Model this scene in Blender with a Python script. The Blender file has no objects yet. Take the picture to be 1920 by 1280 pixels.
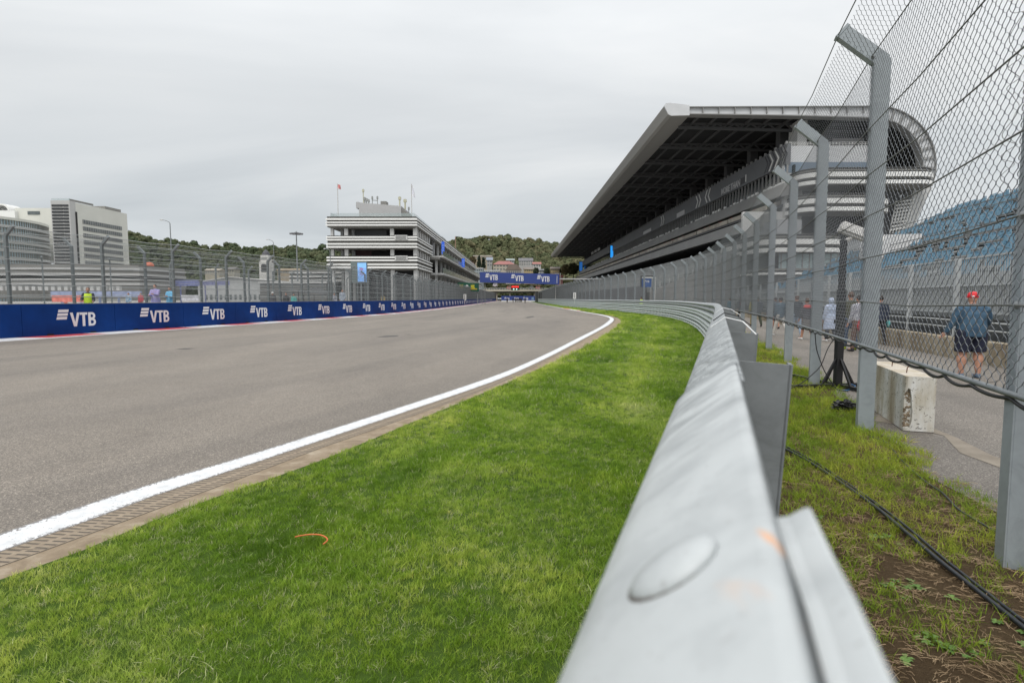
import bpy, bmesh, math, random
import numpy as np
from mathutils import Vector, Matrix
R = math.radians
random.seed(7); rng = np.random.default_rng(7)
sc = bpy.context.scene

# ---------------------------------------------------------------- camera
CAM_H = 1.6; FPX = 1067.0
PITCH = math.atan((640-559)/FPX)
cd = bpy.data.cameras.new('camera'); cam = bpy.data.objects.new('camera', cd)
sc.collection.objects.link(cam); sc.camera = cam
cam.location = (0, 0, CAM_H); cam.rotation_euler = (R(90)-PITCH, 0, 0)
cd.sensor_width = 36; cd.lens = 36*FPX/1920; cd.clip_start = 0.02; cd.clip_end = 6000
cd.dof.use_dof = True; cd.dof.focus_distance = 11.0; cd.dof.aperture_fstop = 6.3
# ---------------------------------------------------------------- sky and sun
SUN_EL, SUN_AZ = R(52), R(200)
w = bpy.data.worlds.new('World'); sc.world = w; w.use_nodes = True
nt = w.node_tree; nd = nt.nodes; lk = nt.links; nd.clear()
out = nd.new('ShaderNodeOutputWorld'); bg = nd.new('ShaderNodeBackground')
sky = nd.new('ShaderNodeTexSky'); sky.sky_type = 'NISHITA'; sky.sun_disc = False
sky.sun_elevation = SUN_EL; sky.sun_rotation = SUN_AZ; sky.dust_density = 3
tc = nd.new('ShaderNodeTexCoord'); sep = nd.new('ShaderNodeSeparateXYZ')
lk.new(tc.outputs['Generated'], sep.inputs[0])
def wmath(op, a, b=None, c=None):
    n = nd.new('ShaderNodeMath'); n.operation = op
    for i, v in enumerate((a, b, c)):
        if v is None: continue
        if isinstance(v, (int, float)): n.inputs[i].default_value = v
        else: lk.new(v, n.inputs[i])
    return n.outputs[0]
zc = wmath('MAXIMUM', sep.outputs[2], 0.0)
den = wmath('ADD', zc, 0.22)
cx = wmath('DIVIDE', sep.outputs[0], den); cy = wmath('DIVIDE', sep.outputs[1], den)
cmb = nd.new('ShaderNodeCombineXYZ'); lk.new(cx, cmb.inputs[0]); lk.new(cy, cmb.inputs[1])
mp = nd.new('ShaderNodeMapping'); lk.new(cmb.outputs[0], mp.inputs[0])
mp.inputs['Rotation'].default_value = (0, 0, R(28)); mp.inputs['Scale'].default_value = (0.55, 1.25, 1)
mp.inputs['Location'].default_value = (1.7, 0.4, 0)
n1 = nd.new('ShaderNodeTexNoise'); lk.new(mp.outputs[0], n1.inputs['Vector'])
n1.inputs['Scale'].default_value = 0.95; n1.inputs['Detail'].default_value = 7; n1.inputs['Roughness'].default_value = 0.5
n1.inputs['Distortion'].default_value = 0.5
cr = nd.new('ShaderNodeValToRGB'); lk.new(n1.outputs[0], cr.inputs[0])
e = cr.color_ramp.elements
e[0].position = 0.32; e[0].color = (0.76, 0.785, 0.805, 1)
e[1].position = 0.66; e[1].color = (1.04, 1.04, 1.035, 1)
m = e.new(0.47); m.color = (0.86, 0.88, 0.895, 1)
# brightness from horizon to zenith of an overcast sky
grad = nd.new('ShaderNodeValToRGB'); lk.new(zc, grad.inputs[0])
g = grad.color_ramp.elements
g[0].position = 0.0; g[0].color = (0.58, 0.62, 0.655, 1)
g[1].position = 1.0; g[1].color = (1.6, 1.6, 1.6, 1)
q = g.new(0.12); q.color = (0.57, 0.595, 0.61, 1)
q = g.new(0.30); q.color = (0.71, 0.72, 0.725, 1)
q = g.new(0.50); q.color = (0.98, 0.98, 0.98, 1)
mul = nd.new('ShaderNodeMixRGB'); mul.blend_type = 'MULTIPLY'; mul.inputs[0].default_value = 1
lk.new(cr.outputs[0], mul.inputs[1]); lk.new(grad.outputs[0], mul.inputs[2])
sk = nd.new('ShaderNodeMixRGB'); sk.blend_type = 'MULTIPLY'; sk.inputs[0].default_value = 1
lk.new(sky.outputs[0], sk.inputs[1]); sk.inputs[2].default_value = (0.08, 0.08, 0.08, 1)
mx = nd.new('ShaderNodeMixRGB'); mx.inputs[0].default_value = 0.95
lk.new(sk.outputs[0], mx.inputs[1]); lk.new(mul.outputs[0], mx.inputs[2])
lk.new(mx.outputs[0], bg.inputs[0]); bg.inputs[1].default_value = 1.24
lk.new(bg.outputs[0], out.inputs[0])
sd = bpy.data.lights.new('sun', 'SUN'); so = bpy.data.objects.new('sun', sd); sc.collection.objects.link(so)
sd.energy = 1.3; sd.angle = R(18); sd.color = (1, 0.965, 0.92)
sdir = Vector((math.sin(SUN_AZ)*math.cos(SUN_EL), math.cos(SUN_AZ)*math.cos(SUN_EL), math.sin(SUN_EL)))
so.rotation_euler = sdir.to_track_quat('Z', 'Y').to_euler()
sc.view_settings.view_transform = 'Standard'; sc.view_settings.look = 'None'
sc.view_settings.gamma = 1; sc.view_settings.exposure = 0.0
sc.render.engine = 'CYCLES'
sc.cycles.max_bounces = 6; sc.cycles.transparent_max_bounces = 8; sc.cycles.use_denoising = True

# ---------------------------------------------------------------- helpers
cP, sP = math.cos(PITCH), math.sin(PITCH)
def ray(px, py):
    u = (px-960)/FPX; v = (640-py)/FPX
    return Vector((u, cP+v*sP, -sP+v*cP))
def gp(px, py, h=0.0):
    d = ray(px, py); t = (h-CAM_H)/d.z
    return Vector((d.x*t, d.y*t, h))
def at(px, py, Y):
    d = ray(px, py); t = Y/d.y
    return Vector((d.x*t, Y, CAM_H+d.z*t))

def mat(name, col, rough=0.7, metal=0.0, var=0.0, vscale=3.0, bump=0.0, bscale=40.0, col2=None, emit=None, spec=0.5, detail=5, stretch=None):
    m = bpy.data.materials.new(name); m.use_nodes = True
    n = m.node_tree.nodes; l = m.node_tree.links; b = n['Principled BSDF']
    b.inputs['Base Color'].default_value = (*col, 1); b.inputs['Roughness'].default_value = rough
    b.inputs['Metallic'].default_value = metal; b.inputs['Specular IOR Level'].default_value = spec
    if emit:
        b.inputs['Emission Color'].default_value = (*emit[0], 1); b.inputs['Emission Strength'].default_value = emit[1]
    g = n.new('ShaderNodeNewGeometry')
    vec = g.outputs['Position']
    if stretch:
        mpp = n.new('ShaderNodeMapping'); l.new(vec, mpp.inputs[0]); mpp.inputs['Scale'].default_value = stretch; vec = mpp.outputs[0]
    if var or col2:
        t = n.new('ShaderNodeTexNoise'); l.new(vec, t.inputs['Vector'])
        t.inputs['Scale'].default_value = vscale; t.inputs['Detail'].default_value = detail; t.inputs['Roughness'].default_value = 0.6
        r = n.new('ShaderNodeValToRGB'); l.new(t.outputs[0], r.inputs[0])
        r.color_ramp.elements[0].position = 0.32; r.color_ramp.elements[1].position = 0.68
        c2 = col2 if col2 else tuple(min(1, c*(1+var)) for c in col)
        c1 = col if col2 else tuple(c*(1-var) for c in col)
        r.color_ramp.elements[0].color = (*c1, 1); r.color_ramp.elements[1].color = (*c2, 1)
        l.new(r.outputs[0], b.inputs['Base Color'])
    if bump:
        t = n.new('ShaderNodeTexNoise'); l.new(vec, t.inputs['Vector'])
        t.inputs['Scale'].default_value = bscale; t.inputs['Detail'].default_value = 4
        bp = n.new('ShaderNodeBump'); bp.inputs['Strength'].default_value = bump; bp.inputs['Distance'].default_value = 0.02
        l.new(t.outputs[0], bp.inputs['Height']); l.new(bp.outputs[0], b.inputs['Normal'])
    return m

class NT:
    """small node wiring helper for the bigger materials"""
    def __init__(s, name):
        s.m = bpy.data.materials.new(name); s.m.use_nodes = True
        s.n = s.m.node_tree.nodes; s.l = s.m.node_tree.links; s.b = s.n['Principled BSDF']
        s.pos = s.n.new('ShaderNodeNewGeometry').outputs['Position']
        s.uvn = s.n.new('ShaderNodeUVMap').outputs[0]
    def put(s, sock, v):
        if isinstance(v, (int, float)): sock.default_value = v
        elif isinstance(v, tuple): sock.default_value = v if len(v) == len(sock.default_value) else (*v, 1)
        else: s.l.new(v, sock)
    def math(s, op, a, b=0.0, c=0.0, clamp=False):
        x = s.n.new('ShaderNodeMath'); x.operation = op; x.use_clamp = clamp
        s.put(x.inputs[0], a); s.put(x.inputs[1], b); s.put(x.inputs[2], c); return x.outputs[0]
    def noise(s, vec, scale, detail=4, rough=0.55, dist=0.0, stretch=None, rot=0):
        if stretch or rot:
            mm = s.n.new('ShaderNodeMapping'); s.l.new(vec, mm.inputs[0]); mm.inputs['Scale'].default_value = stretch or (1, 1, 1)
            mm.inputs['Rotation'].default_value = (0, 0, rot); vec = mm.outputs[0]
        x = s.n.new('ShaderNodeTexNoise'); s.l.new(vec, x.inputs['Vector'])
        x.inputs['Scale'].default_value = scale; x.inputs['Detail'].default_value = detail
        x.inputs['Roughness'].default_value = rough; x.inputs['Distortion'].default_value = dist
        return x.outputs[0]
    def vor(s, vec, scale, feature='F1', out=0):
        x = s.n.new('ShaderNodeTexVoronoi'); s.l.new(vec, x.inputs['Vector']); x.feature = feature
        x.inputs['Scale'].default_value = scale; return x.outputs[out]
    def ramp(s, f, stops):
        x = s.n.new('ShaderNodeValToRGB'); s.l.new(f, x.inputs[0]); e = x.color_ramp.elements
        e[0].position, e[0].color = stops[0][0], (*stops[0][1], 1)
        e[1].position, e[1].color = stops[-1][0], (*stops[-1][1], 1)
        for p, c in stops[1:-1]: k = e.new(p); k.color = (*c, 1)
        return x.outputs[0]
    def mix(s, f, a, b, mode='MIX'):
        x = s.n.new('ShaderNodeMixRGB'); x.blend_type = mode
        s.put(x.inputs[0], f); s.put(x.inputs[1], a); s.put(x.inputs[2], b); return x.outputs[0]
    def sep(s, vec):
        x = s.n.new('ShaderNodeSeparateXYZ'); s.l.new(vec, x.inputs[0]); return x.outputs
    def bump(s, h, strength, dist=0.01):
        x = s.n.new('ShaderNodeBump'); x.inputs['Strength'].default_value = strength; x.inputs['Distance'].default_value = dist
        s.l.new(h, x.inputs['Height']); s.l.new(x.outputs[0], s.b.inputs['Normal'])
    def done(s, col, rough=0.7, metal=0.0, spec=0.5):
        s.put(s.b.inputs['Base Color'], col); s.put(s.b.inputs['Roughness'], rough)
        s.put(s.b.inputs['Metallic'], metal); s.b.inputs['Specular IOR Level'].default_value = spec
        return s.m

def tag(o, label=None, cat=None, group=None, kind=None):
    if label: o['label'] = label
    if cat: o['category'] = cat
    if group: o['group'] = group
    if kind: o['kind'] = kind
    return o
def empty(name, loc, label, cat, group=None, rz=0.0):
    o = bpy.data.objects.new(name, None); sc.collection.objects.link(o)
    o.location = loc; o.rotation_euler = (0, 0, rz); o.empty_display_size = 0.2
    return tag(o, label, cat, group)
def mesh_from(name, V, Fc, m=None, smooth=False, uv=None):
    me = bpy.data.meshes.new(name); me.from_pydata([tuple(v) for v in V], [], Fc)
    if m: me.materials.append(m)
    if smooth: me.polygons.foreach_set('use_smooth', [True]*len(me.polygons))
    if uv is not None:
        ul = me.uv_layers.new(name='UVMap')
        li = np.zeros(len(me.loops), dtype=np.int32); me.loops.foreach_get('vertex_index', li)
        ul.data.foreach_set('uv', np.asarray(uv, dtype=np.float32)[li].ravel())
    me.update(); return me
def add(name, me, parent=None, loc=None, rz=None):
    o = bpy.data.objects.new(name, me); sc.collection.objects.link(o)
    if parent: o.parent = parent
    if loc is not None: o.location = loc
    if rz is not None: o.rotation_euler = (0, 0, rz)
    return o
def recalc(me):
    bm = bmesh.new(); bm.from_mesh(me); bmesh.ops.recalc_face_normals(bm, faces=bm.faces); bm.to_mesh(me); bm.free()

class MB:
    def __init__(s): s.v = []; s.f = []
    def _a(s, vs, fs):
        b = len(s.v); s.v += [Vector(v) for v in vs]; s.f += [tuple(i+b for i in f) for f in fs]; return s
    def box(s, x0, x1, y0, y1, z0, z1):
        vs = [(x, y, z) for z in (z0, z1) for y in (y0, y1) for x in (x0, x1)]
        return s._a(vs, [(0,2,3,1),(4,5,7,6),(0,1,5,4),(2,6,7,3),(0,4,6,2),(1,3,7,5)])
    def bar(s, p, q, wd, ht, up=(0, 0, 1)):
        p, q = Vector(p), Vector(q); d = (q-p).normalized(); up = Vector(up)
        if abs(d.dot(up)) > 0.99: up = Vector((0, 1, 0))
        x = d.cross(up).normalized(); y = x.cross(d)
        vs = [c + x*(a*wd/2) + y*(b*ht/2) for c in (p, q) for a, b in ((-1,-1),(1,-1),(1,1),(-1,1))]
        return s._a(vs, [(0,1,2,3),(7,6,5,4),(0,4,5,1),(1,5,6,2),(2,6,7,3),(3,7,4,0)])
    def tube(s, pts, r, n=6, cap=True):
        pts = [Vector(p) for p in pts]; rs = r if isinstance(r, (list, tuple)) else [r]*len(pts)
        vs = []; fs = []; prev = None
        for i, p in enumerate(pts):
            d = (pts[min(i+1, len(pts)-1)]-pts[max(i-1, 0)]).normalized()
            up = Vector((0, 0, 1)) if abs(d.z) < 0.95 else Vector((1, 0, 0))
            if prev is not None:
                x = (prev - d*prev.dot(d))
                x = x.normalized() if x.length > 1e-6 else d.cross(up).normalized()
            else: x = d.cross(up).normalized()
            prev = x; y = d.cross(x)
            for k in range(n):
                a = 2*math.pi*k/n; vs.append(p + x*math.cos(a)*rs[i] + y*math.sin(a)*rs[i])
        for i in range(len(pts)-1):
            for k in range(n):
                k2 = (k+1) % n; fs.append((i*n+k, i*n+k2, (i+1)*n+k2, (i+1)*n+k))
        if cap: fs.append(tuple(range(n-1, -1, -1))); fs.append(tuple((len(pts)-1)*n+k for k in range(n)))
        return s._a(vs, fs)
    def prism(s, poly, ax, lo, hi):
        """polygon in the plane perpendicular to axis ax ('x','y','z'), given by its two other coordinates in order"""
        def P(a, b, t): return {'x': (t, a, b), 'y': (a, t, b), 'z': (a, b, t)}[ax]
        n = len(poly); vs = [P(a, b, lo) for a, b in poly]+[P(a, b, hi) for a, b in poly]
        fs = [tuple(range(n)), tuple(range(2*n-1, n-1, -1))]+[(i, (i+1) % n, n+(i+1) % n, n+i) for i in range(n)]
        return s._a(vs, fs)
    def ball(s, c, r, nu=10, nv=7, ryz=None):
        c = Vector(c); rx, ry, rz_ = (r if isinstance(r, tuple) else (r, r, r))
        vs = [c+Vector((0, 0, -rz_))]; fs = []
        for i in range(1, nv):
            t = -math.pi/2+math.pi*i/nv
            for k in range(nu):
                a = 2*math.pi*k/nu; vs.append(c+Vector((rx*math.cos(t)*math.cos(a), ry*math.cos(t)*math.sin(a), rz_*math.sin(t))))
        vs.append(c+Vector((0, 0, rz_))); L = len(vs)-1
        for k in range(nu): fs.append((0, 1+(k+1) % nu, 1+k)); fs.append((L, L-nu+k, L-nu+(k+1) % nu))
        for i in range(nv-2):
            for k in range(nu):
                a = 1+i*nu+k; b2 = 1+i*nu+(k+1) % nu; fs.append((a, b2, b2+nu, a+nu))
        return s._a(vs, fs)
    def lathe(s, prof, c=(0, 0, 0), n=16):
        c = Vector(c); vs = []; fs = []
        for r, z in prof:
            for k in range(n):
                a = 2*math.pi*k/n; vs.append(c+Vector((r*math.cos(a), r*math.sin(a), z)))
        for i in range(len(prof)-1):
            for k in range(n):
                k2 = (k+1) % n; fs.append((i*n+k, i*n+k2, (i+1)*n+k2, (i+1)*n+k))
        fs.append(tuple(range(n-1, -1, -1))); fs.append(tuple((len(prof)-1)*n+k for k in range(n)))
        return s._a(vs, fs)
    def sweep(s, path, prof, closed_prof=True, hf=None, cap=True):
        """path: list of (x,y); prof: list of (outward, height); outward is to the LEFT of the path direction"""
        P = [Vector((p[0], p[1], 0)) for p in path]; n = len(P); m_ = len(prof); vs = []
        for i, p in enumerate(P):
            d1 = (P[i]-P[i-1]).normalized() if i > 0 else (P[1]-P[0]).normalized()
            d2 = (P[i+1]-P[i]).normalized() if i < n-1 else d1
            a = Vector((-d1.y, d1.x, 0)); b = Vector((-d2.y, d2.x, 0)); nn = (a+b)
            nn = nn.normalized() if nn.length > 1e-6 else a
            k = 1/max(0.3, nn.dot(a)); h0 = hf(i) if hf else 0
            for o, h in prof: vs.append(p+nn*(o*k)+Vector((0, 0, h+h0)))
        fs = []; mm = m_ if closed_prof else m_-1
        for i in range(n-1):
            for j in range(mm):
                j2 = (j+1) % m_; fs.append((i*m_+j, (i+1)*m_+j, (i+1)*m_+j2, i*m_+j2))
        if closed_prof and cap: fs.append(tuple(range(m_))); fs.append(tuple((n-1)*m_+j for j in range(m_-1, -1, -1)))
        return s._a(vs, fs)
    def xf(s, M_, start=0):
        for i in range(start, len(s.v)): s.v[i] = M_ @ s.v[i]
        return s
    def me(s, name, m, smooth=False, fix=True):
        me = mesh_from(name, s.v, s.f, m, smooth)
        if fix: recalc(me)
        return me
    def build(s, name, m, parent=None, smooth=False, loc=None, rz=None, fix=True):
        return add(name, s.me(name, m, smooth, fix), parent, loc, rz)

def catmull(pts, step):
    P = np.array(pts, float); P = np.vstack([2*P[0]-P[1], P, 2*P[-1]-P[-2]]); outp = []
    for i in range(1, len(P)-2):
        p0, p1, p2, p3 = P[i-1:i+3]; L = np.linalg.norm(p2-p1); n = max(2, int(L/step) + 1)
        # centripetal weights keep the uneven point spacing from overshooting
        t0 = 0; t1 = t0+max(1e-6, np.linalg.norm(p1-p0))**.5; t2 = t1+max(1e-6, L)**.5; t3 = t2+max(1e-6, np.linalg.norm(p3-p2))**.5
        for t in np.linspace(t1, t2, n, endpoint=False):
            A1 = (t1-t)/(t1-t0)*p0+(t-t0)/(t1-t0)*p1; A2 = (t2-t)/(t2-t1)*p1+(t-t1)/(t2-t1)*p2; A3 = (t3-t)/(t3-t2)*p2+(t-t2)/(t3-t2)*p3
            B1 = (t2-t)/(t2-t0)*A1+(t-t0)/(t2-t0)*A2; B2 = (t3-t)/(t3-t1)*A2+(t-t1)/(t3-t1)*A3
            outp.append((t2-t)/(t2-t1)*B1+(t-t1)/(t2-t1)*B2)
    outp.append(P[-2]); return np.array(outp)
def arclen(c): return np.concatenate([[0], np.cumsum(np.linalg.norm(np.diff(c, axis=0), axis=1))])
def offset_curve(c, d):
    """positive d = to the right of travel"""
    t = np.gradient(c, axis=0); t /= np.linalg.norm(t, axis=1)[:, None]
    return c + np.stack([t[:, 1], -t[:, 0]], 1)*d
def on(c, s, S=None):
    S = arclen(c) if S is None else S
    return np.array([np.interp(s, S, c[:, 0]), np.interp(s, S, c[:, 1])])
def ribbon(name, A, B, h, m, kind='structure', n=1, hB=None):
    """sheet between two curves sampled at the same count; uv in metres"""
    S = arclen((A+B)/2); V = []; U = []; Fc = []
    for i in range(len(A)):
        for j in range(n+1):
            t = j/n; p = A[i]*(1-t)+B[i]*t; V.append((p[0], p[1], h if hB is None else h*(1-t)+hB*t)); U.append((S[i], t))
    for i in range(len(A)-1):
        for j in range(n):
            a = i*(n+1)+j; Fc.append((a, a+1, a+n+2, a+n+1))
    me = mesh_from(name, V, Fc, m, uv=U)
    if me.polygons[0].normal.z < 0: me.flip_normals()
    o = add(name, me)
    if kind: o['kind'] = kind
    return o
def resamp(c, n):
    S = arclen(c); s = np.linspace(0, 1, n)**1.6*S[-1]
    return np.stack([np.interp(s, S, c[:, 0]), np.interp(s, S, c[:, 1])], 1)
def byz(c, zs):
    o = np.argsort(c[:, 1]); return np.interp(zs, c[o, 1], c[o, 0])

# ---------------------------------------------------------------- plan curves (world metres, x right, y ahead)
def px_curve(pts): return [tuple(gp(a, b).xy) for a, b in pts]
# armco line: the plane of its posts
C_pts = [(-1.07,-3),(-.70,-2),(-.337,-1),(.028,0),(.393,1),(1.12,3),(1.96,5.3),(3.2,8.75),(4.42,12.2),(5.85,16.4),(7.1,20.6),(8.2,24.4),
         (9.6,29.6),(11.3,37.4),(12.55,45.5),(12.95,52),(12.75,63),(11.5,82),(10.4,106),(10.0,135),(10.6,200),(11.6,290),(12.4,360)]
RAIL = catmull(C_pts, 0.5)
# white line and verge edges
W1 = [(0,1001),(146,951),(292,904),(437,862),(507,840),(750,763),(937,700.5),(1020,665),(1082.5,634),(1124,613),(1139,602.5),(1143,598),(1139,594.6),(1122,590),(1099,586),(1062,579.6),(1035,574.5),(1012,570.0)]
W2 = [(0,1035),(146,984),(292,929),(437,882),(561,840),(750,776),(937,711),(1020,674),(1082,642),(1124,619.5),(1145,607),(1151.5,599.4),(1148,595),(1132,590.6),(1107,586.3),(1068,580),(1040,575),(1016,570.5)]
W3 = [(0,1062),(146,1009.5),(292,955),(437,902),(601,840),(750,788),(937,718.5),(1020,678.5),(1082,645),(1124,621.5),(1147,607.5),(1154.5,600),(1151.5,595.6),(1135,591),(1110,586.7),(1070,580.4),(1042,575.4),(1018,570.8)]
W4 = [(0,1088),(109,1051),(237,997),(364,946),(547,884),(642,847),(760,797),(937,724),(1020,687),(1072,663),(1124,635),(1153,615.5),(1164,603),(1160,597),(1142,591.6),(1114,587),(1074,580.8),(1046,575.8),(1021,571.1)]
def edge(pts):
    c = px_curve(pts); a, b = np.array(c[0]), np.array(c[1]); d = (a-b)/np.linalg.norm(a-b)
    e_, f_ = np.array(c[-1]), np.array(c[-2]); g_ = np.array([0.004, 1.0])
    c = [tuple(a+d*14), tuple(a+d*5)]+c+[tuple(e_+g_*60), tuple(e_+g_*130), tuple(e_+g_*210)]
    return catmull(c, 0.7)
E1, E2, E3, E4 = (edge(p) for p in (W1, W2, W3, W4))
# left barrier (foot of its face)
B_pts = [(-24.5,4),(-23.2,10.2),(-21.6,16.5),(-20.2,22.5),(-16.9,37.5),(-13.7,56),(-12.35,75),(-11.6,100),(-10.7,142),(-10.0,220),(-9.2,330),(-9.0,380)]
BAR = catmull(B_pts, 1.0)
# ---------------------------------------------------------------- ground
def m_asphalt(name, c1, c2, patch=0.12):
    k = NT(name)
    agg = k.vor(k.pos, 115, out=1); ag = k.sep(agg)[0]
    base = k.ramp(ag, [(0.0, tuple(c*0.5 for c in c1)), (0.5, c1), (0.88, c2), (1.0, tuple(min(1, c*1.8) for c in c2))])
    fine = k.noise(k.pos, 45, 5, 0.75)
    base = k.mix(k.math('MULTIPLY', fine, 0.5), base, tuple(c*0.75 for c in c1))
    big = k.noise(k.pos, 0.35, 4, 0.6, 0.3, stretch=(1.6, 0.45, 1))
    v = k.ramp(big, [(0.3, (1-patch,)*3), (0.7, (1+patch,)*3)])
    base = k.mix(1.0, base, v, 'MULTIPLY')
    st = k.noise(k.pos, 1.3, 5, 0.65, 0.6)
    base = k.mix(1.0, base, k.ramp(st, [(0.3, (0.94, 0.93, 0.92)), (0.7, (1.05, 1.05, 1.05))]), 'MULTIPLY')
    rl = k.sep(k.uvn); cv = k.n.new('ShaderNodeCombineXYZ'); k.put(cv.inputs[0], k.math('MULTIPLY', rl[0], 0.035)); k.put(cv.inputs[1], k.math('MULTIPLY', rl[1], 9.0))
    rub = k.noise(cv.outputs[0], 1.0, 5, 0.6, 0.3)
    base = k.mix(1.0, base, k.ramp(rub, [(0.35, (0.80, 0.80, 0.81)), (0.52, (1.0, 1.0, 1.0)), (0.7, (1.07, 1.06, 1.05))]), 'MULTIPLY')
    k.bump(k.vor(k.pos, 115), 0.35, 0.004)
    return k.done(base, 0.62, 0, 0.45)
M_ASPH = m_asphalt('track asphalt', (0.182, 0.157, 0.130), (0.285, 0.250, 0.208))
M_ROAD = m_asphalt('service road asphalt', (0.175, 0.155, 0.132), (0.30, 0.27, 0.235), 0.18)
def m_paint():
    k = NT('white line paint'); u = k.sep(k.uvn)
    ed = k.math('ABSOLUTE', k.math('SUBTRACT', u[1], 0.5)); ed = k.math('MULTIPLY', ed, 2.0)
    n = k.noise(k.pos, 38, 5, 0.75)
    mask = k.math('GREATER_THAN', k.math('ADD', k.math('MULTIPLY', k.math('POWER', ed, 4.0), 0.26), k.math('MULTIPLY', n, 0.9)), 0.575)
    n2 = k.noise(k.pos, 9, 5, 0.6)
    white = k.ramp(n2, [(0.3, (0.54, 0.55, 0.56)), (0.6, (0.70, 0.71, 0.72))])
    k.bump(k.noise(k.pos, 60, 4), 0.3, 0.004)
    return k.done(k.mix(mask, white, (0.20, 0.19, 0.185)), 0.65)
def m_grate():
    k = NT('drain grating'); u = k.sep(k.uvn)
    fu = k.math('FRACT', k.math('DIVIDE', k.math('ADD', u[0], k.math('MULTIPLY', u[1], 0.03)), 0.052))
    slot = k.math('MULTIPLY', k.math('LESS_THAN', fu, 0.34), 1.0)
    v1 = k.math('ABSOLUTE', k.math('SUBTRACT', k.math('FRACT', k.math('MULTIPLY', u[1], 2.0)), 0.5))
    inn = k.math('LESS_THAN', v1, 0.36)
    slot = k.math('MULTIPLY', slot, inn)
    rim = k.math('GREATER_THAN', k.math('ABSOLUTE', k.math('SUBTRACT', u[1], 0.5)), 0.47)
    joint = k.math('LESS_THAN', k.math('FRACT', k.math('DIVIDE', u[0], 0.5)), 0.012)
    dark = k.math('MAXIMUM', k.math('MAXIMUM', slot, rim), joint)
    base = k.ramp(k.noise(k.pos, 14, 5, 0.7), [(0.3, (0.20, 0.155, 0.11)), (0.7, (0.32, 0.26, 0.19))])
    k.bump(k.math('SUBTRACT', 1.0, dark), 0.8, 0.01)
    return k.done(k.mix(dark, base, (0.085, 0.07, 0.055)), 0.85)
def m_concrete_edge():
    k = NT('worn concrete edging')
    a = k.noise(k.pos, 5, 6, 0.65, 0.5); b = k.noise(k.pos, 70, 4, 0.7)
    c = k.ramp(a, [(0.28, (0.17, 0.125, 0.08)), (0.5, (0.29, 0.225, 0.15)), (0.72, (0.44, 0.37, 0.28))])
    c = k.mix(k.math('MULTIPLY', b, 0.5), c, (0.16, 0.12, 0.085))
    k.bump(b, 0.5, 0.01)
    return k.done(c, 0.9)
def m_kerb():
    k = NT('red and white kerb paint'); u = k.sep(k.uvn)
    f = k.math('FRACT', k.math('DIVIDE', u[0], 5.6)); f2 = k.math('LESS_THAN', f, 0.5)
    n = k.noise(k.pos, 20, 4, 0.7)
    c = k.mix(f2, (0.68, 0.68, 0.69), (0.52, 0.055, 0.06))
    c = k.mix(k.math('MULTIPLY', k.math('GREATER_THAN', n, 0.62), 0.6), c, (0.3, 0.28, 0.27))
    return k.done(c, 0.5)
M_PAINT, M_GRATE, M_CEDGE, M_KERB = m_paint(), m_grate(), m_concrete_edge(), m_kerb()
M_CONC = mat('grey concrete', (0.33, 0.32, 0.30), 0.9, var=0.25, vscale=2.2, bump=0.3, bscale=30)

def m_groundfar():
    k = NT('far paved ground'); a = k.noise(k.pos, 0.05, 5, 0.6)
    return k.done(k.ramp(a, [(0.35, (0.20, 0.20, 0.19)), (0.65, (0.27, 0.265, 0.25))]), 0.9)
gm = MB(); gm.lathe([(0.01, 0), (60, 0), (400, 0), (3500, 0)], (0, 0, -0.035), 48)
g_me = mesh_from('ground', [v for v in gm.v], gm.f[:-2], m_groundfar())
if g_me.polygons[0].normal.z < 0: g_me.flip_normals()
gr = add('ground', g_me); tag(gr, kind='structure')

zs = np.concatenate([np.arange(-12, 60, 0.5), np.arange(60, 140, 2), np.arange(140, 372, 8)])
def zc_(c): return np.stack([byz(c, zs), zs], 1)
eB = zc_(BAR); z1, z2, z3, z4 = (zc_(e_) for e_ in (E1, E2, E3, E4))
mid = z1+np.array([0.06, 0])
o = ribbon('road', eB-np.array([1.2, 0]), mid, 0.0, M_ASPH, n=3)
ribbon('white_line', z1, z2, 0.004, M_PAINT, n=1)
ribbon('drain_channel', z2-np.array([0.01, 0]), z3, 0.002, M_GRATE)
ribbon('path', z3, z4+np.array([0.35, 0]), 0.0, M_CEDGE)
# left kerb and its thin white line
kb = catmull([(x, y) for x, y in B_pts], 1.0)
K0 = zc_(kb)+np.array([-0.02, 0]); K1 = zc_(kb)+np.array([1.25, 0]); K2 = K1+np.array([0.36, 0])
sel = zs > -5
ribbon('kerb', K0[sel], K1[sel], 0.012, M_KERB, hB=0.008)
ribbon('road_line', K1[sel], K2[sel], 0.004, mat('thin white line', (0.66, 0.66, 0.67), 0.6, var=0.1))
# red white kerb piece on the far right edge
s2 = (zs > 70) & (zs < 96)
kk = NT('far kerb paint'); uu = kk.sep(kk.uvn)
M_KERB2 = kk.done(kk.mix(kk.math('LESS_THAN', kk.math('FRACT', kk.math('ADD', kk.math('DIVIDE', uu[0], 17.0), 0.35)), 0.5), (0.66, 0.64, 0.63), (0.50, 0.10, 0.09)), 0.6)
ribbon('kerb', z2[s2]-np.array([0.1, 0]), z3[s2]+np.array([0.9, 0]), 0.007, M_KERB2)
# green painted run-off beside the rail far away
s3 = (zs > 74) & (zs < 150)
rz = zc_(RAIL)
M_GREENP = mat('green painted concrete', (0.045, 0.13, 0.085), 0.7, col2=(0.09, 0.19, 0.13), vscale=0.6)
ribbon('road_runoff', rz[s3]-np.array([2.2, 0]), rz[s3]-np.array([0.4, 0]), 0.006, M_GREENP)

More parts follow.
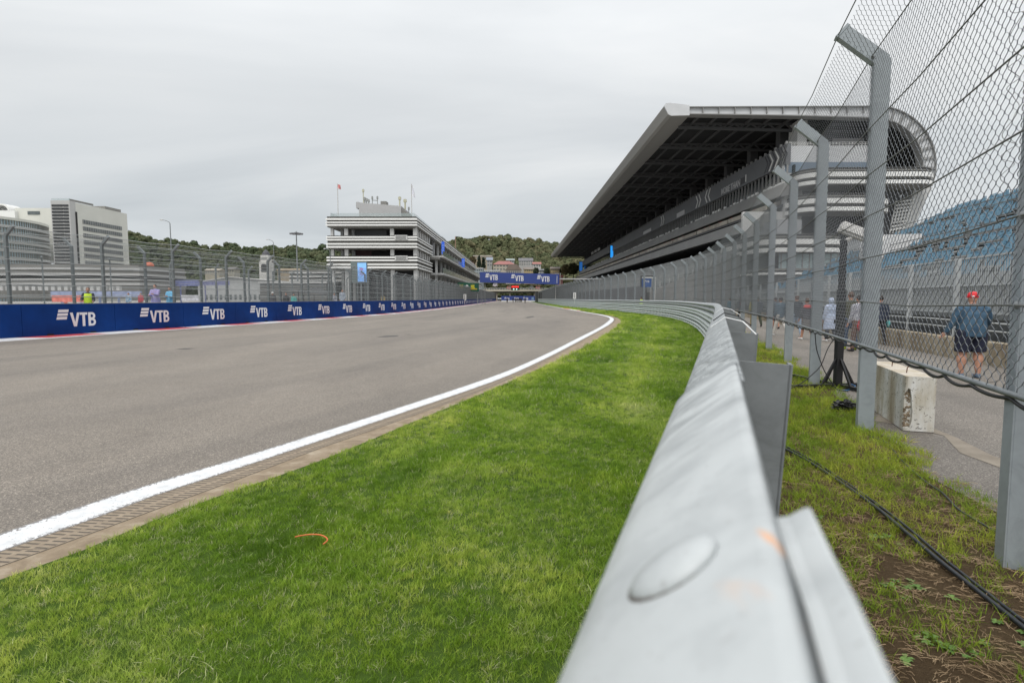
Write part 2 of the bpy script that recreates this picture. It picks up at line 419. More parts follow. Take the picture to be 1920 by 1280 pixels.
def m_soil_green():
    k = NT('turf soil'); a = k.noise(k.pos, 1.1, 5, 0.65); b = k.noise(k.pos, 60, 4, 0.7)
    c = k.ramp(a, [(0.3, (0.045, 0.085, 0.012)), (0.6, (0.075, 0.14, 0.018)), (0.8, (0.11, 0.17, 0.03))])
    c = k.mix(k.math('MULTIPLY', b, 0.7), c, (0.04, 0.055, 0.015)); k.bump(b, 0.8, 0.02)
    return k.done(c, 0.95, 0, 0.1)
def m_soil_brown():
    k = NT('verge soil'); a = k.noise(k.pos, 1.6, 5, 0.65); b = k.noise(k.pos, 55, 5, 0.75); s_ = k.noise(k.pos, 30, 5, 0.8, 1.0, stretch=(1, 4, 1), rot=0.6)
    c = k.ramp(a, [(0.3, (0.10, 0.068, 0.038)), (0.55, (0.16, 0.11, 0.062)), (0.75, (0.13, 0.125, 0.05))])
    c = k.mix(k.math('MULTIPLY', k.math('GREATER_THAN', s_, 0.58), 0.55), c, (0.27, 0.20, 0.12))
    c = k.mix(k.math('MULTIPLY', b, 0.7), c, (0.045, 0.03, 0.018)); k.bump(b, 1.0, 0.03)
    return k.done(c, 0.95, 0, 0.1)
ribbon('ground_turf', z4+np.array([0.0, 0]), rz+np.array([0.1, 0]), 0.003, m_soil_green(), n=2)
# right side: soil strip, service road
nrm = offset_curve(RAIL, 1.0)-RAIL
wob = np.array([0.10*math.sin(i*1.3)+0.08*math.sin(i*0.37+1) for i in range(len(RAIL))])
far_w = np.clip((RAIL[:, 1]-12)/14, 0, 1)
EDGE_R = RAIL+nrm*(1.85+wob-0.15*far_w)[:, None]
zr = zc_(EDGE_R)
ribbon('verge_soil', rz-np.array([0.1, 0]), zr+np.array([0.3, 0]), 0.0, m_soil_brown(), n=2)
# service road sheet lies a little above the soil so that its ragged edge shows
def m_edge_road():
    return M_ROAD
ribbon('service_road', zr, zr+np.stack([34+0*zs, 0*zs], 1), 0.006, M_ROAD, n=4)
# worn concrete patch by the block
pt = [gp(1640,790), gp(1700,800), gp(1770,818), gp(1800,850), gp(1880,880), gp(1940,905), gp(1935,880), gp(1860,855), gp(1790,820), gp(1740,800), gp(1650,770)]
pm = mesh_from('path', [(p.x, p.y, 0.010) for p in pt], [tuple(range(len(pt)))], mat('worn patch', (0.20, 0.17, 0.135), 0.9, col2=(0.27, 0.235, 0.19), vscale=4, bump=0.4, bscale=60))
if pm.polygons[0].normal.z < 0: pm.flip_normals()
tag(add('path', pm), kind='structure')
# black skid scrapes on the track
for pts_ in ([(328,654.5),(345,653),(366,652.5),(350,655)], [(706,632),(722,629.5),(748,628.5),(745,631),(722,632)], [(985,595),(1001,592),(1000,594.5),(988,596.5)], [(756,627),(770,626.5),(769,627.6)]):
    p3 = [gp(a, b) for a, b in pts_]
    me_ = mesh_from('road_mark', [(p.x, p.y, 0.004) for p in p3], [tuple(range(len(p3)))], bpy.data.materials.get('tyre scrape') or mat('tyre scrape', (0.06, 0.055, 0.05), 0.7, var=0.3))
    if me_.polygons[0].normal.z < 0: me_.flip_normals()
    tag(add('road_mark', me_), kind='structure')
# raised paddock ground behind the left barrier
pb = zc_(offset_curve(BAR, -1.0))
ribbon('paddock_pavement', pb+np.stack([-200+0*zs, 0*zs], 1), pb, 0.30, M_CONC, n=2)

# ---------------------------------------------------------------- guardrail beside the camera
RS = arclen(RAIL)
s_cam = RS[np.argmin(np.abs(RAIL[:, 1]-0.0))]
def m_galv(name, c, var, rust=False, drops=False):
    k = NT(name)
    a = k.noise(k.pos, 6, 6, 0.7, 0.8); b = k.noise(k.pos, 34, 5, 0.7)
    col = k.ramp(a, [(0.28, tuple(x*(1-var) for x in c)), (0.5, c), (0.75, tuple(min(0.9, x*(1+var*0.6)) for x in c))])
    if drops:
        d_ = k.noise(k.pos, 26, 5, 0.65, 1.2, stretch=(1.0, 0.55, 1.0))
        col = k.mix(k.math('MULTIPLY', k.math('GREATER_THAN', d_, 0.47), 0.55), col, (0.19, 0.205, 0.215))
        k.bump(d_, 1.0, 0.018)
    else: k.bump(b, 0.12, 0.004)
    if rust:
        r1 = k.noise(k.pos, 9, 4, 0.6, 0.6, stretch=(2.5, 1.0, 1)); r2 = k.noise(k.pos, 55, 3, 0.6)
        def near_pt(p, ra):
            vs_ = k.n.new('ShaderNodeVectorMath'); vs_.operation = 'SUBTRACT'; k.l.new(k.pos, vs_.inputs[0]); vs_.inputs[1].default_value = p
            mr_ = k.n.new('ShaderNodeMapping'); mr_.inputs['Rotation'].default_value = (0, 0, 0.35); mr_.inputs['Scale'].default_value = (1/ra[0], 1/ra[1], 1/ra[0]); k.l.new(vs_.outputs[0], mr_.inputs[0])
            ln_ = k.n.new('ShaderNodeVectorMath'); ln_.operation = 'LENGTH'; k.l.new(mr_.outputs[0], ln_.inputs[0]); return k.math('SUBTRACT', 1.0, ln_.outputs['Value'], clamp=True)
        spot = k.math('MAXIMUM', k.math('MAXIMUM', near_pt((0.083, 0.168, 1.501), (0.006, 0.028)), near_pt((0.101, 0.212, 1.506), (0.0035, 0.022))), k.math('MULTIPLY', near_pt((0.090, 0.252, 1.480), (0.007, 0.007)), 0.9))
        spot = k.math('MULTIPLY', spot, k.math('ADD', 0.4, k.math('MULTIPLY', r2, 1.6)))
        col = k.mix(k.sep(k.ramp(spot, [(0.15, (0, 0, 0)), (0.85, (0.75, 0.75, 0.75))]))[0], col, (0.72, 0.36, 0.17))
        mk = k.sep(k.ramp(k.math('ADD', r1, k.math('MULTIPLY', r2, 0.2)), [(0.80, (0, 0, 0)), (0.92, (0.45, 0.45, 0.45))]))[0]
        col = k.mix(mk, col, (0.70, 0.40, 0.22))
        g_ = k.noise(k.pos, 13, 5, 0.6, 0.4)
        col = k.mix(k.math('MULTIPLY', k.sep(k.ramp(g_, [(0.5, (0, 0, 0)), (0.72, (1, 1, 1))]))[0], 0.5), col, (0.26, 0.28, 0.29))
        yy_ = k.sep(k.pos)[1]; st2 = k.noise(k.pos, 16, 5, 0.6, 0.8, stretch=(0.35, 1.2, 1), rot=0.5)
        fy = k.math('MULTIPLY', k.sep(k.ramp(k.math('MULTIPLY', yy_, 1.0), [(0.22, (0, 0, 0)), (0.75, (1, 1, 1))]))[0], k.sep(k.ramp(st2, [(0.42, (0, 0, 0)), (0.66, (1, 1, 1))]))[0])
        col = k.mix(k.math('MULTIPLY', fy, 0.85), col, (0.20, 0.215, 0.225))
        sp = k.noise(k.pos, 160, 3, 0.7); col = k.mix(k.math('MULTIPLY', k.math('GREATER_THAN', sp, 0.66), 0.35), col, (0.22, 0.21, 0.20))
    rg = k.math('ADD', 0.42, k.math('MULTIPLY', b, 0.25))
    return k.done(col, rg, 0.0, 0.5)
M_RAIL_NEAR = m_galv('smooth painted rail steel', (0.475, 0.50, 0.505), 0.10, rust=True)
M_RAIL = m_galv('wet mottled rail steel', (0.40, 0.425, 0.43), 0.25, drops=True)
M_RAIL_LOW = m_galv('weathered rail steel', (0.46, 0.50, 0.49), 0.18)
M_GALV = m_galv('galvanised post steel', (0.20, 0.215, 0.22), 0.35)
M_FPOST = m_galv('fence post steel', (0.31, 0.345, 0.365), 0.16)
M_BLACK = mat('black rubber', (0.012, 0.012, 0.013), 0.55)
M_BLACKM = mat('black painted steel', (0.014, 0.014, 0.015), 0.45)
def W(n=7):
    """W beam profile (outward, height below the top edge), front face then back face"""
    base = [(0.0, 0.0), (0.006, -0.002), (0.042, -0.028), (0.066, -0.046), (0.079, -0.062), (0.083, -0.080), (0.079, -0.098), (0.062, -0.112), (0.022, -0.134), (0.010, -0.155)]
    low = [(o, -0.31-h) for o, h in base[::-1]][1:]
    f_ = base+low; t = 0.004
    bk = [(o-t, h-(0.002 if i < len(f_)/2 else -0.002)) for i, (o, h) in enumerate(f_)][::-1]
    return f_+bk
def hdrop(y): 
    t = min(1, max(0, (y-4)/26)); return -0.10*t*t*(3-2*t)
def beam_mesh(s0, s1, row, m, dout=0.0, dh=0.0, name='beam'):
    ss = []; s = s0
    while s < s1:
        ss.append(s); y = on(RAIL, s, RS)[1]; s += 0.06 if y < 1.5 else (0.25 if y < 8 else (0.7 if y < 70 else 3.0))
    ss.append(s1)
    path = [on(RAIL, x, RS) for x in ss]; hs = [hdrop(p[1]) for p in path]
    mb = MB(); mb.sweep([tuple(p) for p in path], [(o+dout, h) for o, h in W()], hf=lambda i: 1.505-0.355*row+dh+hs[i])
    me = mb.me(name, m, smooth=True, fix=False)
    return me
def onrail(s, d, h): p = on(RAIL, s, RS); t = on(RAIL, s+0.05, RS)-on(RAIL, s-0.05, RS); t /= np.linalg.norm(t); q_ = p+np.array([-t[1], t[0]])*d; return Vector((q_[0], q_[1], h))
rail = empty('guardrail', (0, 0, 0), 'long grey steel guardrail of stacked ribbed beams running from the lens along the grass', 'guardrail')
s_lap = s_cam+0.88
b0 = add('beam', beam_mesh(s_cam-2.4, s_lap, 0, M_RAIL_NEAR, 0.005, 0.002), rail)
tag(b0, 'smooth pale rail beam closest to the lens with a domed bolt')
b1 = add('beam', beam_mesh(s_cam+0.70, RS[-1]-4, 0, M_RAIL, 0.0), rail)
_ss = list(np.arange(s_cam-2.0, s_cam+0.25, 0.03))+[s_cam+0.2655]
_pr = [(0.0005, -0.030), (0.0005, -0.0058), (-0.0045, -0.0048), (-0.0075, -0.0026), (-0.0095, -0.0012), (-0.0118, 0.0002), (-0.0136, 0.0), (-0.0144, -0.003), (-0.0144, -0.10), (-0.011, -0.10), (-0.0115, -0.006), (-0.009, -0.0075), (-0.0068, -0.012), (-0.002, -0.030)]
mb = MB(); mb.sweep([tuple(onrail(x, -min(0.003, 0.04*(_ss[-1]-x)), 0).xy) for x in _ss], _pr, hf=lambda i: 1.505+(0.0025*max(0, (_ss[i]-_ss[-1])/0.03+1)))
b2 = mb.build('beam', M_RAIL_NEAR, rail)
tag(b2, 'overlapping beam end sticking out behind the near beam')
for r_ in (1, 2, 3):
    add('beam', beam_mesh(s_cam-2.4, RS[-1]-4, r_, M_RAIL_LOW), rail)
# domed bolt on the slope of the near beam
rd = (on(RAIL, s_cam+0.4)-on(RAIL, s_cam+0.1)); rd /= np.linalg.norm(rd); rn = np.array([-rd[1], rd[0]])
def bolt(s, d, h, r, m, slope=True, parent=rail):
    mb = MB(); mb.lathe([(r, -0.002), (r*0.99, r*0.10), (r*0.86, r*0.28), (r*0.6, r*0.42), (r*0.28, r*0.49), (0.0006, r*0.51)], (0, 0, 0), 20)
    t = on(RAIL, s+0.05, RS)-on(RAIL, s-0.05, RS); t /= np.linalg.norm(t)
    T = Vector((t[0], t[1], 0)); N = Vector((-t[1], t[0], 0))
    nn = (N*0.62+Vector((0, 0, 0.79))).normalized() if slope else N
    yy = nn.cross(T).normalized()
    M_ = (Matrix((T*1.0, yy*1.12, nn*0.62)) if slope else Matrix((T, yy, nn))).transposed().to_4x4(); M_.translation = onrail(s, d, h)
    mb.xf(M_); return mb.build('bolt', m, parent, smooth=True)
sB = s_cam+0.240
gr_ = bolt(sB, 0.0429, 1.4764+0.0035, 0.0212, mat('bolt contact shadow', (0.12, 0.11, 0.10), 0.8)); gr_.name = 'bolt_contact_shadow'; gr_.scale = (1, 1, 1)  # wider dark disc under the head: its contact shadow, painted as colour
for v in gr_.data.vertices: pass
bl = bolt(sB, 0.0429, 1.4764+0.0065, 0.0200, M_RAIL_NEAR)
tag(bl, 'large domed bolt head on the near beam')
# lap bolts further along: dark dots
M_DBOLT = mat('dark bolt', (0.10, 0.105, 0.105), 0.6)
s = s_lap+4.0; nb = 0
while s < s_cam+56 and nb < 96:
    for row in range(4):
        for ds in (-0.07, 0.07):
            if nb >= 96: break
            y = on(RAIL, s, RS)[1]
            bolt(s+ds, 0.020, 1.505-0.355*row-0.155+hdrop(y), 0.016, M_DBOLT, slope=False); nb += 1
    s += 4.0
# posts behind the rail
pmb = MB()
pmb.box(0.0, 0.125, -0.004, 0.004, -1.46, 0.0)
pmb.box(0.121, 0.129, -0.004, 0.055, -1.46, 0.0)
pmb.box(-0.002, 0.006, 0.004, 0.05, -1.46, 0.0)
post_me = pmb.me('post', M_GALV)
def place_rail_post(s):
    p = on(RAIL, s, RS); t = on(RAIL, s+0.05, RS)-on(RAIL, s-0.05, RS); a = math.atan2(t[1], t[0])-math.pi/2
    o = add('post', post_me, rail); n_ = np.array([t[1], -t[0]])/np.linalg.norm(t)
    q_ = p+n_*0.008; o.location = (q_[0], q_[1], 1.452+hdrop(p[1])); o.rotation_euler = (0, R(3.0), a); return o
for i in range(46): place_rail_post(s_cam+1.36*1.0645+1.25*i)
# plastic ties over the rail
M_TIE = mat('white plastic tie', (0.75, 0.76, 0.76), 0.4)
for s, m_, wv in ((s_cam+5.6, M_TIE, 0.03), (s_cam+3.6, M_BLACK, 0.02), (s_cam+2.75, M_TIE, 0.0)):
    y = on(RAIL, s, RS)[1]; hd = hdrop(y)
    pts = [onrail(s, 0.09, 1.42+hd), onrail(s-0.03, 0.06, 1.468+hd), onrail(s-0.06, 0.0, 1.515+hd), onrail(s-0.12, -0.07, 1.50+hd), onrail(s-0.2, -0.12-wv, 1.45+hd)]
    tb = MB(); tb.tube(pts[1:], 0.003 if m_ is M_TIE else 0.003, 5)
    o = tb.build('tie', m_, rail)
# ---------------------------------------------------------------- debris fences
M_WIRE = mat('mesh wire', (0.21, 0.22, 0.235), 0.42, 0.5)
M_CABLE = mat('steel cable', (0.13, 0.135, 0.125), 0.5, 0.3)
M_CABLE_L = mat('bright steel cable', (0.40, 0.42, 0.42), 0.5, 0.2)
H0, HB = 1.03, 4.37; ARM_D, ARM_H = 0.37, 0.34
def wire_panel(L, r, m, cw=0.11, ch=0.092, per=4, sides=3, name='wire_mesh'):
    """knitted wire mesh in local axes: x along, y toward the track, z up; follows the cranked top"""
    tot = (HB-H0)+math.hypot(ARM_D, ARM_H); nper = int(tot/ch); N = nper*per+1
    t = np.linspace(0, nper*ch, N)
    ph = (np.arange(N) % per)/per
    wave = np.sign(np.cos(2*math.pi*ph+1e-6))*np.abs(np.cos(2*math.pi*ph))**0.7*cw/4
    V = []; F = []; b = 0; nx = int(round(L/(cw/2)))
    al = np.clip((t-(HB-H0))/math.hypot(ARM_D, ARM_H), 0, 1.05)
    z = np.where(t < HB-H0, H0+t, HB+al*ARM_H); y0 = al*ARM_D
    ang = 2*np.pi*np.arange(sides)/sides
    for i in range(nx+1):
        jit = 0.004*np.sin(t*1.7+i*2.1)
        x = (i*cw/2)*L/(nx*cw/2)+wave*(1 if i % 2 else -1)+jit
        for a in ang:
            pass
        ring = np.stack([np.stack([x+r*math.cos(a), y0+r*math.sin(a), z], 1) for a in ang], 1).reshape(-1, 3)
        V.append(ring)
        k = np.arange(N-1)[:, None]*sides+np.arange(sides)[None, :]; k2 = np.arange(N-1)[:, None]*sides+(np.arange(sides)[None, :]+1) % sides
        F.append(np.stack([k, k2, k2+sides, k+sides], -1).reshape(-1, 4)+b); b += N*sides
    V = np.concatenate(V); F = np.concatenate(F)
    me = bpy.data.meshes.new(name); me.vertices.add(len(V)); me.vertices.foreach_set('co', V.astype(np.float32).ravel())
    me.loops.add(F.size); me.loops.foreach_set('vertex_index', F.astype(np.int32).ravel())
    me.polygons.add(len(F)); me.polygons.foreach_set('loop_start', np.arange(0, F.size, 4, dtype=np.int32))
    me.materials.append(m); me.update(calc_edges=True); me.validate(); return me
PL = 3.80
panel_near = wire_panel(PL, 0.0026, M_WIRE, per=8, sides=4)
panel_far = wire_panel(PL, 0.0040, mat('far mesh wire', (0.20, 0.215, 0.22), 0.5, 0.3))
def fence_post_mesh(m, name='post', wdt=0.17, fw=0.06):
    mb = MB(); h = HB+0.0; a = wdt/2
    mb.box(-0.006, 0.006, -a+0.012, a-0.012, -0.05, h)
    mb.box(-fw, fw, -a, -a+0.012, -0.05, h); mb.box(-fw, fw, a-0.012, a, -0.05, h)
    mb.box(-fw-0.002, -fw+0.006, -a+0.01, a-0.01, -0.05, h)     # closing plate on the side that faces the lens
    # cranked arm
    d = Vector((0, ARM_D, ARM_H)).normalized(); L = math.hypot(ARM_D, ARM_H)+0.10
    p = Vector((0, -0.02, h-0.035)); q_ = p+d*L
    mb.bar(p, q_, fw*2.06, wdt*0.92)
    mb.bar(q_-d*0.01, q_+d*0.02, fw*2.3, wdt*1.02)
    return mb.me(name, m)
POST_R = fence_post_mesh(M_FPOST); M_FPOSTL = m_galv('darker fence post steel', (0.16, 0.18, 0.185), 0.2)
POST_L = fence_post_mesh(M_FPOSTL, wdt=0.135, fw=0.045)
CABLES = [1.56, 2.07, 2.55, 3.03, 3.57, 4.40]
def frame_at(c, S, s, flip=1):
    p = on(c, s, S); t = on(c, s+0.1, S)-on(c, s-0.1, S); t /= np.linalg.norm(t)
    return p, t
def put(o, p, t, side, z=0.0):
    """local x along t, local y = toward the track; side +1 track lies left of travel, -1 right"""
    o.matrix_world = Matrix(((t[0], -t[1]*side, 0, p[0]), (t[1], t[0]*side, 0, p[1]), (0, 0, 1, z), (0, 0, 0, 1)))
def fence(c, s0, n, side, label, post_me, near_n=0, z=0.0, cable_m=M_CABLE, posts_only=False, crad=0.007, cables=CABLES, meshp=True, step=PL):
    S = arclen(c); root = empty('debris_fence', (0, 0, 0), label, 'fence')
    for i in range(n+1):
        p, t = frame_at(c, S, s0+i*step)
        if i <= 98:
            o = add('post', post_me, root); n_ = np.array([-t[1], t[0]])*side
            put(o, p-n_*0.105, t, side, z)
    if meshp:
        for i in range(min(n, 99)):
            a = on(c, s0+i*step, S); b = on(c, s0+(i+1)*step, S); d = b-a; L = np.linalg.norm(d); d /= L
            o = add('wire_mesh', panel_near if i < near_n else panel_far, root)
            M_ = Matrix(((d[0]*L/PL, -d[1]*side, 0, a[0]), (d[1]*L/PL, d[0]*side, 0, a[1]), (0, 0, 1, z), (0, 0, 0, 1))); o.matrix_world = M_
    hs = [(h, 0.012) for h in cables]+[(HB+ARM_H*0.98, ARM_D*0.98), (H0, 0.0)]
    for h, d in hs:
        pts = []
        for i in range(n+1):
            for f in ((0, 0.5) if i < n else (0,)):
                p, t = frame_at(c, S, s0+(i+f)*step); n_ = np.array([-t[1], t[0]])*side
                q_ = p+n_*d; sag = -0.03 if f else 0
                if h > HB: sag *= 2.2
                pts.append((q_[0], q_[1], h+z+(sag if h > H0+0.01 else 0)))
        mb = MB(); mb.tube(pts, crad, 5); mb.build('cable', cable_m, root, smooth=True)
    return root
FR = offset_curve(RAIL, 1.58)
FRS = arclen(FR)
s_p0 = FRS[np.argmin(np.abs(FR[:, 1]-3.38))]
fr = fence(FR, s_p0-2*3.80, 74, +1, 'tall grey wire debris fence with cranked posts behind the guardrail, filling the upper right', POST_R, near_n=6, step=3.80, crad=0.0065)
# bottom tube and the black cables hung below the fence
mb = MB(); pts = []
ss = np.arange(s_p0-7, s_p0+70, 0.4)
for s in ss: p, t = frame_at(FR, FRS, s); pts.append((p[0], p[1], 1.045))
mb.tube(pts, 0.019, 8); mb.build('bottom_tube', mat('bottom tube steel', (0.22, 0.24, 0.25), 0.45, 0.2, var=0.15, vscale=8), fr, smooth=True)
for kk_, (sag, ph, rr) in enumerate(((0.038, 0.0, 0.012), (0.026, 0.01, 0.009))):
    mb = MB(); pts = []
    for s in np.arange(s_p0-7, s_p0+60, 0.026):
        p, t = frame_at(FR, FRS, s); u = ((s+ph)/0.52) % 1
        pts.append((p[0]+0.012*math.sin(s*3), p[1], 1.020-sag*(0.8+0.3*math.sin(int((s+ph)/0.52)*2.1))*4*u*(1-u)-0.006*kk_))
    mb.tube(pts, rr, 6)
    o = mb.build('cable', M_BLACK, None, smooth=True); o.name = 'hanging_cable'
    tag(o, ['thicker black cable looped in short swags under the right fence mesh', 'thinner black cable running just under the right fence mesh'][kk_], 'cable', 'black cables hung below the fence')
# lacing wire that joins two mesh sheets beside the nearest post
mb = MB(); pts = []; p, t = frame_at(FR, FRS, s_p0+0.16); n_ = np.array([-t[1], t[0]])
for i in range(420):
    h = 1.05+i*0.0082; a = i*0.30+math.sin(i*0.11)*1.5; r_ = 0.035+0.03*math.sin(i*0.071+1)+0.02*math.sin(i*0.37)
    pts.append((p[0]+t[0]*r_*math.cos(a)+n_[0]*0.03*math.sin(a), p[1]+t[1]*r_*math.cos(a)+n_[1]*0.03*math.sin(a), h))
mb.tube(pts, 0.0016, 4); mb.build('lacing_wire', M_CABLE, fr)
# cable clamps on the nearest posts
mb = MB()
for i in range(6):
    p, t = frame_at(FR, FRS, s_p0+i*3.8)
    for h in CABLES: mb.ball((p[0]-t[0]*0.07, p[1]-t[1]*0.07, h), (0.02, 0.02, 0.025), 8, 5)
mb.build('cable_clamps', M_GALV, fr, smooth=True)

# left fences
BS = arclen(BAR)
FL = offset_curve(BAR, -0.45); FLS = arclen(FL)
PW = 4.22
# ---------------------------------------------------------------- blue barrier panels
M_BLUE = mat('blue barrier vinyl', (0.002, 0.033, 0.17), 0.6, var=0.15, vscale=1.2, bump=0.25, bscale=2.2, spec=0.15)
M_WHITE = mat('white lettering', (0.72, 0.72, 0.74), 0.5)
def glyph_polys():
    """three slanted bars followed by V T B, unit height 1 for the letters; list of polygons (x, z)"""
    P = []
    def bar(x0, x1, z0, z1, sl=0.25): return [(x0+sl*z0, z0), (x1+sl*z0, z0), (x1+sl*z1, z1), (x0+sl*z1, z1)]
    for z0 in (0.52, 0.77, 1.02): P.append(bar(-1.02, -0.36, z0, z0+0.185))
    P.append([(0.0, 0.98), (0.185, 0.98), (0.33, 0.30), (0.475, 0.98), (0.65, 0.98), (0.42, 0.0), (0.235, 0.0)])
    P.append([(0.66, 0.98), (1.18, 0.98), (1.18, 0.81), (1.01, 0.81), (1.01, 0.0), (0.83, 0.0), (0.83, 0.81), (0.66, 0.81)])
    x = 1.24
    P.append([(x, 0), (x+0.17, 0), (x+0.17, 0.98), (x, 0.98)])
    def bowl(z0, z1, xr):
        th = 0.16; pts_o = []; pts_i = []; c = (z0+z1)/2; ry = (z1-z0)/2
        for k in range(9):
            a = -math.pi/2+math.pi*k/8
            pts_o.append((x+xr-0.24+0.24*math.cos(a), c+ry*math.sin(a))); pts_i.append((x+xr-0.24+0.09*math.cos(a), c+(ry-th)*math.sin(a)))
        o_ = [(x+0.168, z0)]+pts_o+[(x+0.168, z1)]; i_ = [(x+0.168, z0+th)]+pts_i+[(x+0.168, z1-th)]
        for k in range(len(o_)-1): P.append([o_[k], o_[k+1], i_[k+1], i_[k]])
    bowl(0, 0.55, 0.53); bowl(0.45, 0.98, 0.50)
    return P
def logo_mesh(scale_x, scale_z, th=0.006, flipx=False):
    mb = MB()
    for i, poly in enumerate(glyph_polys()):
        pp = [((-x if flipx else x)*scale_x, z*scale_z) for x, z in poly]
        # facing -y; thin raised vinyl
        mb.prism(pp, 'y', -th-0.0002*(i % 3), 0.001)
    return mb.me('lettering', M_WHITE)
mb = MB()
mb.prism([(0.0, 0.0), (0.0, 1.35), (-0.30, 1.35), (-0.34, 0.0)], 'x', 0.008, PW-0.008)
mb.v = [Vector((v.x, -v.y, v.z)) for v in mb.v]
panel_me = mb.me('barrier_panel', M_BLUE)
cap_mb = MB(); cap_mb.box(0.0, PW, 0.02, 0.34, 1.352, 1.375); cap_me = cap_mb.me('coping', M_CONC)
nt_mb = MB()
for x0 in (0.95, 2.9):
    nt_mb.prism([(x0, 0.0), (x0+0.36, 0.0), (x0+0.30, 0.085), (x0+0.06, 0.085)], 'y', -0.006, 0.02)
notch_me = nt_mb.me('drain_notch', mat('dark notch', (0.01, 0.01, 0.012), 0.9))
logo_me = logo_mesh(0.685, 0.63)
ordn = ['second', 'third', 'fourth', 'fifth', 'sixth', 'seventh', 'eighth', 'ninth', 'tenth', 'eleventh', 'twelfth', 'thirteenth', 'fourteenth', 'fifteenth']
S_first = None
# the first joint seen at px 42 of the photograph
ks = [i for i in range(len(BAR)) if BAR[i, 1] > 10]
rat = np.abs(BAR[:, 0]/BAR[:, 1]-(42-960)/1067.0); rat[BAR[:, 1] < 15] = 9
s_j = BS[np.argmin(rat)]
vis0 = s_j-PW*2
i = 0; NP = int((BS[-1]-vis0)/PW)-1
for i in range(NP):
    a = on(BAR, vis0+i*PW, BS); b = on(BAR, vis0+(i+1)*PW, BS); d = (b-a); d /= np.linalg.norm(d)
    o = add('barrier_panel', panel_me)
    # local x along the barrier, local -y toward the track (right of travel)
    o.matrix_world = Matrix(((d[0], -d[1], 0, a[0]), (d[1], d[0], 0, a[1]), (0, 0, 1, 0), (0, 0, 0, 1)))
    if i < 2: lab = 'plain blue barrier panel cut off by the left edge of the photo'
    elif i == 2: lab = 'largest blue barrier panel with white lettering, first whole one from the left'
    elif i-3 < len(ordn): lab = 'blue barrier panel with white lettering, %s whole one from the left' % ordn[i-3]
    elif i < 45: lab = 'small distant blue barrier panel with white lettering before the start gantry'
    else: lab = 'tiny plain blue barrier panel at the far end of the left row'
    tag(o, lab, 'barrier', 'blue barrier panels along the left of the track')
    add('coping', cap_me, o)
    if i >= 2 and i < 62:
        l_ = add('lettering', logo_me, o, loc=(2.02, -0.0, 0.345)); 
        l_.rotation_euler = (0, 0, 0)
    if i < 30: add('drain_notch', notch_me, o)
s_fl = FLS[np.argmin(np.abs(FL[:, 0]/FL[:, 1]-(37-960)/1067.0)+(FL[:, 1] < 15)*9)]
fl = fence(FL, s_fl-2*PW, 82, -1, 'grey cranked post wire fence standing right behind the blue barrier panels', POST_L, z=-0.22, cable_m=M_CABLE_L, step=PW, crad=0.014, cables=[1.9, 2.4, 2.9, 3.4, 3.9, 4.45])
F2 = offset_curve(BAR, -2.6); F2S = arclen(F2)
s2_ = F2S[np.argmin(np.abs(F2[:, 0]/F2[:, 1]-(147-960)/1067.0)+(F2[:, 1] < 15)*9)]
F2r = F2[::-1].copy(); F2rS = arclen(F2r)
def fence_back():
    root = empty('debris_fence', (0, 0, 0), 'second grey wire fence with posts cranked the other way, behind the barrier fence', 'fence')
    for i in range(60):
        p, t = frame_at(F2, F2S, s2_-PW+i*PW); o = add('post', POST_L, root); put(o, p, t, 1, -0.25)
        q0 = on(F2, s2_-PW+i*PW, F2S); q1 = on(F2, s2_-PW+(i+1)*PW, F2S); d = q1-q0; L = np.linalg.norm(d); d /= L
        o = add('wire_mesh', panel_far, root)
        o.matrix_world = Matrix(((d[0]*L/PL, -d[1], 0, q0[0]), (d[1]*L/PL, d[0], 0, q0[1]), (0, 0, 1, -0.25), (0, 0, 0, 1)))
    for h in (1.9, 2.4, 2.9, 3.4, 3.9, 4.40, 4.8):
        mb = MB(); pts = []
        for i in range(60):
            p, t = frame_at(F2, F2S, s2_-PW+i*PW); q_ = p+np.array([-t[1], t[0]])*(0.36 if h > 4.6 else 0); pts.append((q_[0], q_[1], h-0.25))
        mb.tube(pts, 0.013, 4); mb.build('cable', M_CABLE_L, root)
fence_back()
# pit lane fence further away
def fence_pit(pts, label, z=0.25, arm=1, n=None):
    z = -0.05
    c = catmull(pts, 1.0); S = arclen(c); root = empty('pit_lane_fence', (0, 0, 0), label, 'fence')
    k = int(S[-1]/4.2)
    for i in range(k+1):
        p, t = frame_at(c, S, max(0.2, i*4.2)); o = add('post', POST_L, root); put(o, p, t, -arm, z)
    for h in (1.9, 2.9, 3.9, 4.45):
        mb = MB(); mb.tube([(*on(c, i*4.2, S), h+z) for i in range(k+1)], 0.014, 4); mb.build('cable', M_CABLE_L, root)
fence_pit([(-42,38),(-35.2,43.5),(-30,47),(-27,52),(-25.5,58),(-24,75),(-22.5,92)], 'third row of fence posts across the pit lane, seen small behind the left fences')
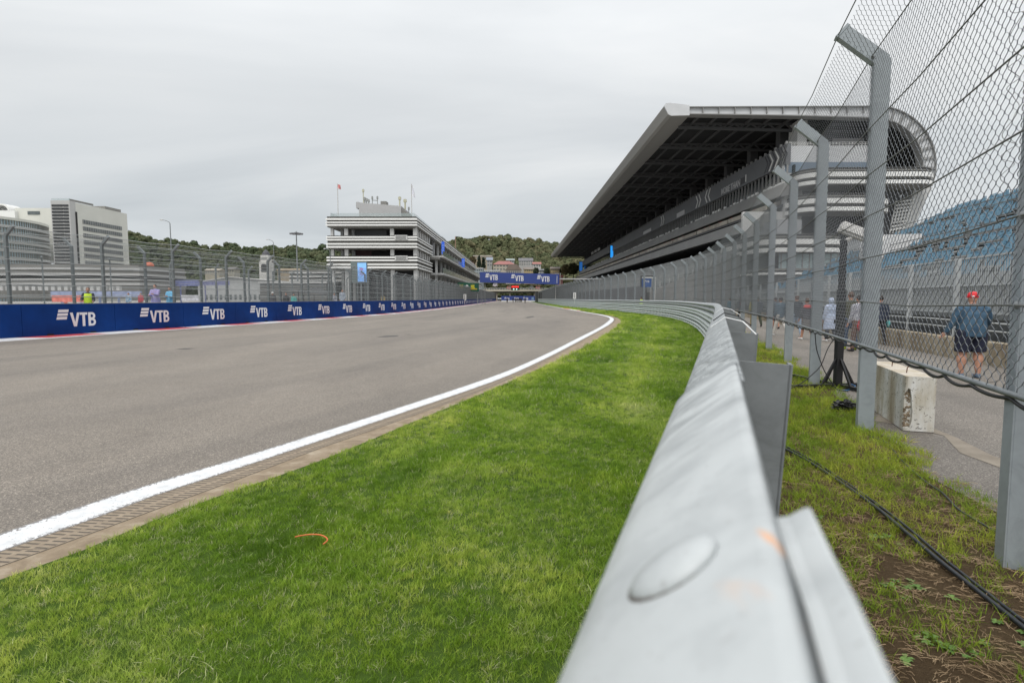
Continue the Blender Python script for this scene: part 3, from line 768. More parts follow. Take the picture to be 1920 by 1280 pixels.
# ---------------------------------------------------------------- grass
def m_blade(name, dark, mid, light, dry, scale=0.5):
    k = NT(name)
    a = k.noise(k.pos, 0.75, 5, 0.62, 0.5, stretch=(1.0, 0.55, 1)); b = k.noise(k.pos, 14, 3, 0.6)
    f = k.math('ADD', k.math('MULTIPLY', a, 0.72), k.math('MULTIPLY', b, 0.28))
    c = k.ramp(f, [(0.34, dark), (0.47, mid), (0.58, light), (0.70, dry)])
    tn = k.n.new('ShaderNodeAttribute'); tn.attribute_type = 'INSTANCER'; tn.attribute_name = 'tone'
    c = k.mix(1.0, c, k.ramp(tn.outputs['Fac'], [(0.0, (0.36, 0.50, 0.35)), (0.5, (0.92, 0.96, 0.9)), (1.0, (1.65, 1.35, 1.8))]), 'MULTIPLY')
    oi = k.n.new('ShaderNodeObjectInfo')
    c = k.mix(1.0, c, k.ramp(oi.outputs['Random'], [(0.0, (0.72, 0.76, 0.7)), (0.75, (1.12, 1.1, 1.0)), (0.97, (1.3, 1.25, 1.2)), (1.0, (2.0, 1.5, 2.6))]), 'MULTIPLY')
    z = k.sep(k.pos)[2]
    k.put(k.b.inputs['Transmission Weight'], 0.0)
    sub = k.n.new('ShaderNodeBsdfTranslucent'); k.l.new(c, sub.inputs[0])
    k.done(c, 0.55, 0, 0.30)
    ms = k.n.new('ShaderNodeMixShader'); ms.inputs[0].default_value = 0.35
    o_ = [n for n in k.n if n.type == 'OUTPUT_MATERIAL'][0]
    k.l.new(k.b.outputs[0], ms.inputs[1]); k.l.new(sub.outputs[0], ms.inputs[2]); k.l.new(ms.outputs[0], o_.inputs[0])
    return k.m
M_GRASS = m_blade('lawn blades', (0.105, 0.195, 0.014), (0.225, 0.36, 0.032), (0.40, 0.51, 0.095), (0.56, 0.60, 0.30))
M_GRASS2 = m_blade('verge blades', (0.14, 0.24, 0.025), (0.28, 0.38, 0.04), (0.44, 0.48, 0.07), (0.50, 0.43, 0.15))
M_STRAW = mat('dry straw', (0.24, 0.16, 0.09), 0.9, col2=(0.44, 0.32, 0.19), vscale=9)
def tuft_mesh(name, m, n, rad, h0, h1, w0, lean, seed):
    r = np.random.default_rng(seed); V = []; F = []
    for i in range(n):
        a = r.uniform(0, 2*math.pi); q = rad*math.sqrt(r.uniform()); px_, py_ = q*math.cos(a), q*math.sin(a)
        h = r.uniform(h0, h1); la = r.uniform(0, 2*math.pi); ln = r.uniform(0.15, lean)*h; wd = w0*r.uniform(0.7, 1.2); fa = r.uniform(0, math.pi)
        cx_, sy_ = math.cos(fa)*wd/2, math.sin(fa)*wd/2; b = len(V); L = (math.cos(la), math.sin(la))
        for t, wf in ((0, 0.8), (0.4, 1.0), (0.75, 0.7)):
            x = px_+L[0]*ln*t*t; y = py_+L[1]*ln*t*t; z = h*t*(1-0.25*t*ln/h)
            V += [(x-cx_*wf, y-sy_*wf, z), (x+cx_*wf, y+sy_*wf, z)]
        V.append((px_+L[0]*ln, py_+L[1]*ln, h*(1-0.25*ln/h)))
        F += [(b, b+1, b+3, b+2), (b+2, b+3, b+5, b+4), (b+4, b+5, b+6)]
    return mesh_from(name, V, F, m)
def scatter(name, pts, scl, metas, kind='stuff', tilt=0.0, label=None, tone=None):
    """one object: points carrying a scale, instances of small meshes chosen at random, real geometry on every point"""
    coll = bpy.data.collections.new(name+'_pieces')
    for i, me in enumerate(metas):
        ob = bpy.data.objects.new(name+'_piece_%d' % i, me); coll.objects.link(ob)
    me = bpy.data.meshes.new(name); me.vertices.add(len(pts)); me.vertices.foreach_set('co', np.asarray(pts, np.float32).ravel())
    at_ = me.attributes.new('scl', 'FLOAT', 'POINT'); at_.data.foreach_set('value', np.asarray(scl, np.float32))
    tt_ = me.attributes.new('tone', 'FLOAT', 'POINT'); tt_.data.foreach_set('value', np.asarray(tone if tone is not None else np.full(len(pts), 0.5), np.float32))
    me.update(); o = add(name, me); o['kind'] = kind
    if label: o['label'] = label
    ng = bpy.data.node_groups.new(name, 'GeometryNodeTree')
    ng.interface.new_socket('Geometry', in_out='INPUT', socket_type='NodeSocketGeometry'); ng.interface.new_socket('Geometry', in_out='OUTPUT', socket_type='NodeSocketGeometry')
    n = ng.nodes; l = ng.links; gi = n.new('NodeGroupInput'); go = n.new('NodeGroupOutput')
    iop = n.new('GeometryNodeInstanceOnPoints'); ci = n.new('GeometryNodeCollectionInfo'); ci.inputs['Collection'].default_value = coll
    ci.inputs['Separate Children'].default_value = True; ci.inputs['Reset Children'].default_value = True
    iop.inputs['Pick Instance'].default_value = True
    rv = n.new('FunctionNodeRandomValue'); rv.data_type = 'INT'; rv.inputs[4].default_value = 0; rv.inputs[5].default_value = len(metas)-1
    rr = n.new('FunctionNodeRandomValue'); rr.data_type = 'FLOAT_VECTOR'; rr.inputs[0].default_value = (-tilt, -tilt, 0); rr.inputs[1].default_value = (tilt, tilt, 6.283); rr.inputs['Seed'].default_value = 3
    na = n.new('GeometryNodeInputNamedAttribute'); na.data_type = 'FLOAT'; na.inputs[0].default_value = 'scl'
    m2p = n.new('GeometryNodeMeshToPoints')
    l.new(gi.outputs[0], m2p.inputs[0]); l.new(m2p.outputs[0], iop.inputs['Points']); l.new(ci.outputs[0], iop.inputs['Instance'])
    l.new(rv.outputs[2], iop.inputs['Instance Index']); l.new(rr.outputs[0], iop.inputs['Rotation']); l.new(na.outputs[0], iop.inputs['Scale'])
    l.new(iop.outputs[0], go.inputs[0])
    md = o.modifiers.new('scatter', 'NODES'); md.node_group = ng; return o
def strip_points(xa, xb, y0, y1, dens):
    """random points between two x(y) curves"""
    ys = rng.uniform(y0, y1, int(max(np.max(xb(np.linspace(y0, y1, 20))-xa(np.linspace(y0, y1, 20))), 0.1)*(y1-y0)*dens))
    A, Bx = xa(ys), xb(ys); Wm = np.max(Bx-A); x = A+rng.uniform(0, Wm, len(ys)); k = x < Bx
    return np.stack([x[k], ys[k]], 1)
gx0 = lambda y: byz(E4, y)-0.02+0.05*np.sin(y*7)*np.sin(y*2.3)+0.035*np.sin(y*23+1)
gx1 = lambda y: byz(RAIL, y)-0.02
def vis(P, mrg=60):
    """keeps the points that the photograph or a camera one step aside could see"""
    u = P[:, 0]/np.maximum(P[:, 1], 0.1); return np.abs(u) < (960+mrg*4)/1067
tufts = [tuft_mesh('blades', M_GRASS, 22, 0.052, 0.026, 0.066, 0.0034, 1.0, i) for i in range(5)]
M_DRYB = mat('dry grass clippings', (0.30, 0.34, 0.14), 0.8, col2=(0.50, 0.50, 0.28), vscale=12)
tufts.append(tuft_mesh('blades', M_DRYB, 9, 0.060, 0.03, 0.07, 0.0036, 2.2, 11))
tufts.append(tuft_mesh('blades', M_GRASS, 9, 0.045, 0.05, 0.10, 0.0042, 0.9, 12))
bands = [(1.9, 4.5, 1150, 0.74), (4.5, 8, 620, 0.88), (8, 14, 230, 1.25), (14, 26, 62, 1.9), (26, 60, 20, 2.6), (60, 150, 6, 3.6)]
PP = []; SS = []
for y0, y1, dn, s_ in bands:
    P = strip_points(gx0, gx1, y0, y1, dn); P = P[vis(P)]
    dE = P[:, 0]-byz(E4, P[:, 1]); keep = rng.uniform(0, 1, len(P)) < np.clip(dE/0.10+0.12, 0, 1); P = P[keep]; dE = dE[keep]
    hgt = 0.85+0.35*np.sin(P[:, 0]*2.3+P[:, 1]*1.1)*np.sin(P[:, 1]*1.9-P[:, 0])
    near_rail = np.clip(1-(byz(RAIL, P[:, 1])-P[:, 0])/0.25, 0, 1)
    zf = s_ if s_ < 1.5 else 1+(s_-1)*0.45
    PP.append(np.column_stack([P, np.full(len(P), 0.0)])); SS.append(s_*np.clip(hgt+0.25*near_rail, 0.78, 1.35)*rng.uniform(0.75, 1.2, len(P)))
PP = np.concatenate(PP); SS = np.concatenate(SS)
ta = (PP[:, 0]-byz(E4, PP[:, 1]))/np.maximum(0.3, byz(RAIL, PP[:, 1])-byz(E4, PP[:, 1]))
farw = np.clip((PP[:, 1]-3)/8, 0, 1)
stripe = 0.62+0.25*np.cos(ta*2*math.pi*1.5+0.3)-0.32*np.exp(-((ta-0.72)/0.16)**2)
X_, Y_ = PP[:, 0], PP[:, 1]
blot = 0.5+0.20*np.sin(X_*1.9+1.3*np.sin(Y_*1.3))*np.sin(Y_*1.6+X_*0.7)+0.16*np.sin(X_*5.3+Y_*2.1)*np.sin(Y_*4.7-X_*3)-0.25*np.clip(ta-0.55, 0, 1)+0.22*np.clip(0.35-ta, 0, 1)
TONE = np.clip(stripe*farw*0.85+blot*(1-farw*0.85)+rng.normal(0, 0.08, len(PP)), 0, 1)
# flattened pale clumps of clippings
print('lawn tufts', len(PP))
scatter('grass', PP, SS, tufts, tilt=0.12, tone=TONE, label='mown lawn strip between the white line and the guardrail')
# verge behind the rail
tv = [tuft_mesh('blades', M_GRASS2, 11, 0.055, 0.03, 0.11, 0.0045, 1.1, 30+i) for i in range(4)]
vx0 = lambda y: byz(RAIL, y)+0.02; vx1 = lambda y: byz(EDGE_R, y)+0.16+0.06*np.sin(y*7)
PP = []; SS = []
for y0, y1, dn, s_ in [(1.3, 5, 330, 0.8), (5, 9, 330, 1.0), (9, 20, 110, 1.3), (20, 70, 22, 2.2)]:
    P = strip_points(vx0, vx1, y0, y1, dn)
    nz = 0.5+0.5*np.sin(P[:, 0]*5.1+1.3*np.sin(P[:, 1]*3.3))*np.sin(P[:, 1]*4.3+np.sin(P[:, 0]*6))
    thr = np.clip(0.80-(P[:, 1]-2.4)*0.42, 0.04, 0.80)
    keep = nz > thr*rng.uniform(0.55, 1.15, len(P)); P = P[keep]
    PP.append(np.column_stack([P, np.zeros(len(P))])); SS.append(s_*rng.uniform(0.55, 1.25, len(P)))
PP = np.concatenate(PP); SS = np.concatenate(SS)
scatter('grass', PP, SS, tv, tilt=0.25, label='patchy rough grass on the brown soil behind the guardrail')
# straw litter
def straw(seed):
    r = np.random.default_rng(seed); mb = MB()
    for i in range(9):
        p = Vector((r.uniform(-.06, .06), r.uniform(-.06, .06), r.uniform(0.003, 0.012))); a = r.normal(0.9, 0.7); L = r.uniform(0.02, 0.07)
        q_ = p+Vector((math.cos(a)*L, math.sin(a)*L, r.uniform(-0.004, 0.008))); mb.tube([p, (p+q_)/2+Vector((0, 0, 0.003)), q_], 0.0011, 3)
    return mb.me('straw', M_STRAW, fix=False)
P = strip_points(vx0, vx1, 1.3, 7, 150); P = P[rng.uniform(0, 1, len(P)) < np.clip(1.25-(P[:, 1]-1.5)*0.16, 0.15, 1)]
scatter('straw_litter', np.column_stack([P, np.full(len(P), 0.004)]), rng.uniform(0.6, 1.4, len(P)), [straw(i) for i in range(5)], label='dry straw bits lying on the brown soil behind the guardrail')
# broad-leaved weeds
def weed(seed, m):
    r = np.random.default_rng(seed); V = []; F = []
    for i in range(11):
        a = r.uniform(0, 6.28); L = r.uniform(0.04, 0.09); up = r.uniform(0.15, 0.8); wd = L*r.uniform(0.16, 0.24); b = len(V); d = (math.cos(a), math.sin(a)); n_ = (-d[1], d[0])
        for t, wf in ((0, 0.2), (0.35, 0.9), (0.7, 1.0)):
            z = up*L*t*(1.3-t); V += [(d[0]*L*t-n_[0]*wd*wf, d[1]*L*t-n_[1]*wd*wf, z+0.004), (d[0]*L*t+n_[0]*wd*wf, d[1]*L*t+n_[1]*wd*wf, z+0.004)]
        V.append((d[0]*L, d[1]*L, up*L*0.25+0.003)); F += [(b, b+1, b+3, b+2), (b+2, b+3, b+5, b+4), (b+4, b+5, b+6)]
    return mesh_from('leaf_rosette', V, F, m)
M_WEED = mat('weed leaf', (0.085, 0.18, 0.03), 0.6, col2=(0.17, 0.27, 0.06), vscale=20)
wp = []
for c_, n_, sp in ((gp(1745,1200),4,0.03),(gp(1790,1225),3,0.03),(gp(1690,1240),3,0.04),(gp(1880,1190),4,0.06),(gp(1735,1110),4,0.09),(gp(1690,1095),6,0.08),(gp(1650,1010),6,0.12)):
    for i in range(n_): wp.append((c_.x+rng.normal(0, sp), c_.y+rng.normal(0, sp), 0.004))
for i in range(20): 
    y = rng.uniform(1.6, 8); wp.append((rng.uniform(vx0(y), vx1(y)), y, 0.004))
scatter('weeds', np.array(wp), rng.uniform(0.25, 0.6, len(wp)), [weed(i, M_WEED) for i in range(4)], tilt=0.15, label='small broad-leaved weeds sprouting in the bare soil')

# cables on the ground
def pxtube(name, pts, r, m, h, label, cat, n=8, group=None):
    P = catmull([tuple(gp(a, b, h).xy) for a, b in pts], 0.08); mb = MB()
    mb.tube([(p[0], p[1], h+0.006*math.sin(i*0.23)) for i, p in enumerate(P)], r, n)
    return tag(mb.build(name, m, None, smooth=True), label, cat, group)
M_HOSE = mat('dark hose', (0.022, 0.026, 0.032), 0.35, var=0.3, vscale=30, bump=0.1, bscale=60)
for dx, dy, nm in ((0, 0, 'thick'), (10, 3, 'thin')):
    pxtube('ground_cable', [(1440+dx,822),(1465+dx,838),(1520+dx,867),(1580+dx,905),(1640+dx,949),(1700+dx,1000-dy),(1760+dx,1050-dy),(1830+dx,1103-dy),(1925+dx,1178-dy),(2010+dx,1250)], 0.013 if nm == 'thick' else 0.009, M_HOSE, 0.030, '%s black cable of the pair running diagonally over the soil' % ('thicker' if nm == 'thick' else 'thinner'), 'cable', group='black cables on the soil')
pxtube('ground_cable', [(1630,818),(1655,826),(1690,862),(1740,905),(1765,922),(1800,958),(1840,982),(1890,1010)], 0.007, M_HOSE, 0.022, 'thin dark cable half hidden in grass at the edge of the service road', 'cable')
# orange loop in the lawn
pxtube('wire_loop', [(553,1006),(566,1004),(585,1002.5),(601,1004),(612,1009),(614,1014),(606,1020)], 0.0045, mat('orange plastic', (0.62, 0.15, 0.04), 0.6), 0.062, 'thin curved piece of orange wire lying in the lawn', 'wire')
# ---------------------------------------------------------------- main grandstand on the right
M_ROOFG = mat('roof edge metal', (0.30, 0.295, 0.28), 0.55, var=0.12, vscale=0.15, stretch=(1, 0.1, 1))
M_WALLW = mat('white cladding', (0.60, 0.61, 0.62), 0.6, var=0.06, vscale=0.4)
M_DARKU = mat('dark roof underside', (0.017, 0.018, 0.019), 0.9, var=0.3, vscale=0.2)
M_TRUSS = mat('dark truss paint', (0.085, 0.086, 0.088), 0.8)
M_GREYB = mat('grey fascia board', (0.145, 0.15, 0.16), 0.6, var=0.12, vscale=0.1)
M_GREYP = mat('light grey parapet', (0.27, 0.27, 0.265), 0.8, var=0.10, vscale=0.15)
M_DGLASS = mat('dark glazing', (0.02, 0.028, 0.03), 0.12, var=0.3, vscale=0.1)
M_BGLASS = mat('pale blue glazing', (0.20, 0.26, 0.33), 0.2, var=0.15, vscale=0.3)
M_TGLASS = mat('pale teal glazing', (0.38, 0.47, 0.48), 0.25, var=0.2, vscale=0.3)
M_STRW = mat('white louvre', (0.72, 0.72, 0.70), 0.6)
M_STRG = mat('grey louvre', (0.22, 0.215, 0.20), 0.8, var=0.1, vscale=0.6)
M_STRD = mat('dark gap', (0.035, 0.035, 0.035), 0.9)
M_COLW = mat('pale column paint', (0.55, 0.55, 0.54), 0.7)
M_SEATC = mat('cream seat plastic', (0.50, 0.47, 0.40), 0.7, col2=(0.25, 0.22, 0.19), vscale=0.35)
M_SEATG = mat('grey seat plastic', (0.26, 0.27, 0.27), 0.7, col2=(0.40, 0.41, 0.40), vscale=0.5)
Z0 = 90.0; KX = 0.08435; SL = 302.0
def gX(px, py=360): return (px-960)*KX/(cP+(640-py)/FPX*sP)
def gH(py): return at(960, py, Z0).z
gs = empty('grandstand', (0, Z0, 0), 'huge covered grandstand with dark overhanging roof and rounded striped end', 'grandstand')
gs.rotation_euler = (0, 0, -0.0103)
# rotation pivots about (0, Z0): children use local y from 0 to SL
def gpart(mb, name, m, smooth=False, parent=None, label=None):
    o = mb.build(name, m, parent or gs, smooth)
    if label: o['label'] = label
    return o
nose = [(1244,201),(1247.5,195.5),(1256,195.3),(1291,199.5),(1291,218.5),(1257,219),(1251.5,216)]
nose = [(gX(a, b), gH(b)) for a, b in nose]
mb = MB(); mb.prism(nose, 'y', 0.0, SL); rf = gpart(mb, 'roof_edge', M_ROOFG, label='long rounded grey nose of the roof above the track')
mb = MB(); mb.prism(nose, 'y', -0.25, -0.003); gpart(mb, 'roof_edge_cap', M_WALLW, label='white end cap of the roof nose')
# roof shell: flat deck then quarter barrel
cxp, cyp, ro, ri = 1640, 310, 104, 84
def arc(r, a0, a1, n): return [(cxp+r*math.sin(a0+(a1-a0)*i/n), cyp-r*math.cos(a0+(a1-a0)*i/n)) for i in range(n+1)]
outer = [(1291, 206)]+arc(ro, 0, R(112), 16)
inner = [(1291, 213)]+[(1640, 213)]+arc(ro-7, 0.05, R(112), 16)
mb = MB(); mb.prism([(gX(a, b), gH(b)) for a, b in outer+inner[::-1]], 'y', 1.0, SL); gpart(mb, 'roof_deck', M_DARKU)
# end girder: thick white band that follows the roof outline
og = [(1291, 203)]+arc(107, 0, R(108), 18); ig = [(1291, 214.5), (1500, 218.5), (1640, 223)]+arc(85, 0.05, R(108), 18)
mb = MB(); mb.prism([(gX(a, b), gH(b)) for a, b in og+ig[::-1]], 'y', 0.15, 1.2); eg = gpart(mb, 'end_girder', M_WALLW, label='white girder framing the near end of the roof')
mb = MB(); fl_ = [(1291, 201.7)]+arc(108.5, 0, R(108), 18); mb.prism([(gX(a, b), gH(b)) for a, b in fl_+og[::-1]], 'y', -0.25, 1.4)
fl2 = [(1291, 214.5), (1500, 218.5), (1640, 223)]+arc(85, 0.05, R(108), 18); fl3 = [(1291, 216.2), (1500, 220.2), (1640, 224.8)]+arc(83.2, 0.05, R(108), 18)
mb.prism([(gX(a, b), gH(b)) for a, b in fl2+fl3[::-1]], 'y', -0.25, 1.4); gpart(mb, 'girder_flange', M_GREYP, parent=eg)
mb = MB()
for px_ in np.arange(1312, 1640, 29.5): mb.box(gX(px_), gX(px_)+0.12, -0.2, 0.15, gH(214.6), gH(203.2))
for a in np.arange(0.12, R(106), 0.19):
    p = (cxp+107*math.sin(a), cyp-107*math.cos(a)); q_ = (cxp+86*math.sin(a), cyp-86*math.cos(a))
    mb.bar((gX(*p), -0.03, gH(p[1])), (gX(*q_), -0.03, gH(q_[1])), 0.34, 0.12, up=(0, 1, 0))
gpart(mb, 'stiffener', M_GREYP, parent=eg)
# trusses under the roof
for i in range(25):
    y = 5.0+i*12.2; mb = MB()
    mb.bar((gX(1285), y, gH(222)), (gX(1600), y, gH(232)), 0.34, 0.42)
    mb.bar((gX(1291), y, gH(215)), (gX(1600), y, gH(216)), 0.30, 0.3)
    for k in range(9):
        a = 1295+k*33
        mb.bar((gX(a), y, gH(215)), (gX(a+16), y, gH(224+k)), 0.22, 0.22); mb.bar((gX(a+16), y, gH(224+k)), (gX(a+33), y, gH(215)), 0.22, 0.22)
    gpart(mb, 'roof_truss', M_TRUSS)
mb = MB()
for px_ in (1310, 1345, 1380, 1415, 1450, 1490):
    mb.box(gX(px_)-0.2, gX(px_)+0.2, 1.5, SL-2, gH(216.5), gH(213.4))
gpart(mb, 'roof_purlin', M_TRUSS)
for i in range(24):
    mb = MB(); y = 8.0+i*12.2; mb.box(gX(1500), gX(1500)+1.4, y, y+1.6, gH(330), gH(216)); gpart(mb, 'column', M_TRUSS)
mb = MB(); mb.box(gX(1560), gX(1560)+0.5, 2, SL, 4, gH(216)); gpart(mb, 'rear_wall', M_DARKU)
# tall board with chevrons
XF = gX(1475)
mb = MB(); mb.box(XF, XF+0.7, 1.0, SL-20, gH(307), gH(267)); fb = gpart(mb, 'fascia_board', M_GREYB, label='long grey board with white chevrons and lettering along the upper tier')
mb = MB()
for i in range(95): mb.box(XF-0.02, XF+0.28, 1.2+i*1.9, 1.55+i*1.9, gH(267)-0.05, gH(262))
gpart(mb, 'board_spikes', M_GREYP, parent=fb)
def chev(y, dr, m, wd=0.42, ext=1.25):
    mb = MB(); zt, zb_, zm = gH(269.5), gH(304), gH(287)
    for a, b in (((y, zt), (y+dr*ext, zm)), ((y+dr*ext, zm), (y, zb_))):
        mb._a([(XF-0.06, a[0]-wd/2, a[1]), (XF-0.06, a[0]+wd/2, a[1]), (XF-0.06, b[0]+wd/2, b[1]), (XF-0.06, b[0]-wd/2, b[1]),
               (XF+0.01, a[0]-wd/2, a[1]), (XF+0.01, a[0]+wd/2, a[1]), (XF+0.01, b[0]+wd/2, b[1]), (XF+0.01, b[0]-wd/2, b[1])],
              [(0,1,2,3),(7,6,5,4),(0,4,5,1),(1,5,6,2),(2,6,7,3),(3,7,4,0)])
    return mb
M_CHD = mat('dark chevron', (0.07, 0.072, 0.078), 0.6)
def yz(px_): return (XF-0.93)*FPX/(px_-971)-Z0
for px_, dr in ((1431, -1), (1441, -1), (1319, 1), (1324.5, 1), (1299, -1), (1304, -1), (1235, -1), (1238.5, -1)):
    gpart(chev(yz(px_), dr, None, 0.42 if px_ > 1400 else 0.6), 'chevron', M_STRW, parent=fb)
for px_ in (1422.5, 1426.5, 1436, 1446, 1451, 1456):
    gpart(chev(yz(px_), -1, None, 0.3), 'chevron', M_CHD, parent=fb)
def text_mesh(txt, size, th, m, bold=0.0, name='lettering'):
    cu = bpy.data.curves.new(name, 'FONT'); cu.body = txt; cu.size = size; cu.extrude = th; cu.offset = bold; cu.align_x = 'CENTER'; cu.resolution_u = 3
    ob = bpy.data.objects.new(name, cu); sc.collection.objects.link(ob); dg = bpy.context.evaluated_depsgraph_get()
    me = bpy.data.meshes.new_from_object(ob.evaluated_get(dg)); bpy.data.objects.remove(ob); bpy.data.curves.remove(cu)
    me.materials.clear(); me.materials.append(m); return me
def side_text(txt, y, z, size, m, parent, X):
    o = add('lettering', text_mesh(txt, size, 0.03, m, 0.03), parent)
    o.matrix_local = Matrix(((0, 0, -1, X-0.05), (-1, 0, 0, y), (0, 1, 0, z), (0, 0, 0, 1))); return o
M_LTR = mat('pale lettering', (0.55, 0.55, 0.56), 0.6)
side_text('MORE THAN', (yz(1350)+yz(1373))/2, gH(303), 1.75, M_LTR, fb, XF)
mb = MB(); mb.box(XF-0.05, XF+0.01, yz(1389.5), yz(1388.0), gH(301), gH(285)); gpart(mb, 'white_mark', M_STRW, parent=fb)
mb = MB(); mb.box(XF-0.04, XF+0.01, yz(1389.0), yz(1376), gH(302), gH(288)); gpart(mb, 'dark_panel', M_CHD, parent=fb)
mb = MB(); mb.box(XF-0.05, XF+0.01, yz(1278), yz(1264), gH(304), gH(290)); gpart(mb, 'pale_panel', M_LTR, parent=fb)
mb = MB(); mb.box(XF-0.05, XF+0.01, yz(1217), yz(1203), gH(304), gH(292)); gpart(mb, 'pale_panel', M_LTR, parent=fb)
for i in range(11):
    px_ = 1109+i*1.45; y = (XF-0.93)*FPX/(px_-971)-Z0
    if y < SL-3 and i % 4 != 3:
        mb = MB(); mb.box(XF-0.5, XF-0.3, y-1.2, y+0.4, gH(263), gH(246)); gpart(mb, 'roof_letter', M_LTR)
# glazing with mullions, upper parapet, cream seats, lower parapet, lower terrace
mb = MB(); mb.box(XF+1.2, XF+1.5, 1, SL-20, gH(345), gH(307)); gpart(mb, 'glazing', M_DGLASS)
mb = MB()
for i in range(110): mb.box(XF+0.15, XF+0.4, 1.0+i*1.5, 1.16+i*1.5, gH(342), gH(306.8))
gpart(mb, 'mullions', M_GREYP)
mb = MB(); mb.prism([(gX(1470), gH(343)), (gX(1486), gH(341)), (gX(1486), gH(366)), (gX(1462), gH(369)), (gX(1462), gH(366))], 'y', 0.2, SL-8); gpart(mb, 'upper_parapet', M_GREYP)
mb = MB(); r_ = random.Random(3)
for i in range(150):
    if r_.random() < 0.78: mb.box(gX(1474), gX(1477), 1+i*1.7, 2.0+i*1.7, gH(342.8), gH(342.8)+r_.uniform(0.25, 0.6))
gpart(mb, 'white_covers', M_STRW)['kind'] = 'stuff'
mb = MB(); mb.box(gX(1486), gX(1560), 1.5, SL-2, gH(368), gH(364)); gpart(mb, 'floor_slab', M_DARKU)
def tiers(X0, H0_, X1, H1_, n, name, m, y0=2.0, y1=SL-4, holes=None):
    mb = MB(); r = random.Random(5)
    for i in range(n):
        xa = X0+(X1-X0)*i/n; ha = H0_+(H1_-H0_)*i/n
        y = y0
        while y < y1:
            L = r.uniform(9, 22); 
            mb.box(xa, xa+0.12, y, min(y+L, y1)-0.9, ha, ha+0.85); y += L
    return gpart(mb, name, m)
mb = MB(); mb.prism([(gX(1442), gH(397)), (gX(1442), gH(392)), (gX(1560), gH(350)), (gX(1560), gH(356))], 'y', 1.5, SL-2); gpart(mb, 'upper_stand', M_TRUSS)
tiers(gX(1446), gH(392), gX(1535), gH(362), 10, 'cream_seats', M_SEATC)
mb = MB(); r_ = random.Random(8)
M_REDP = mat('red plastic', (0.35, 0.05, 0.05), 0.7)
for i in range(46):
    y = r_.uniform(2, 240); mb.box(gX(1448), gX(1449.5), y, y+0.8, gH(392), gH(392)+1.0)
gpart(mb, 'red_seats', M_REDP).__setitem__('kind', 'stuff')
mb = MB(); mb.prism([(gX(1434), gH(402)), (gX(1446), gH(399)), (gX(1446), gH(424)), (gX(1428), gH(426))], 'y', 0.2, SL-4); gpart(mb, 'lower_parapet', M_GREYP)
mb = MB(); mb.box(gX(1446), gX(1560), 1.5, SL-2, gH(426), gH(421)); gpart(mb, 'floor_slab', M_DARKU)
mb = MB(); mb.prism([(gX(1225), 0.2), (gX(1225), 2.6), (gX(1445), gH(455)), (gX(1560), gH(430)), (gX(1560), 0.2)], 'y', 1.5, SL-2); gpart(mb, 'lower_stand', mat('terrace concrete', (0.22, 0.22, 0.215), 0.9, var=0.15, vscale=0.3))
tiers(gX(1228), 2.75, gX(1440), gH(457), 24, 'grey_seats', M_SEATG)
mb = MB(); mb.box(gX(1215), gX(1216.5), 1, SL, 0.2, 3.6); gpart(mb, 'front_wall', M_GREYB)
# near end: white block, glazing strips, rounded striped balconies, leg
mb = MB(); mb.box(gX(1475), gX(1645), 1.6, 2.4, 0.2, gH(270)); mb.box(gX(1512), gX(1644), 2.4, 14, 0.2, gH(272)); ew = gpart(mb, 'end_block', M_WALLW, label='white end block below the roof')
mb = MB(); mb.box(gX(1476.5), gX(1643), 1.54, 1.62, gH(321), gH(301)); mb.box(gX(1477), gX(1500), 1.50, 1.56, gH(345), gH(326)); gpart(mb, 'blue_glazing', M_BGLASS, parent=ew)
mb = MB()
for h in (270, 266.5, 263): mb.bar((gX(1476), 1.7, gH(h)), (gX(1643), 1.7, gH(h)), 0.07, 0.07)
for px_ in np.arange(1476, 1643, 6): mb.bar((gX(px_), 1.7, gH(270)), (gX(px_), 1.7, gH(263)), 0.07, 0.07)
gpart(mb, 'railing', M_STRW, parent=ew)
mb = MB(); mb.box(gX(1506), gX(1524), 3, 6, gH(270), gH(216)); gpart(mb, 'column', M_COLW)
mb = MB(); mb.box(gX(1524), gX(1645), 9, 9.6, gH(270), gH(214)); gpart(mb, 'recess_wall', mat('dark recess', (0.06, 0.062, 0.065), 0.8))
mb = MB(); mb.box(gX(1545), gX(1640), 4, 6, gH(256), gH(248)); gpart(mb, 'recess_beam', M_GREYP)
mb = MB(); mb.box(gX(1640), gX(1648), 1.3, 3, gH(335), gH(222)); gpart(mb, 'column', M_COLW)
pp = [(1648, 226)]+arc(83, 0.1, R(97), 12)+[(1648, 331)]
mb = MB(); mb.prism([(gX(a, b), gH(b)) for a, b in pp], 'y', 6, 7); gpart(mb, 'barrel_wall', mat('barrel end glass', (0.018, 0.02, 0.024), 0.3, var=0.3, vscale=0.3))
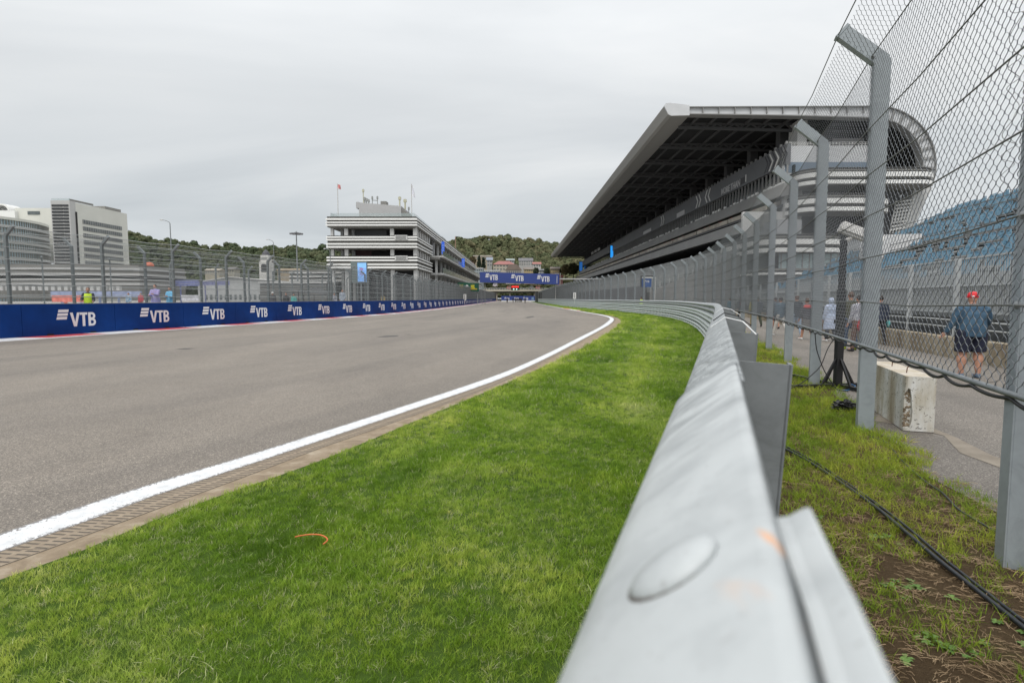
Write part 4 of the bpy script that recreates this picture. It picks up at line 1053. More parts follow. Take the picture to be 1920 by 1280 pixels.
def balcony(pl, prt, pt_, pb_, depth, name='striped_balcony', rows=None, back=10, solid=True):
    """rounded band; px left/right, py top/bottom"""
    xl, xr, zt, zb_ = gX(pl), gX(prt), gH(pt_), gH(pb_)
    kf_ = (Z0-depth)/Z0; xl *= kf_; xr *= kf_; rr_ = min(3.0, depth); path = [(xr, back), (xr, -depth+rr_)]
    path += [(xr-rr_+rr_*math.cos(a), -depth+rr_-rr_*math.sin(a)) for a in np.linspace(0.2, math.pi/2, 6)]
    path += [(xl+rr_-rr_*math.cos(a), -depth+rr_-rr_*math.sin(a)) for a in np.linspace(math.pi/2, 0.15, 6)][::1]
    path += [(xl, back)]
    # travel from right-back round the front to left-back: the outside lies to the left
    hh = zt-zb_
    mb = MB(); mb.sweep(path, [(-0.5, zb_), (0, zb_), (0, zt), (-0.5, zt)]); b = gpart(mb, name, M_STRG)
    mw, mdk = MB(), MB()
    for f0, f1, md_ in rows or ((0.04, 0.26, 'w'), (0.30, 0.36, 'd'), (0.45, 0.72, 'w'), (0.74, 0.80, 'd'), (0.90, 0.98, 'd')):
        (mw if md_ == 'w' else mdk).sweep(path, [(0.01, zb_+hh*f0), (0.35 if md_ == 'w' else 0.05, zb_+hh*f0), (0.28 if md_ == 'w' else 0.05, zb_+hh*f1), (0.01, zb_+hh*f1)])
    gpart(mw, 'louvres', M_STRW, parent=b); gpart(mdk, 'gaps', M_STRD, parent=b)
    mb = MB(); mb.prism([(x+0*y, y) for x, y in path], 'z', zb_+0.05, zb_+0.35); gpart(mb, 'floor_slab', M_STRG, parent=b)
    return b
balcony(1507, 1757, 326, 357, 4.0)
balcony(1503, 1675, 372, 405, 4.0)
balcony(1430, 1592, 447, 480, 6.0)
balcony(1432, 1600, 507, 519, 6.0, rows=((0.1, 0.4, 'w'), (0.5, 0.7, 'd')))
mb = MB(); mb.box(gX(1508), gX(1660), 1.2, 1.5, gH(372), gH(357)); mb.box(gX(1508), gX(1660), 1.2, 1.5, gH(447), gH(405)); gpart(mb, 'dark_opening', mat('dark opening', (0.05, 0.05, 0.05), 0.8, var=0.3, vscale=0.4), parent=ew)
mb = MB(); mb.box(gX(1645), gX(1700), 2.0, 12, 0.2, gH(357)); gpart(mb, 'stair_core', M_GREYB)
mb = MB(); mb.box(gX(1475), gX(1507), 0.9, 1.5, gH(447), gH(350)); mb.box(gX(1400), gX(1475), 1.5, 2.2, gH(447), gH(395)); gpart(mb, 'side_panel', M_COLW, parent=ew)
mb = MB(); mb.prism([(gX(1435), gH(507)), (gX(1435), gH(481)), (gX(1588), gH(481)), (gX(1588), gH(507))], 'y', -5.2, -4.9); gpart(mb, 'teal_glazing', M_TGLASS, parent=ew)
mb = MB()
for px_ in np.arange(1437, 1590, 12.5): mb.box(gX(px_), gX(px_)+0.15, -5.3, -5.2, gH(507), gH(481))
gpart(mb, 'mullions', M_GREYP, parent=ew)
mb = MB(); mb.box(gX(1436), gX(1596), -4.8, 1.4, 0.2, gH(519)); mb.box(gX(1432), gX(1475), -4.7, 1.3, gH(447), gH(420)); gpart(mb, 'lower_block', mat('pale grey render', (0.36, 0.37, 0.38), 0.8, var=0.08, vscale=0.3))
for px_ in (1452, 1468): pass
mb = MB(); mb.prism([(gX(1712), gH(352)), (gX(1746), gH(352)), (gX(1731), gH(384)), (gX(1710), gH(440)), (gX(1690), gH(440)), (gX(1702), gH(400))], 'y', 0.4, 3.0); gpart(mb, 'end_leg', M_COLW, label='tapered white leg below the curved roof')
mb = MB()
for py_ in np.arange(380, 438, 6.5): mb.bar((gX(1678-(py_-380)*0.16), 0.1, gH(py_)), (gX(1713-(py_-380)*0.33), 0.1, gH(py_-5)), 0.2, 0.22)
for px_ in np.arange(1676, 1712, 5.5): mb.bar((gX(px_), 0.0, gH(378)), (gX(px_-9), 0.0, gH(438)), 0.1, 0.12)
gpart(mb, 'slatted_screen', M_STRW)
# lamps in the openings
M_LAMP = mat('warm lamp', (0.9, 0.85, 0.6), 0.5, emit=((1.0, 0.88, 0.55), 2.2))
for px_, py_ in ((1524, 369), (1568, 368), (1602, 369), (1605, 424)):
    mb = MB(); mb.ball((gX(px_), 0.9, gH(py_)), 0.16, 8, 6); gpart(mb, 'lamp', M_LAMP, parent=ew)
# blue screens of the stand
def screen(px_, p0, p1, wdt, Y, colr, st, label):
    a = at(px_, p1, Y); b = at(px_, p0, Y); r_ = empty('advertising_screen', (a.x, Y, a.z), label, 'screen', None)
    h = b.z-a.z; mb = MB(); mb.box(-wdt/2, wdt/2, 0, 0.35, 0, h); mb.build('casing', M_BLACKM, r_)
    mb = MB(); mb.box(-wdt/2+0.12*wdt, wdt/2-0.1*wdt, -0.03, -0.002, 0.05*h, 0.95*h); mb.build('display', mat('lit screen', colr, 0.3, emit=(colr, st), var=0.25, vscale=0.8), r_)
    return r_
s_ = screen(1148, 459.5, 484, 2.2, 254, (0.03, 0.35, 0.95), 0.9, 'bright blue upright screen on the front of the grandstand tiers'); s_.rotation_euler = (0, 0, 0)
screen(1089, 490, 509, 2.6, 383, (0.03, 0.16, 0.5), 0.6, 'darker blue upright screen at the far end of the grandstand')

# ---------------------------------------------------------------- seated stand at the right edge
st_a = 8.1; dirv = Vector((0.236, 0.972, 0)); nrmv = Vector((0.972, -0.236, 0)); org = Vector((8.1+0.243*4.0, 4.0, 0))
def SP(s, d, h): return org+dirv*s+nrmv*d+Vector((0, 0, h))
def sbox(mb, s0, s1, d0, d1, h0, h1):
    b = len(mb.v); vs = [SP(s, d, h) for h in (h0, h1) for d in (d0, d1) for s in (s0, s1)]
    mb._a(vs, [(0,2,3,1),(4,5,7,6),(0,1,5,4),(2,6,7,3),(0,4,6,2),(1,3,7,5)])
st = empty('seating_stand', (0, 0, 0), 'open stand with rows of blue seats behind a barred railing at the right edge', 'grandstand')
M_STGR = mat('stand steel', (0.17, 0.175, 0.17), 0.7, var=0.2, vscale=1.2)
M_RAILW = mat('pale grey bars', (0.42, 0.44, 0.445), 0.6, var=0.08, vscale=3)
M_PNLG = mat('grey screening', (0.33, 0.345, 0.345), 0.8, var=0.12, vscale=0.8)
mb = MB(); sbox(mb, 0, 62, 1.05, 1.12, 0.0, 0.95); mb.build('dark_panel', mat('dark understructure', (0.05, 0.055, 0.058), 0.8, var=0.4, vscale=1.5), st)
mb = MB(); sbox(mb, 0, 62, 1.5, 1.54, 1.0, 2.35); mb.build('screening', M_PNLG, st)
mb = MB()
for i in range(62*9):
    s = i/9.0; sbox(mb, s, s+0.022, 1.28, 1.30, 1.32, 2.1) if s > 34 else (sbox(mb, s, s+0.022, 1.28, 1.30, 1.18, 2.78))
mb.build('bar_railing', M_RAILW, st)
mb = MB()
for h in (1.18, 1.98, 2.78): sbox(mb, 0, 62, 1.25, 1.33, h-0.025, h+0.025)
mb.build('hand_rail', M_RAILW, st)
for i in range(20):
    mb = MB(); s = 1.2+i*3.2; sbox(mb, s, s+0.14, 1.12, 1.24, 0.0, 2.8); mb.build('upright', M_RAILW, st)
mb = MB(); NR = 22
for k in range(NR): sbox(mb, 0, 60-k*0.2, 2.2+k*0.80, 2.2+(k+1)*0.80, 1.6+k*0.385-0.10, 1.6+k*0.385)
mb.build('stepped_floor', M_STGR, st)
mb = MB(); mb._a([SP(s, d, h) for s in (0, 60) for d, h in ((2.2, 0), (2.2, 1.4), (2.2+NR*0.8, 1.4+NR*0.385), (2.2+NR*0.8, 0))], [(0,1,2,3),(7,6,5,4),(0,4,5,1),(1,5,6,2),(2,6,7,3),(3,7,4,0)]); mb.build('stand_base', M_STGR, st)
mb = MB(); sbox(mb, 0, 47, 2.3+NR*0.8, 2.45+NR*0.8, 1.5+NR*0.385, 3.15+NR*0.385); mb.build('rear_panel', mat('pinkish rear panel', (0.47, 0.40, 0.36), 0.8, var=0.05), st)
M_SEATB = mat('blue seat plastic', (0.09, 0.22, 0.33), 0.6, col2=(0.25, 0.40, 0.50), vscale=2.5)
def seat_geo(mb, s, d, h):
    """folding seat facing the track: pan, curved back with handle slot"""
    b = len(mb.v)
    sbox(mb, s-0.19, s+0.19, d+0.02, d+0.07, h+0.12, h+0.34)       # folded pan
    sbox(mb, s-0.20, s+0.20, d+0.10, d+0.14, h+0.20, h+0.42)
    sbox(mb, s-0.20, s-0.10, d+0.10, d+0.14, h+0.42, h+0.46); sbox(mb, s+0.10, s+0.20, d+0.10, d+0.14, h+0.42, h+0.46)
    sbox(mb, s-0.18, s+0.18, d+0.095, d+0.145, h+0.46, h+0.50)
seats = []
for k in range(NR):
    y0 = 60-k*0.2
    s = 0.5
    while s < y0:
        blk = int(s/8.0); aisle = (s % 8.0) < 1.0
        vom = (k in (7, 8, 9, 10, 11)) and (19 < s < 23 or 41 < s < 45)
        gap = (k in (8, 16))
        if not aisle and not vom and not gap and rng.uniform() < 0.50+0.45*math.sin(s*0.9+k*1.7)*math.sin(s*0.37-k*0.6)+0.18: seats.append((s, 2.2+k*0.80+0.35, 1.6+k*0.385, k))
        s += 0.52
def spx(t): p = SP(*t[:3]); return p
def insight(t): p = SP(*t[:3]); return p.y > 1 and abs(p.x/p.y) < 0.92
near = sorted([t for t in seats if insight(t)], key=lambda t: SP(*t[:3]).length)[:98]
nearset = set(near)
mb0 = MB()
for t in near:
    mb = MB(); seat_geo(mb, *t[:3]); mb.build('seat', M_SEATB, st, fix=False)
mb = MB()
for t in seats:
    if t not in nearset: seat_geo(mb, *t[:3])
o = mb.build('seats', M_SEATB, st, fix=False); o['kind'] = 'stuff'
mb = MB()
for k in range(1, NR, 1):
    for s in np.arange(0, 60, 8.0): sbox(mb, s+0.2, s+0.8, 2.2+k*0.8-0.3, 2.2+k*0.8, 1.6+k*0.385-0.2, 1.6+k*0.385-0.19+0.02)
mb.build('aisle_steps', M_RAILW, st)
for s0 in (19, 41):
    mb = MB(); sbox(mb, s0+0.2, s0+3.8, 8.2, 8.3, 1.6+7*0.385, 1.6+11.5*0.385); sbox(mb, s0+0.1, s0+0.3, 7.6, 11, 1.6+7*0.385, 1.6+12*0.385)
    mb.build('access_portal', bpy.data.materials.get('white portal panel') or mat('white portal panel', (0.62, 0.62, 0.62), 0.7), st)
mb = MB()
for s0 in (19, 41):
    for i in range(14): sbox(mb, s0+i*0.28, s0+i*0.28+0.03, 7.5, 7.53, 1.6+7*0.385, 1.6+10*0.385)
for k in (8, 16):
    d = 2.2+k*0.8+0.4; h = 1.6+k*0.385
    for hh in (0.35, 0.75): sbox(mb, 0, 59, d, d+0.05, h+hh, h+hh+0.05)
mb.build('portal_railing', M_STGR, st)
# concrete kerb wall and low white tube rails before the stand
M_KW = NT('stained kerb concrete'); a_ = M_KW.noise(M_KW.pos, 1.6, 5, 0.6, stretch=(1, 1, 0.35)); b_ = M_KW.noise(M_KW.pos, 25, 4, 0.7)
c_ = M_KW.ramp(a_, [(0.3, (0.17, 0.125, 0.08)), (0.5, (0.33, 0.28, 0.20)), (0.7, (0.45, 0.40, 0.31))]); M_KW.bump(b_, 0.4, 0.01)
M_KWm = M_KW.done(M_KW.mix(M_KW.math('MULTIPLY', b_, 0.35), c_, (0.12, 0.10, 0.07)), 0.9)
for i in range(22):
    mb = MB(); s = i*3.0; sbox(mb, s+0.01, s+2.99, 0.0, 0.42, 0.0, 0.50); sbox(mb, s+0.03, s+2.97, 0.03, 0.39, 0.50, 0.54)
    o = mb.build('kerb_block', M_KWm)
    nth = ['behind the red capped person', 'just beyond the red capped person'] 
    tag(o, 'stained low wall block before the blue seats, ' + (nth[0] if i in (2, 3) else nth[1] if i in (4, 5) else 'farther along behind the fence'), 'concrete block', 'concrete blocks of the low wall by the service road')
tr = empty('tube_railing', (0, 0, 0), 'low double pale tube railing on the stained concrete wall', 'railing')
mb = MB()
for h in (0.78, 0.98): mb.tube([SP(s, 0.5, h+0.01*math.sin(s)) for s in np.arange(0, 50, 2)], 0.022, 6)
mb.build('rail', M_RAILW, tr)
for i in range(16):
    mb = MB(); mb.tube([SP(0.6+i*3, 0.5, 0.5), SP(0.6+i*3, 0.5, 1.5)], 0.035, 8); mb.build('post', M_RAILW, tr)
# ---------------------------------------------------------------- striped pit building on the left
YB = 115.0; KB = YB/FPX
def bX(px): return (px-960)*KB/(cP+(640-430)/FPX*sP)
def bH(py): return at(960, py, YB).z
pbld = empty('pit_building', (0, YB, 0), 'four storey pit building banded in white and grey louvres, flags on its roof', 'building')
pbld.rotation_euler = (0, 0, -0.0066)
def ppart(mb, name, m, parent=None, label=None):
    o = mb.build(name, m, parent or pbld)
    if label: o['label'] = label
    return o
xl, xr = bX(613), bX(780); xs = bX(780)+2.9; ys = 20.0; ye = 172.0
# outline of the near block and of the recessed long block (local x, local y)
front_path = [(xr, ys+1), (xr, 0), (xl, 0), (xl, 30)]
def band(ztop, zbot, rows, path=front_path, name='louvre_band', th=0.6):
    mb = MB(); mb.sweep(path, [(-th, zbot), (0, zbot), (0, ztop), (-th, ztop)]); b = ppart(mb, name, M_STRG)
    h = ztop-zbot; mw, mdk = MB(), MB()
    for f0, f1, c in rows:
        (mw if c == 'w' else mdk).sweep(path, [(0.01, zbot+h*f0), (0.26 if c == 'w' else 0.04, zbot+h*f0), (0.20 if c == 'w' else 0.04, zbot+h*f1), (0.01, zbot+h*f1)])
    ppart(mw, 'louvres', M_STRW, b); ppart(mdk, 'gaps', M_STRD, b); return b
band(bH(405.6), bH(425.6), ((0.12, 0.27, 'w'), (0.30, 0.36, 'd'), (0.38, 0.50, 'w'), (0.66, 0.82, 'w'), (0.90, 0.97, 'd'), (0.56, 0.60, 'd')))
band(bH(441.5), bH(465), ((0.02, 0.15, 'w'), (0.27, 0.38, 'w'), (0.48, 0.52, 'd'), (0.60, 0.72, 'w'), (0.74, 0.78, 'd'), (0.81, 0.93, 'w'), (0.95, 1.0, 'd')))
band(bH(479.5), bH(504.5), ((0.06, 0.20, 'w'), (0.30, 0.40, 'w'), (0.50, 0.54, 'd'), (0.60, 0.72, 'w'), (0.74, 0.78, 'd'), (0.82, 0.93, 'w'), (0.95, 1.0, 'd')))
# floors, columns, inner walls of the near block
mb = MB()
for z in (bH(424.5), bH(464), bH(503)): mb.box(xl+0.5, xr-0.5, 0.5, 60, z-0.3, z)
mb.box(xl+0.4, xr-0.4, 0.4, 60, bH(409), bH(407)); ppart(mb, 'floor_slabs', M_STRG)
for z0, z1 in ((bH(441.5), bH(424)), (bH(479.5), bH(463)), (0.2, bH(503))):
    for px_ in (619.5, 631, 646, 652.5, 733, 776.5):
        mb = MB(); wd = 0.55 if px_ not in (646, 733, 776.5) else 0.75
        y0 = 0.7 if px_ not in (631, 652.5) else 3.2
        mb.box(bX(px_)-wd/2, bX(px_)+wd/2, y0, y0+0.7, z0, z1); ppart(mb, 'column', M_COLW)
    for k in range(6):
        mb = MB(); mb.box(xr-0.9, xr-0.25, 3.0+k*3.1, 4.3+k*3.1, z0, z1); ppart(mb, 'column', M_COLW)
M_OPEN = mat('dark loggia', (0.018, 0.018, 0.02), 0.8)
M_MAROON = mat('maroon wall panel', (0.10, 0.05, 0.055), 0.8, var=0.2, vscale=0.5)
M_PANELG = mat('grey wall panel', (0.17, 0.175, 0.18), 0.7, var=0.08, vscale=0.4)
mb = MB(); mb.box(bX(655), bX(716), 4.0, 4.3, bH(441.5), bH(424)); ppart(mb, 'inner_wall', M_PANELG)
mb = MB(); mb.box(bX(655), bX(686), 4.0, 4.3, bH(480), bH(463)); ppart(mb, 'inner_wall', M_MAROON)
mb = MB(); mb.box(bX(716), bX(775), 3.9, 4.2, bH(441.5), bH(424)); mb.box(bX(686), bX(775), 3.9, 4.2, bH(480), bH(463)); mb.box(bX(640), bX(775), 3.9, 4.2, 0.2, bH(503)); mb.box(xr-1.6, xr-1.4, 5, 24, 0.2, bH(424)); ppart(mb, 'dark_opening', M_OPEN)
for py0, py1 in ((441.5, 449.5), (480, 487.5)):
    mb = MB()
    for px_ in np.arange(741, 763, 1.7): mb.box(bX(px_)-0.04, bX(px_)+0.04, -0.42, -0.36, bH(py1), bH(py0))
    mb.box(bX(740), bX(764), -0.45, -0.35, bH(py0)-0.12, bH(py0)+0.05); mb.box(bX(740), bX(742), -0.44, -0.34, bH(py1), bH(py0)); mb.box(bX(762), bX(764), -0.44, -0.34, bH(py1), bH(py0))
    ppart(mb, 'balcony_railing', M_COLW)
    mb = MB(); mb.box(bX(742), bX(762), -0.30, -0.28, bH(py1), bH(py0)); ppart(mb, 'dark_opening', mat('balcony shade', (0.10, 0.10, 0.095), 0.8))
# the long block
def lbox(name, m, x0, x1, z0, z1, y0=ys, y1=ye, label=None): mb = MB(); mb.box(x0, x1, y0, y1, z0, z1); return ppart(mb, name, m, label=label)
pr = [(xr, ye), (xr, ys+1.02)]
b4 = band(bH(405.6), bH(425.6), ((0.12, 0.27, 'w'), (0.30, 0.36, 'd'), (0.38, 0.50, 'w'), (0.66, 0.82, 'w'), (0.90, 0.97, 'd'), (0.56, 0.60, 'd')), path=pr)
lbox('rear_wall', M_PANELG, xr-6.0, xr-5.7, 0.2, bH(424)); lbox('floor_slab', M_STRG, xl+4, xr-0.7, bH(425)-0.3, bH(424.5))
lbox('balcony_slab', M_COLW, xr-5.6, xs, bH(469), bH(465.5)); lbox('balcony_slab', M_COLW, xr-5.6, xs, bH(507.5), bH(503.5))
lbox('slab_underside', M_STRG, xr-5.6, xs-0.8, bH(474), bH(469.02)); 
M_GLASSR = mat('green tinted glass rail', (0.16, 0.22, 0.21), 0.15, var=0.3, vscale=0.4)
lbox('glass_railing', M_GLASSR, xs-0.12, xs-0.06, bH(465.4), bH(455)); lbox('glass_railing', M_GLASSR, xs-0.12, xs-0.06, bH(503.4), bH(492))
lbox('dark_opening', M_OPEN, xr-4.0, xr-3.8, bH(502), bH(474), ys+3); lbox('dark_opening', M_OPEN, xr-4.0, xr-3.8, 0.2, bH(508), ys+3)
for i in range(19):
    y = ys+1.2+i*8.2
    for x_, z0, z1, wd in ((xs-1.6, bH(503.5), bH(474), 0.55), (xs-1.6, 0.2, bH(507.5), 0.6), (xr-0.6, bH(465.5), bH(425), 0.5)):
        mb = MB(); mb.box(x_-wd, x_, y, y+0.7, z0, z1); ppart(mb, 'column', M_COLW)
# roof terrace: glass balustrade, penthouse, aerials, air units
M_CLEAR = mat('pale glass balustrade', (0.42, 0.50, 0.50), 0.15)
_n = M_CLEAR.node_tree.nodes; _l = M_CLEAR.node_tree.links; _t = _n.new('ShaderNodeBsdfTransparent'); _m = _n.new('ShaderNodeMixShader'); _m.inputs[0].default_value = 0.30
_o = [x for x in _n if x.type == 'OUTPUT_MATERIAL'][0]; _l.new(_t.outputs[0], _m.inputs[1]); _l.new(_n['Principled BSDF'].outputs[0], _m.inputs[2]); _l.new(_m.outputs[0], _o.inputs[0])
mb = MB(); mb.box(xl+0.6, xr-0.3, 0.3, 0.36, bH(405.5), bH(399)); mb.box(xr-0.36, xr-0.3, 0.37, ye, bH(405.5), bH(399.5)); mb.box(xl+0.6, xl+0.66, 0.37, 20, bH(405.5), bH(398)); ppart(mb, 'glass_balustrade', M_CLEAR)
ph = mat('penthouse panels', (0.43, 0.43, 0.43), 0.7, var=0.05, vscale=0.5)
mb = MB(); mb.prism([(bX(663), bH(405)), (bX(663), bH(373)), (bX(745), bH(380)), (bX(745), bH(405))], 'y', 4, 16); mb.box(bX(657.5), bX(663), 4, 10, bH(384), bH(372)); phs = ppart(mb, 'penthouse', ph)
mb = MB(); mb.prism([(bX(745), bH(405)), (bX(745), bH(383)), (bX(763), bH(397)), (bX(763), bH(405))], 'y', 4.2, 15); ppart(mb, 'louvred_side', M_STRG, phs)
mb = MB(); mb.box(bX(685), bX(697), 3.94, 4.0, bH(404), bH(398)); mb.box(bX(700), bX(712), 3.94, 4.0, bH(404), bH(399)); ppart(mb, 'panel_door', M_COLW, phs)
M_AER = mat('aerial paint', (0.30, 0.31, 0.30), 0.6); M_AERY = mat('cream aerial', (0.50, 0.49, 0.36), 0.6)
for px_, p0, p1, r_, m_ in ((669.5, 345, 375, 0.10, M_AERY), (672, 361, 374, 0.14, M_AER), (675.5, 363, 375, 0.14, M_AER), (680, 365, 375, 0.10, M_AER), (687, 359, 376, 0.08, M_AER), (697, 359, 376, 0.08, M_AER), (740.5, 360, 381, 0.16, M_AERY), (751, 365, 385, 0.18, M_AERY), (758, 380, 391, 0.09, M_AER)):
    mb = MB(); mb.tube([(bX(px_), 5, bH(p1)), (bX(px_), 5, bH(p0))], r_, 6); mb.box(bX(px_)-r_*1.8, bX(px_)+r_*1.8, 4.8, 5.2, bH(p0+6), bH(p0+1)); ppart(mb, 'aerial', m_, phs)
mb = MB(); mb.bar((bX(686), 5, bH(367)), (bX(698), 5, bH(368)), 0.15, 0.15); ppart(mb, 'aerial_bar', M_AER, phs)
mb = MB(); mb.box(bX(703), bX(714), 5, 7, bH(378), bH(369)); ppart(mb, 'air_unit', M_STRG, phs)
mb = MB(); mb.box(xr-5, xr-1.4, 52, 60, bH(405), bH(391)); ppart(mb, 'roof_box', M_STRG)
def flag(px_, p0, p1, Y, m, lab, fl_pts):
    a = at(px_, p1, Y); b = at(px_, p0, Y); r_ = empty('flag', (a.x, Y, a.z), lab, 'flag', 'flags on the pit building roof')
    mb = MB(); mb.tube([(0, 0, 0), (0, 0, b.z-a.z)], 0.09, 6); mb.build('pole', M_COLW, r_)
    mb = MB(); h = b.z-a.z; V = []; F = []; n = 8
    for i in range(n+1):
        u = i/n
        for j in range(6):
            v = j/5; x, z = fl_pts(u, v); V.append((0.09+x, 0.12*math.sin(u*5+v*3), h+z))
    for i in range(n):
        for j in range(5): k = i*6+j; F.append((k, k+1, k+7, k+6))
    me = mesh_from('cloth', V, F, m); o = add('cloth', me, r_); sm = o.modifiers.new('thick', 'SOLIDIFY'); sm.thickness = 0.03
M_FLR = mat('red white flag cloth', (0.55, 0.10, 0.09), 0.8, col2=(0.75, 0.5, 0.5), vscale=0.9); M_FLW = mat('white flag cloth', (0.66, 0.68, 0.80), 0.8, col2=(0.8, 0.8, 0.8), vscale=0.9)
flag(634, 345, 404, YB+2, M_FLR, 'small red and white flag on the left white pole of the pit building', lambda u, v: (u*0.75-0.2, -v*0.85-u*0.25))
flag(772, 345, 404, YB+1.5, M_FLW, 'white flag hanging from the right white pole of the pit building', lambda u, v: (u*0.75*(0.3+0.7*v), -v*2.4-u*0.4))
M_SCRB = mat('blue banner screen', (0.03, 0.10, 0.50), 0.4, emit=((0.05, 0.16, 0.8), 0.35), var=0.25, vscale=0.5)
for px_, p0, p1, Y in ((830.5, 453, 476, 141), (868.5, 484.5, 501, 182)):
    a = at(px_-2.6, p1, Y); b = at(px_+2.6, p0, Y); o = empty('hanging_screen', (a.x, Y, a.z), 'bright blue upright banner on the %s of the pit building balcony' % ('nearer part' if Y < 160 else 'far part'), 'banner', 'blue banners along the pit building')
    wd = b.x-a.x; h = b.z-a.z
    mb = MB(); mb.box(0, wd, 0, 0.2, 0, h); mb.build('face', M_SCRB, o); mb = MB()
    for k in range(3): mb.box(wd*0.3, wd*0.7, -0.03, -0.001, h*(0.2+0.22*k), h*(0.33+0.22*k))
    mb.build('pale_marks', mat('banner mark', (0.25, 0.38, 0.8), 0.5), o)

# ---------------------------------------------------------------- office blocks at the far left
def facade_bld(name, lab, pxs, Y, py_top, py_bot, depth, m_wall, skew=0.0):
    a = at(pxs[0], py_bot, Y); b = at(pxs[1], py_top, Y)
    r_ = empty(name, (a.x, Y, 0), lab, 'building'); r_.rotation_euler = (0, 0, skew); return r_, b.x-a.x, b.z, a.z
M_CREAM = mat('cream render', (0.60, 0.60, 0.55), 0.8, var=0.05, vscale=0.1)
M_WIN = mat('dark office windows', (0.07, 0.085, 0.09), 0.3, col2=(0.15, 0.17, 0.17), vscale=0.35)
M_WINL = mat('pale blue windows', (0.20, 0.29, 0.33), 0.15, col2=(0.46, 0.55, 0.58), vscale=0.3)
# tower: louvred narrow face toward the lens, long window face turned away
Yt = 230.0; kt = Yt/FPX
tw = empty('office_tower', ((108-960)*kt, Yt, 0), 'tall cream office tower with a dark louvred narrow face and ribbon windows', 'building')
def tH(py, Y=Yt): return at(960, py, Y).z
tw_w = 35*kt; ztop = tH(376)
mb = MB(); mb.box(0, tw_w, 0, 3, 0, ztop); nf = mb.build('louvred_wing', mat('louvre wing wall', (0.46, 0.46, 0.45), 0.8), tw)
mb = MB()
for i in range(23):
    z = ztop-1.6-i*1.28
    mb.box(0.5, tw_w*0.63, -0.25, -0.02, z-0.72, z); mb.box(tw_w*0.66, tw_w-0.5, -0.25, -0.02, z-0.72, z)
mb.build('dark_slots', mat('dark slots', (0.03, 0.033, 0.036), 0.6), nf)
# long wing: from px 143 at Yt to px 248 farther back
x0 = tw_w; Y2 = Yt+34; x1 = (248-960)*Y2/FPX-(108-960)*kt
dvec = Vector((x1-x0, Y2-Yt, 0)); LW = dvec.length; ang = math.atan2(dvec.y, dvec.x)
def tbox(mb, u0, u1, d0, d1, z0, z1):
    c, s = math.cos(ang), math.sin(ang); vs = [(x0+u*c-d*s, u*s+d*c, z) for z in (z0, z1) for d in (d0, d1) for u in (u0, u1)]
    mb._a(vs, [(0,2,3,1),(4,5,7,6),(0,1,5,4),(2,6,7,3),(0,4,6,2),(1,3,7,5)])
mb = MB(); tbox(mb, 0.3, LW*0.47, 0.02, tw_w-0.2, 0, ztop-0.3); tbox(mb, LW*0.47, LW, 0.02, tw_w-0.2, 0, tH(401, Y2)); lw = mb.build('long_wing', M_CREAM, tw)
mb = MB(); 
zf0, zf1 = ztop-7.6, tH(410, Y2)
for i in range(12):
    z = ztop-6.6-i*2.78
    tbox(mb, LW*0.19, LW*0.88, -0.12, 0.01, z-1.65, z)
rw = mb.build('ribbon_windows', M_WIN, lw)
mb = MB()
for i in range(12):
    z = ztop-6.6-i*2.78
    for k in range(18): u = LW*(0.19+0.69*k/18); tbox(mb, u, u+0.45, -0.2, -0.125, z-1.65, z)
mb.build('window_piers', M_GREYP, rw)
mb = MB(); tbox(mb, LW*0.08, LW*0.10, -0.3, 0.0, 0, ztop-4); mb.build('drain_pipe', M_STRD, lw)
mb = MB(); tbox(mb, LW*0.67, LW*0.97, 2, 8, tH(401, Y2), tH(399, Y2)+1.2); tbox(mb, 0.5, LW*0.4, 0.4, 0.6, ztop, ztop+0.8); mb.build('roof_frame', M_STRG, lw)
mb = MB(); mb.box(0.2, tw_w, 0.2, 0.3, ztop, ztop+0.9); mb.build('roof_glass', M_CLEAR, tw)
# round glass office
Yr = 228.0; kr = Yr/FPX
ro_ = empty('round_office', (-247.7, 250, 0), 'round glass office with pale floor bands and a white arch on its roof', 'building')
rad = 36.0; def_h = lambda py: 1.6+(559-py)*kr
mb = MB(); mb.lathe([(rad, 0), (rad, def_h(402))], (0, 0, 0), 72); rg = mb.build('glass_drum', M_WINL, ro_)
for i in range(7):
    z = def_h(402)-i*3.3*1.0
    mb = MB(); mb.lathe([(rad+0.02, z-0.65), (rad+0.55, z-0.65), (rad+0.55, z+0.45), (rad+0.02, z+0.45)], (0, 0, 0), 72); mb.build('floor_band', mat('grey floor band', (0.42, 0.43, 0.42), 0.7) if i else M_CREAM, ro_)
mb = MB()
for i in range(200):
    a = i*2*math.pi/200; mb.bar(((rad+0.12)*math.cos(a), (rad+0.12)*math.sin(a), 0), ((rad+0.12)*math.cos(a), (rad+0.12)*math.sin(a), def_h(402)), 0.28, 0.28)
mb.build('mullions', M_STRG, rg)
rH = lambda py: 1.6+(559-py)*0.2718
mb = MB(); mb.box(-2, 16.5, 40, 52, 20, rH(393)); mb.box(16.5, 30, 44, 52, 20, rH(396)); mb.build('roof_block', M_CREAM, ro_)
mb = MB(); mb.box(4.5, 10.5, 39.7, 39.99, rH(405), rH(399)); mb.build('roof_window', M_WIN, ro_)
mb = MB(); c0 = -7.6
arcp = [(c0+4.6*math.cos(a), rH(399)+3.6*math.sin(a)) for a in np.linspace(0, math.pi, 14)]; arci = [(c0+3.8*math.cos(a), rH(399)+2.8*math.sin(a)) for a in np.linspace(0, math.pi, 14)]
mb.prism(arcp+arci[::-1], 'y', 38, 46); mb.box(c0-6, c0+7, 38.2, 46, 20, rH(399)+0.1); mb.build('roof_arch', M_STRW, ro_)
mb = MB()
for k in range(3): mb.ball((c0-2+k*2, 40, rH(398)), (1.0, 0.8, 1.1), 10, 6)
mb.build('roof_units', M_GREYP, ro_)
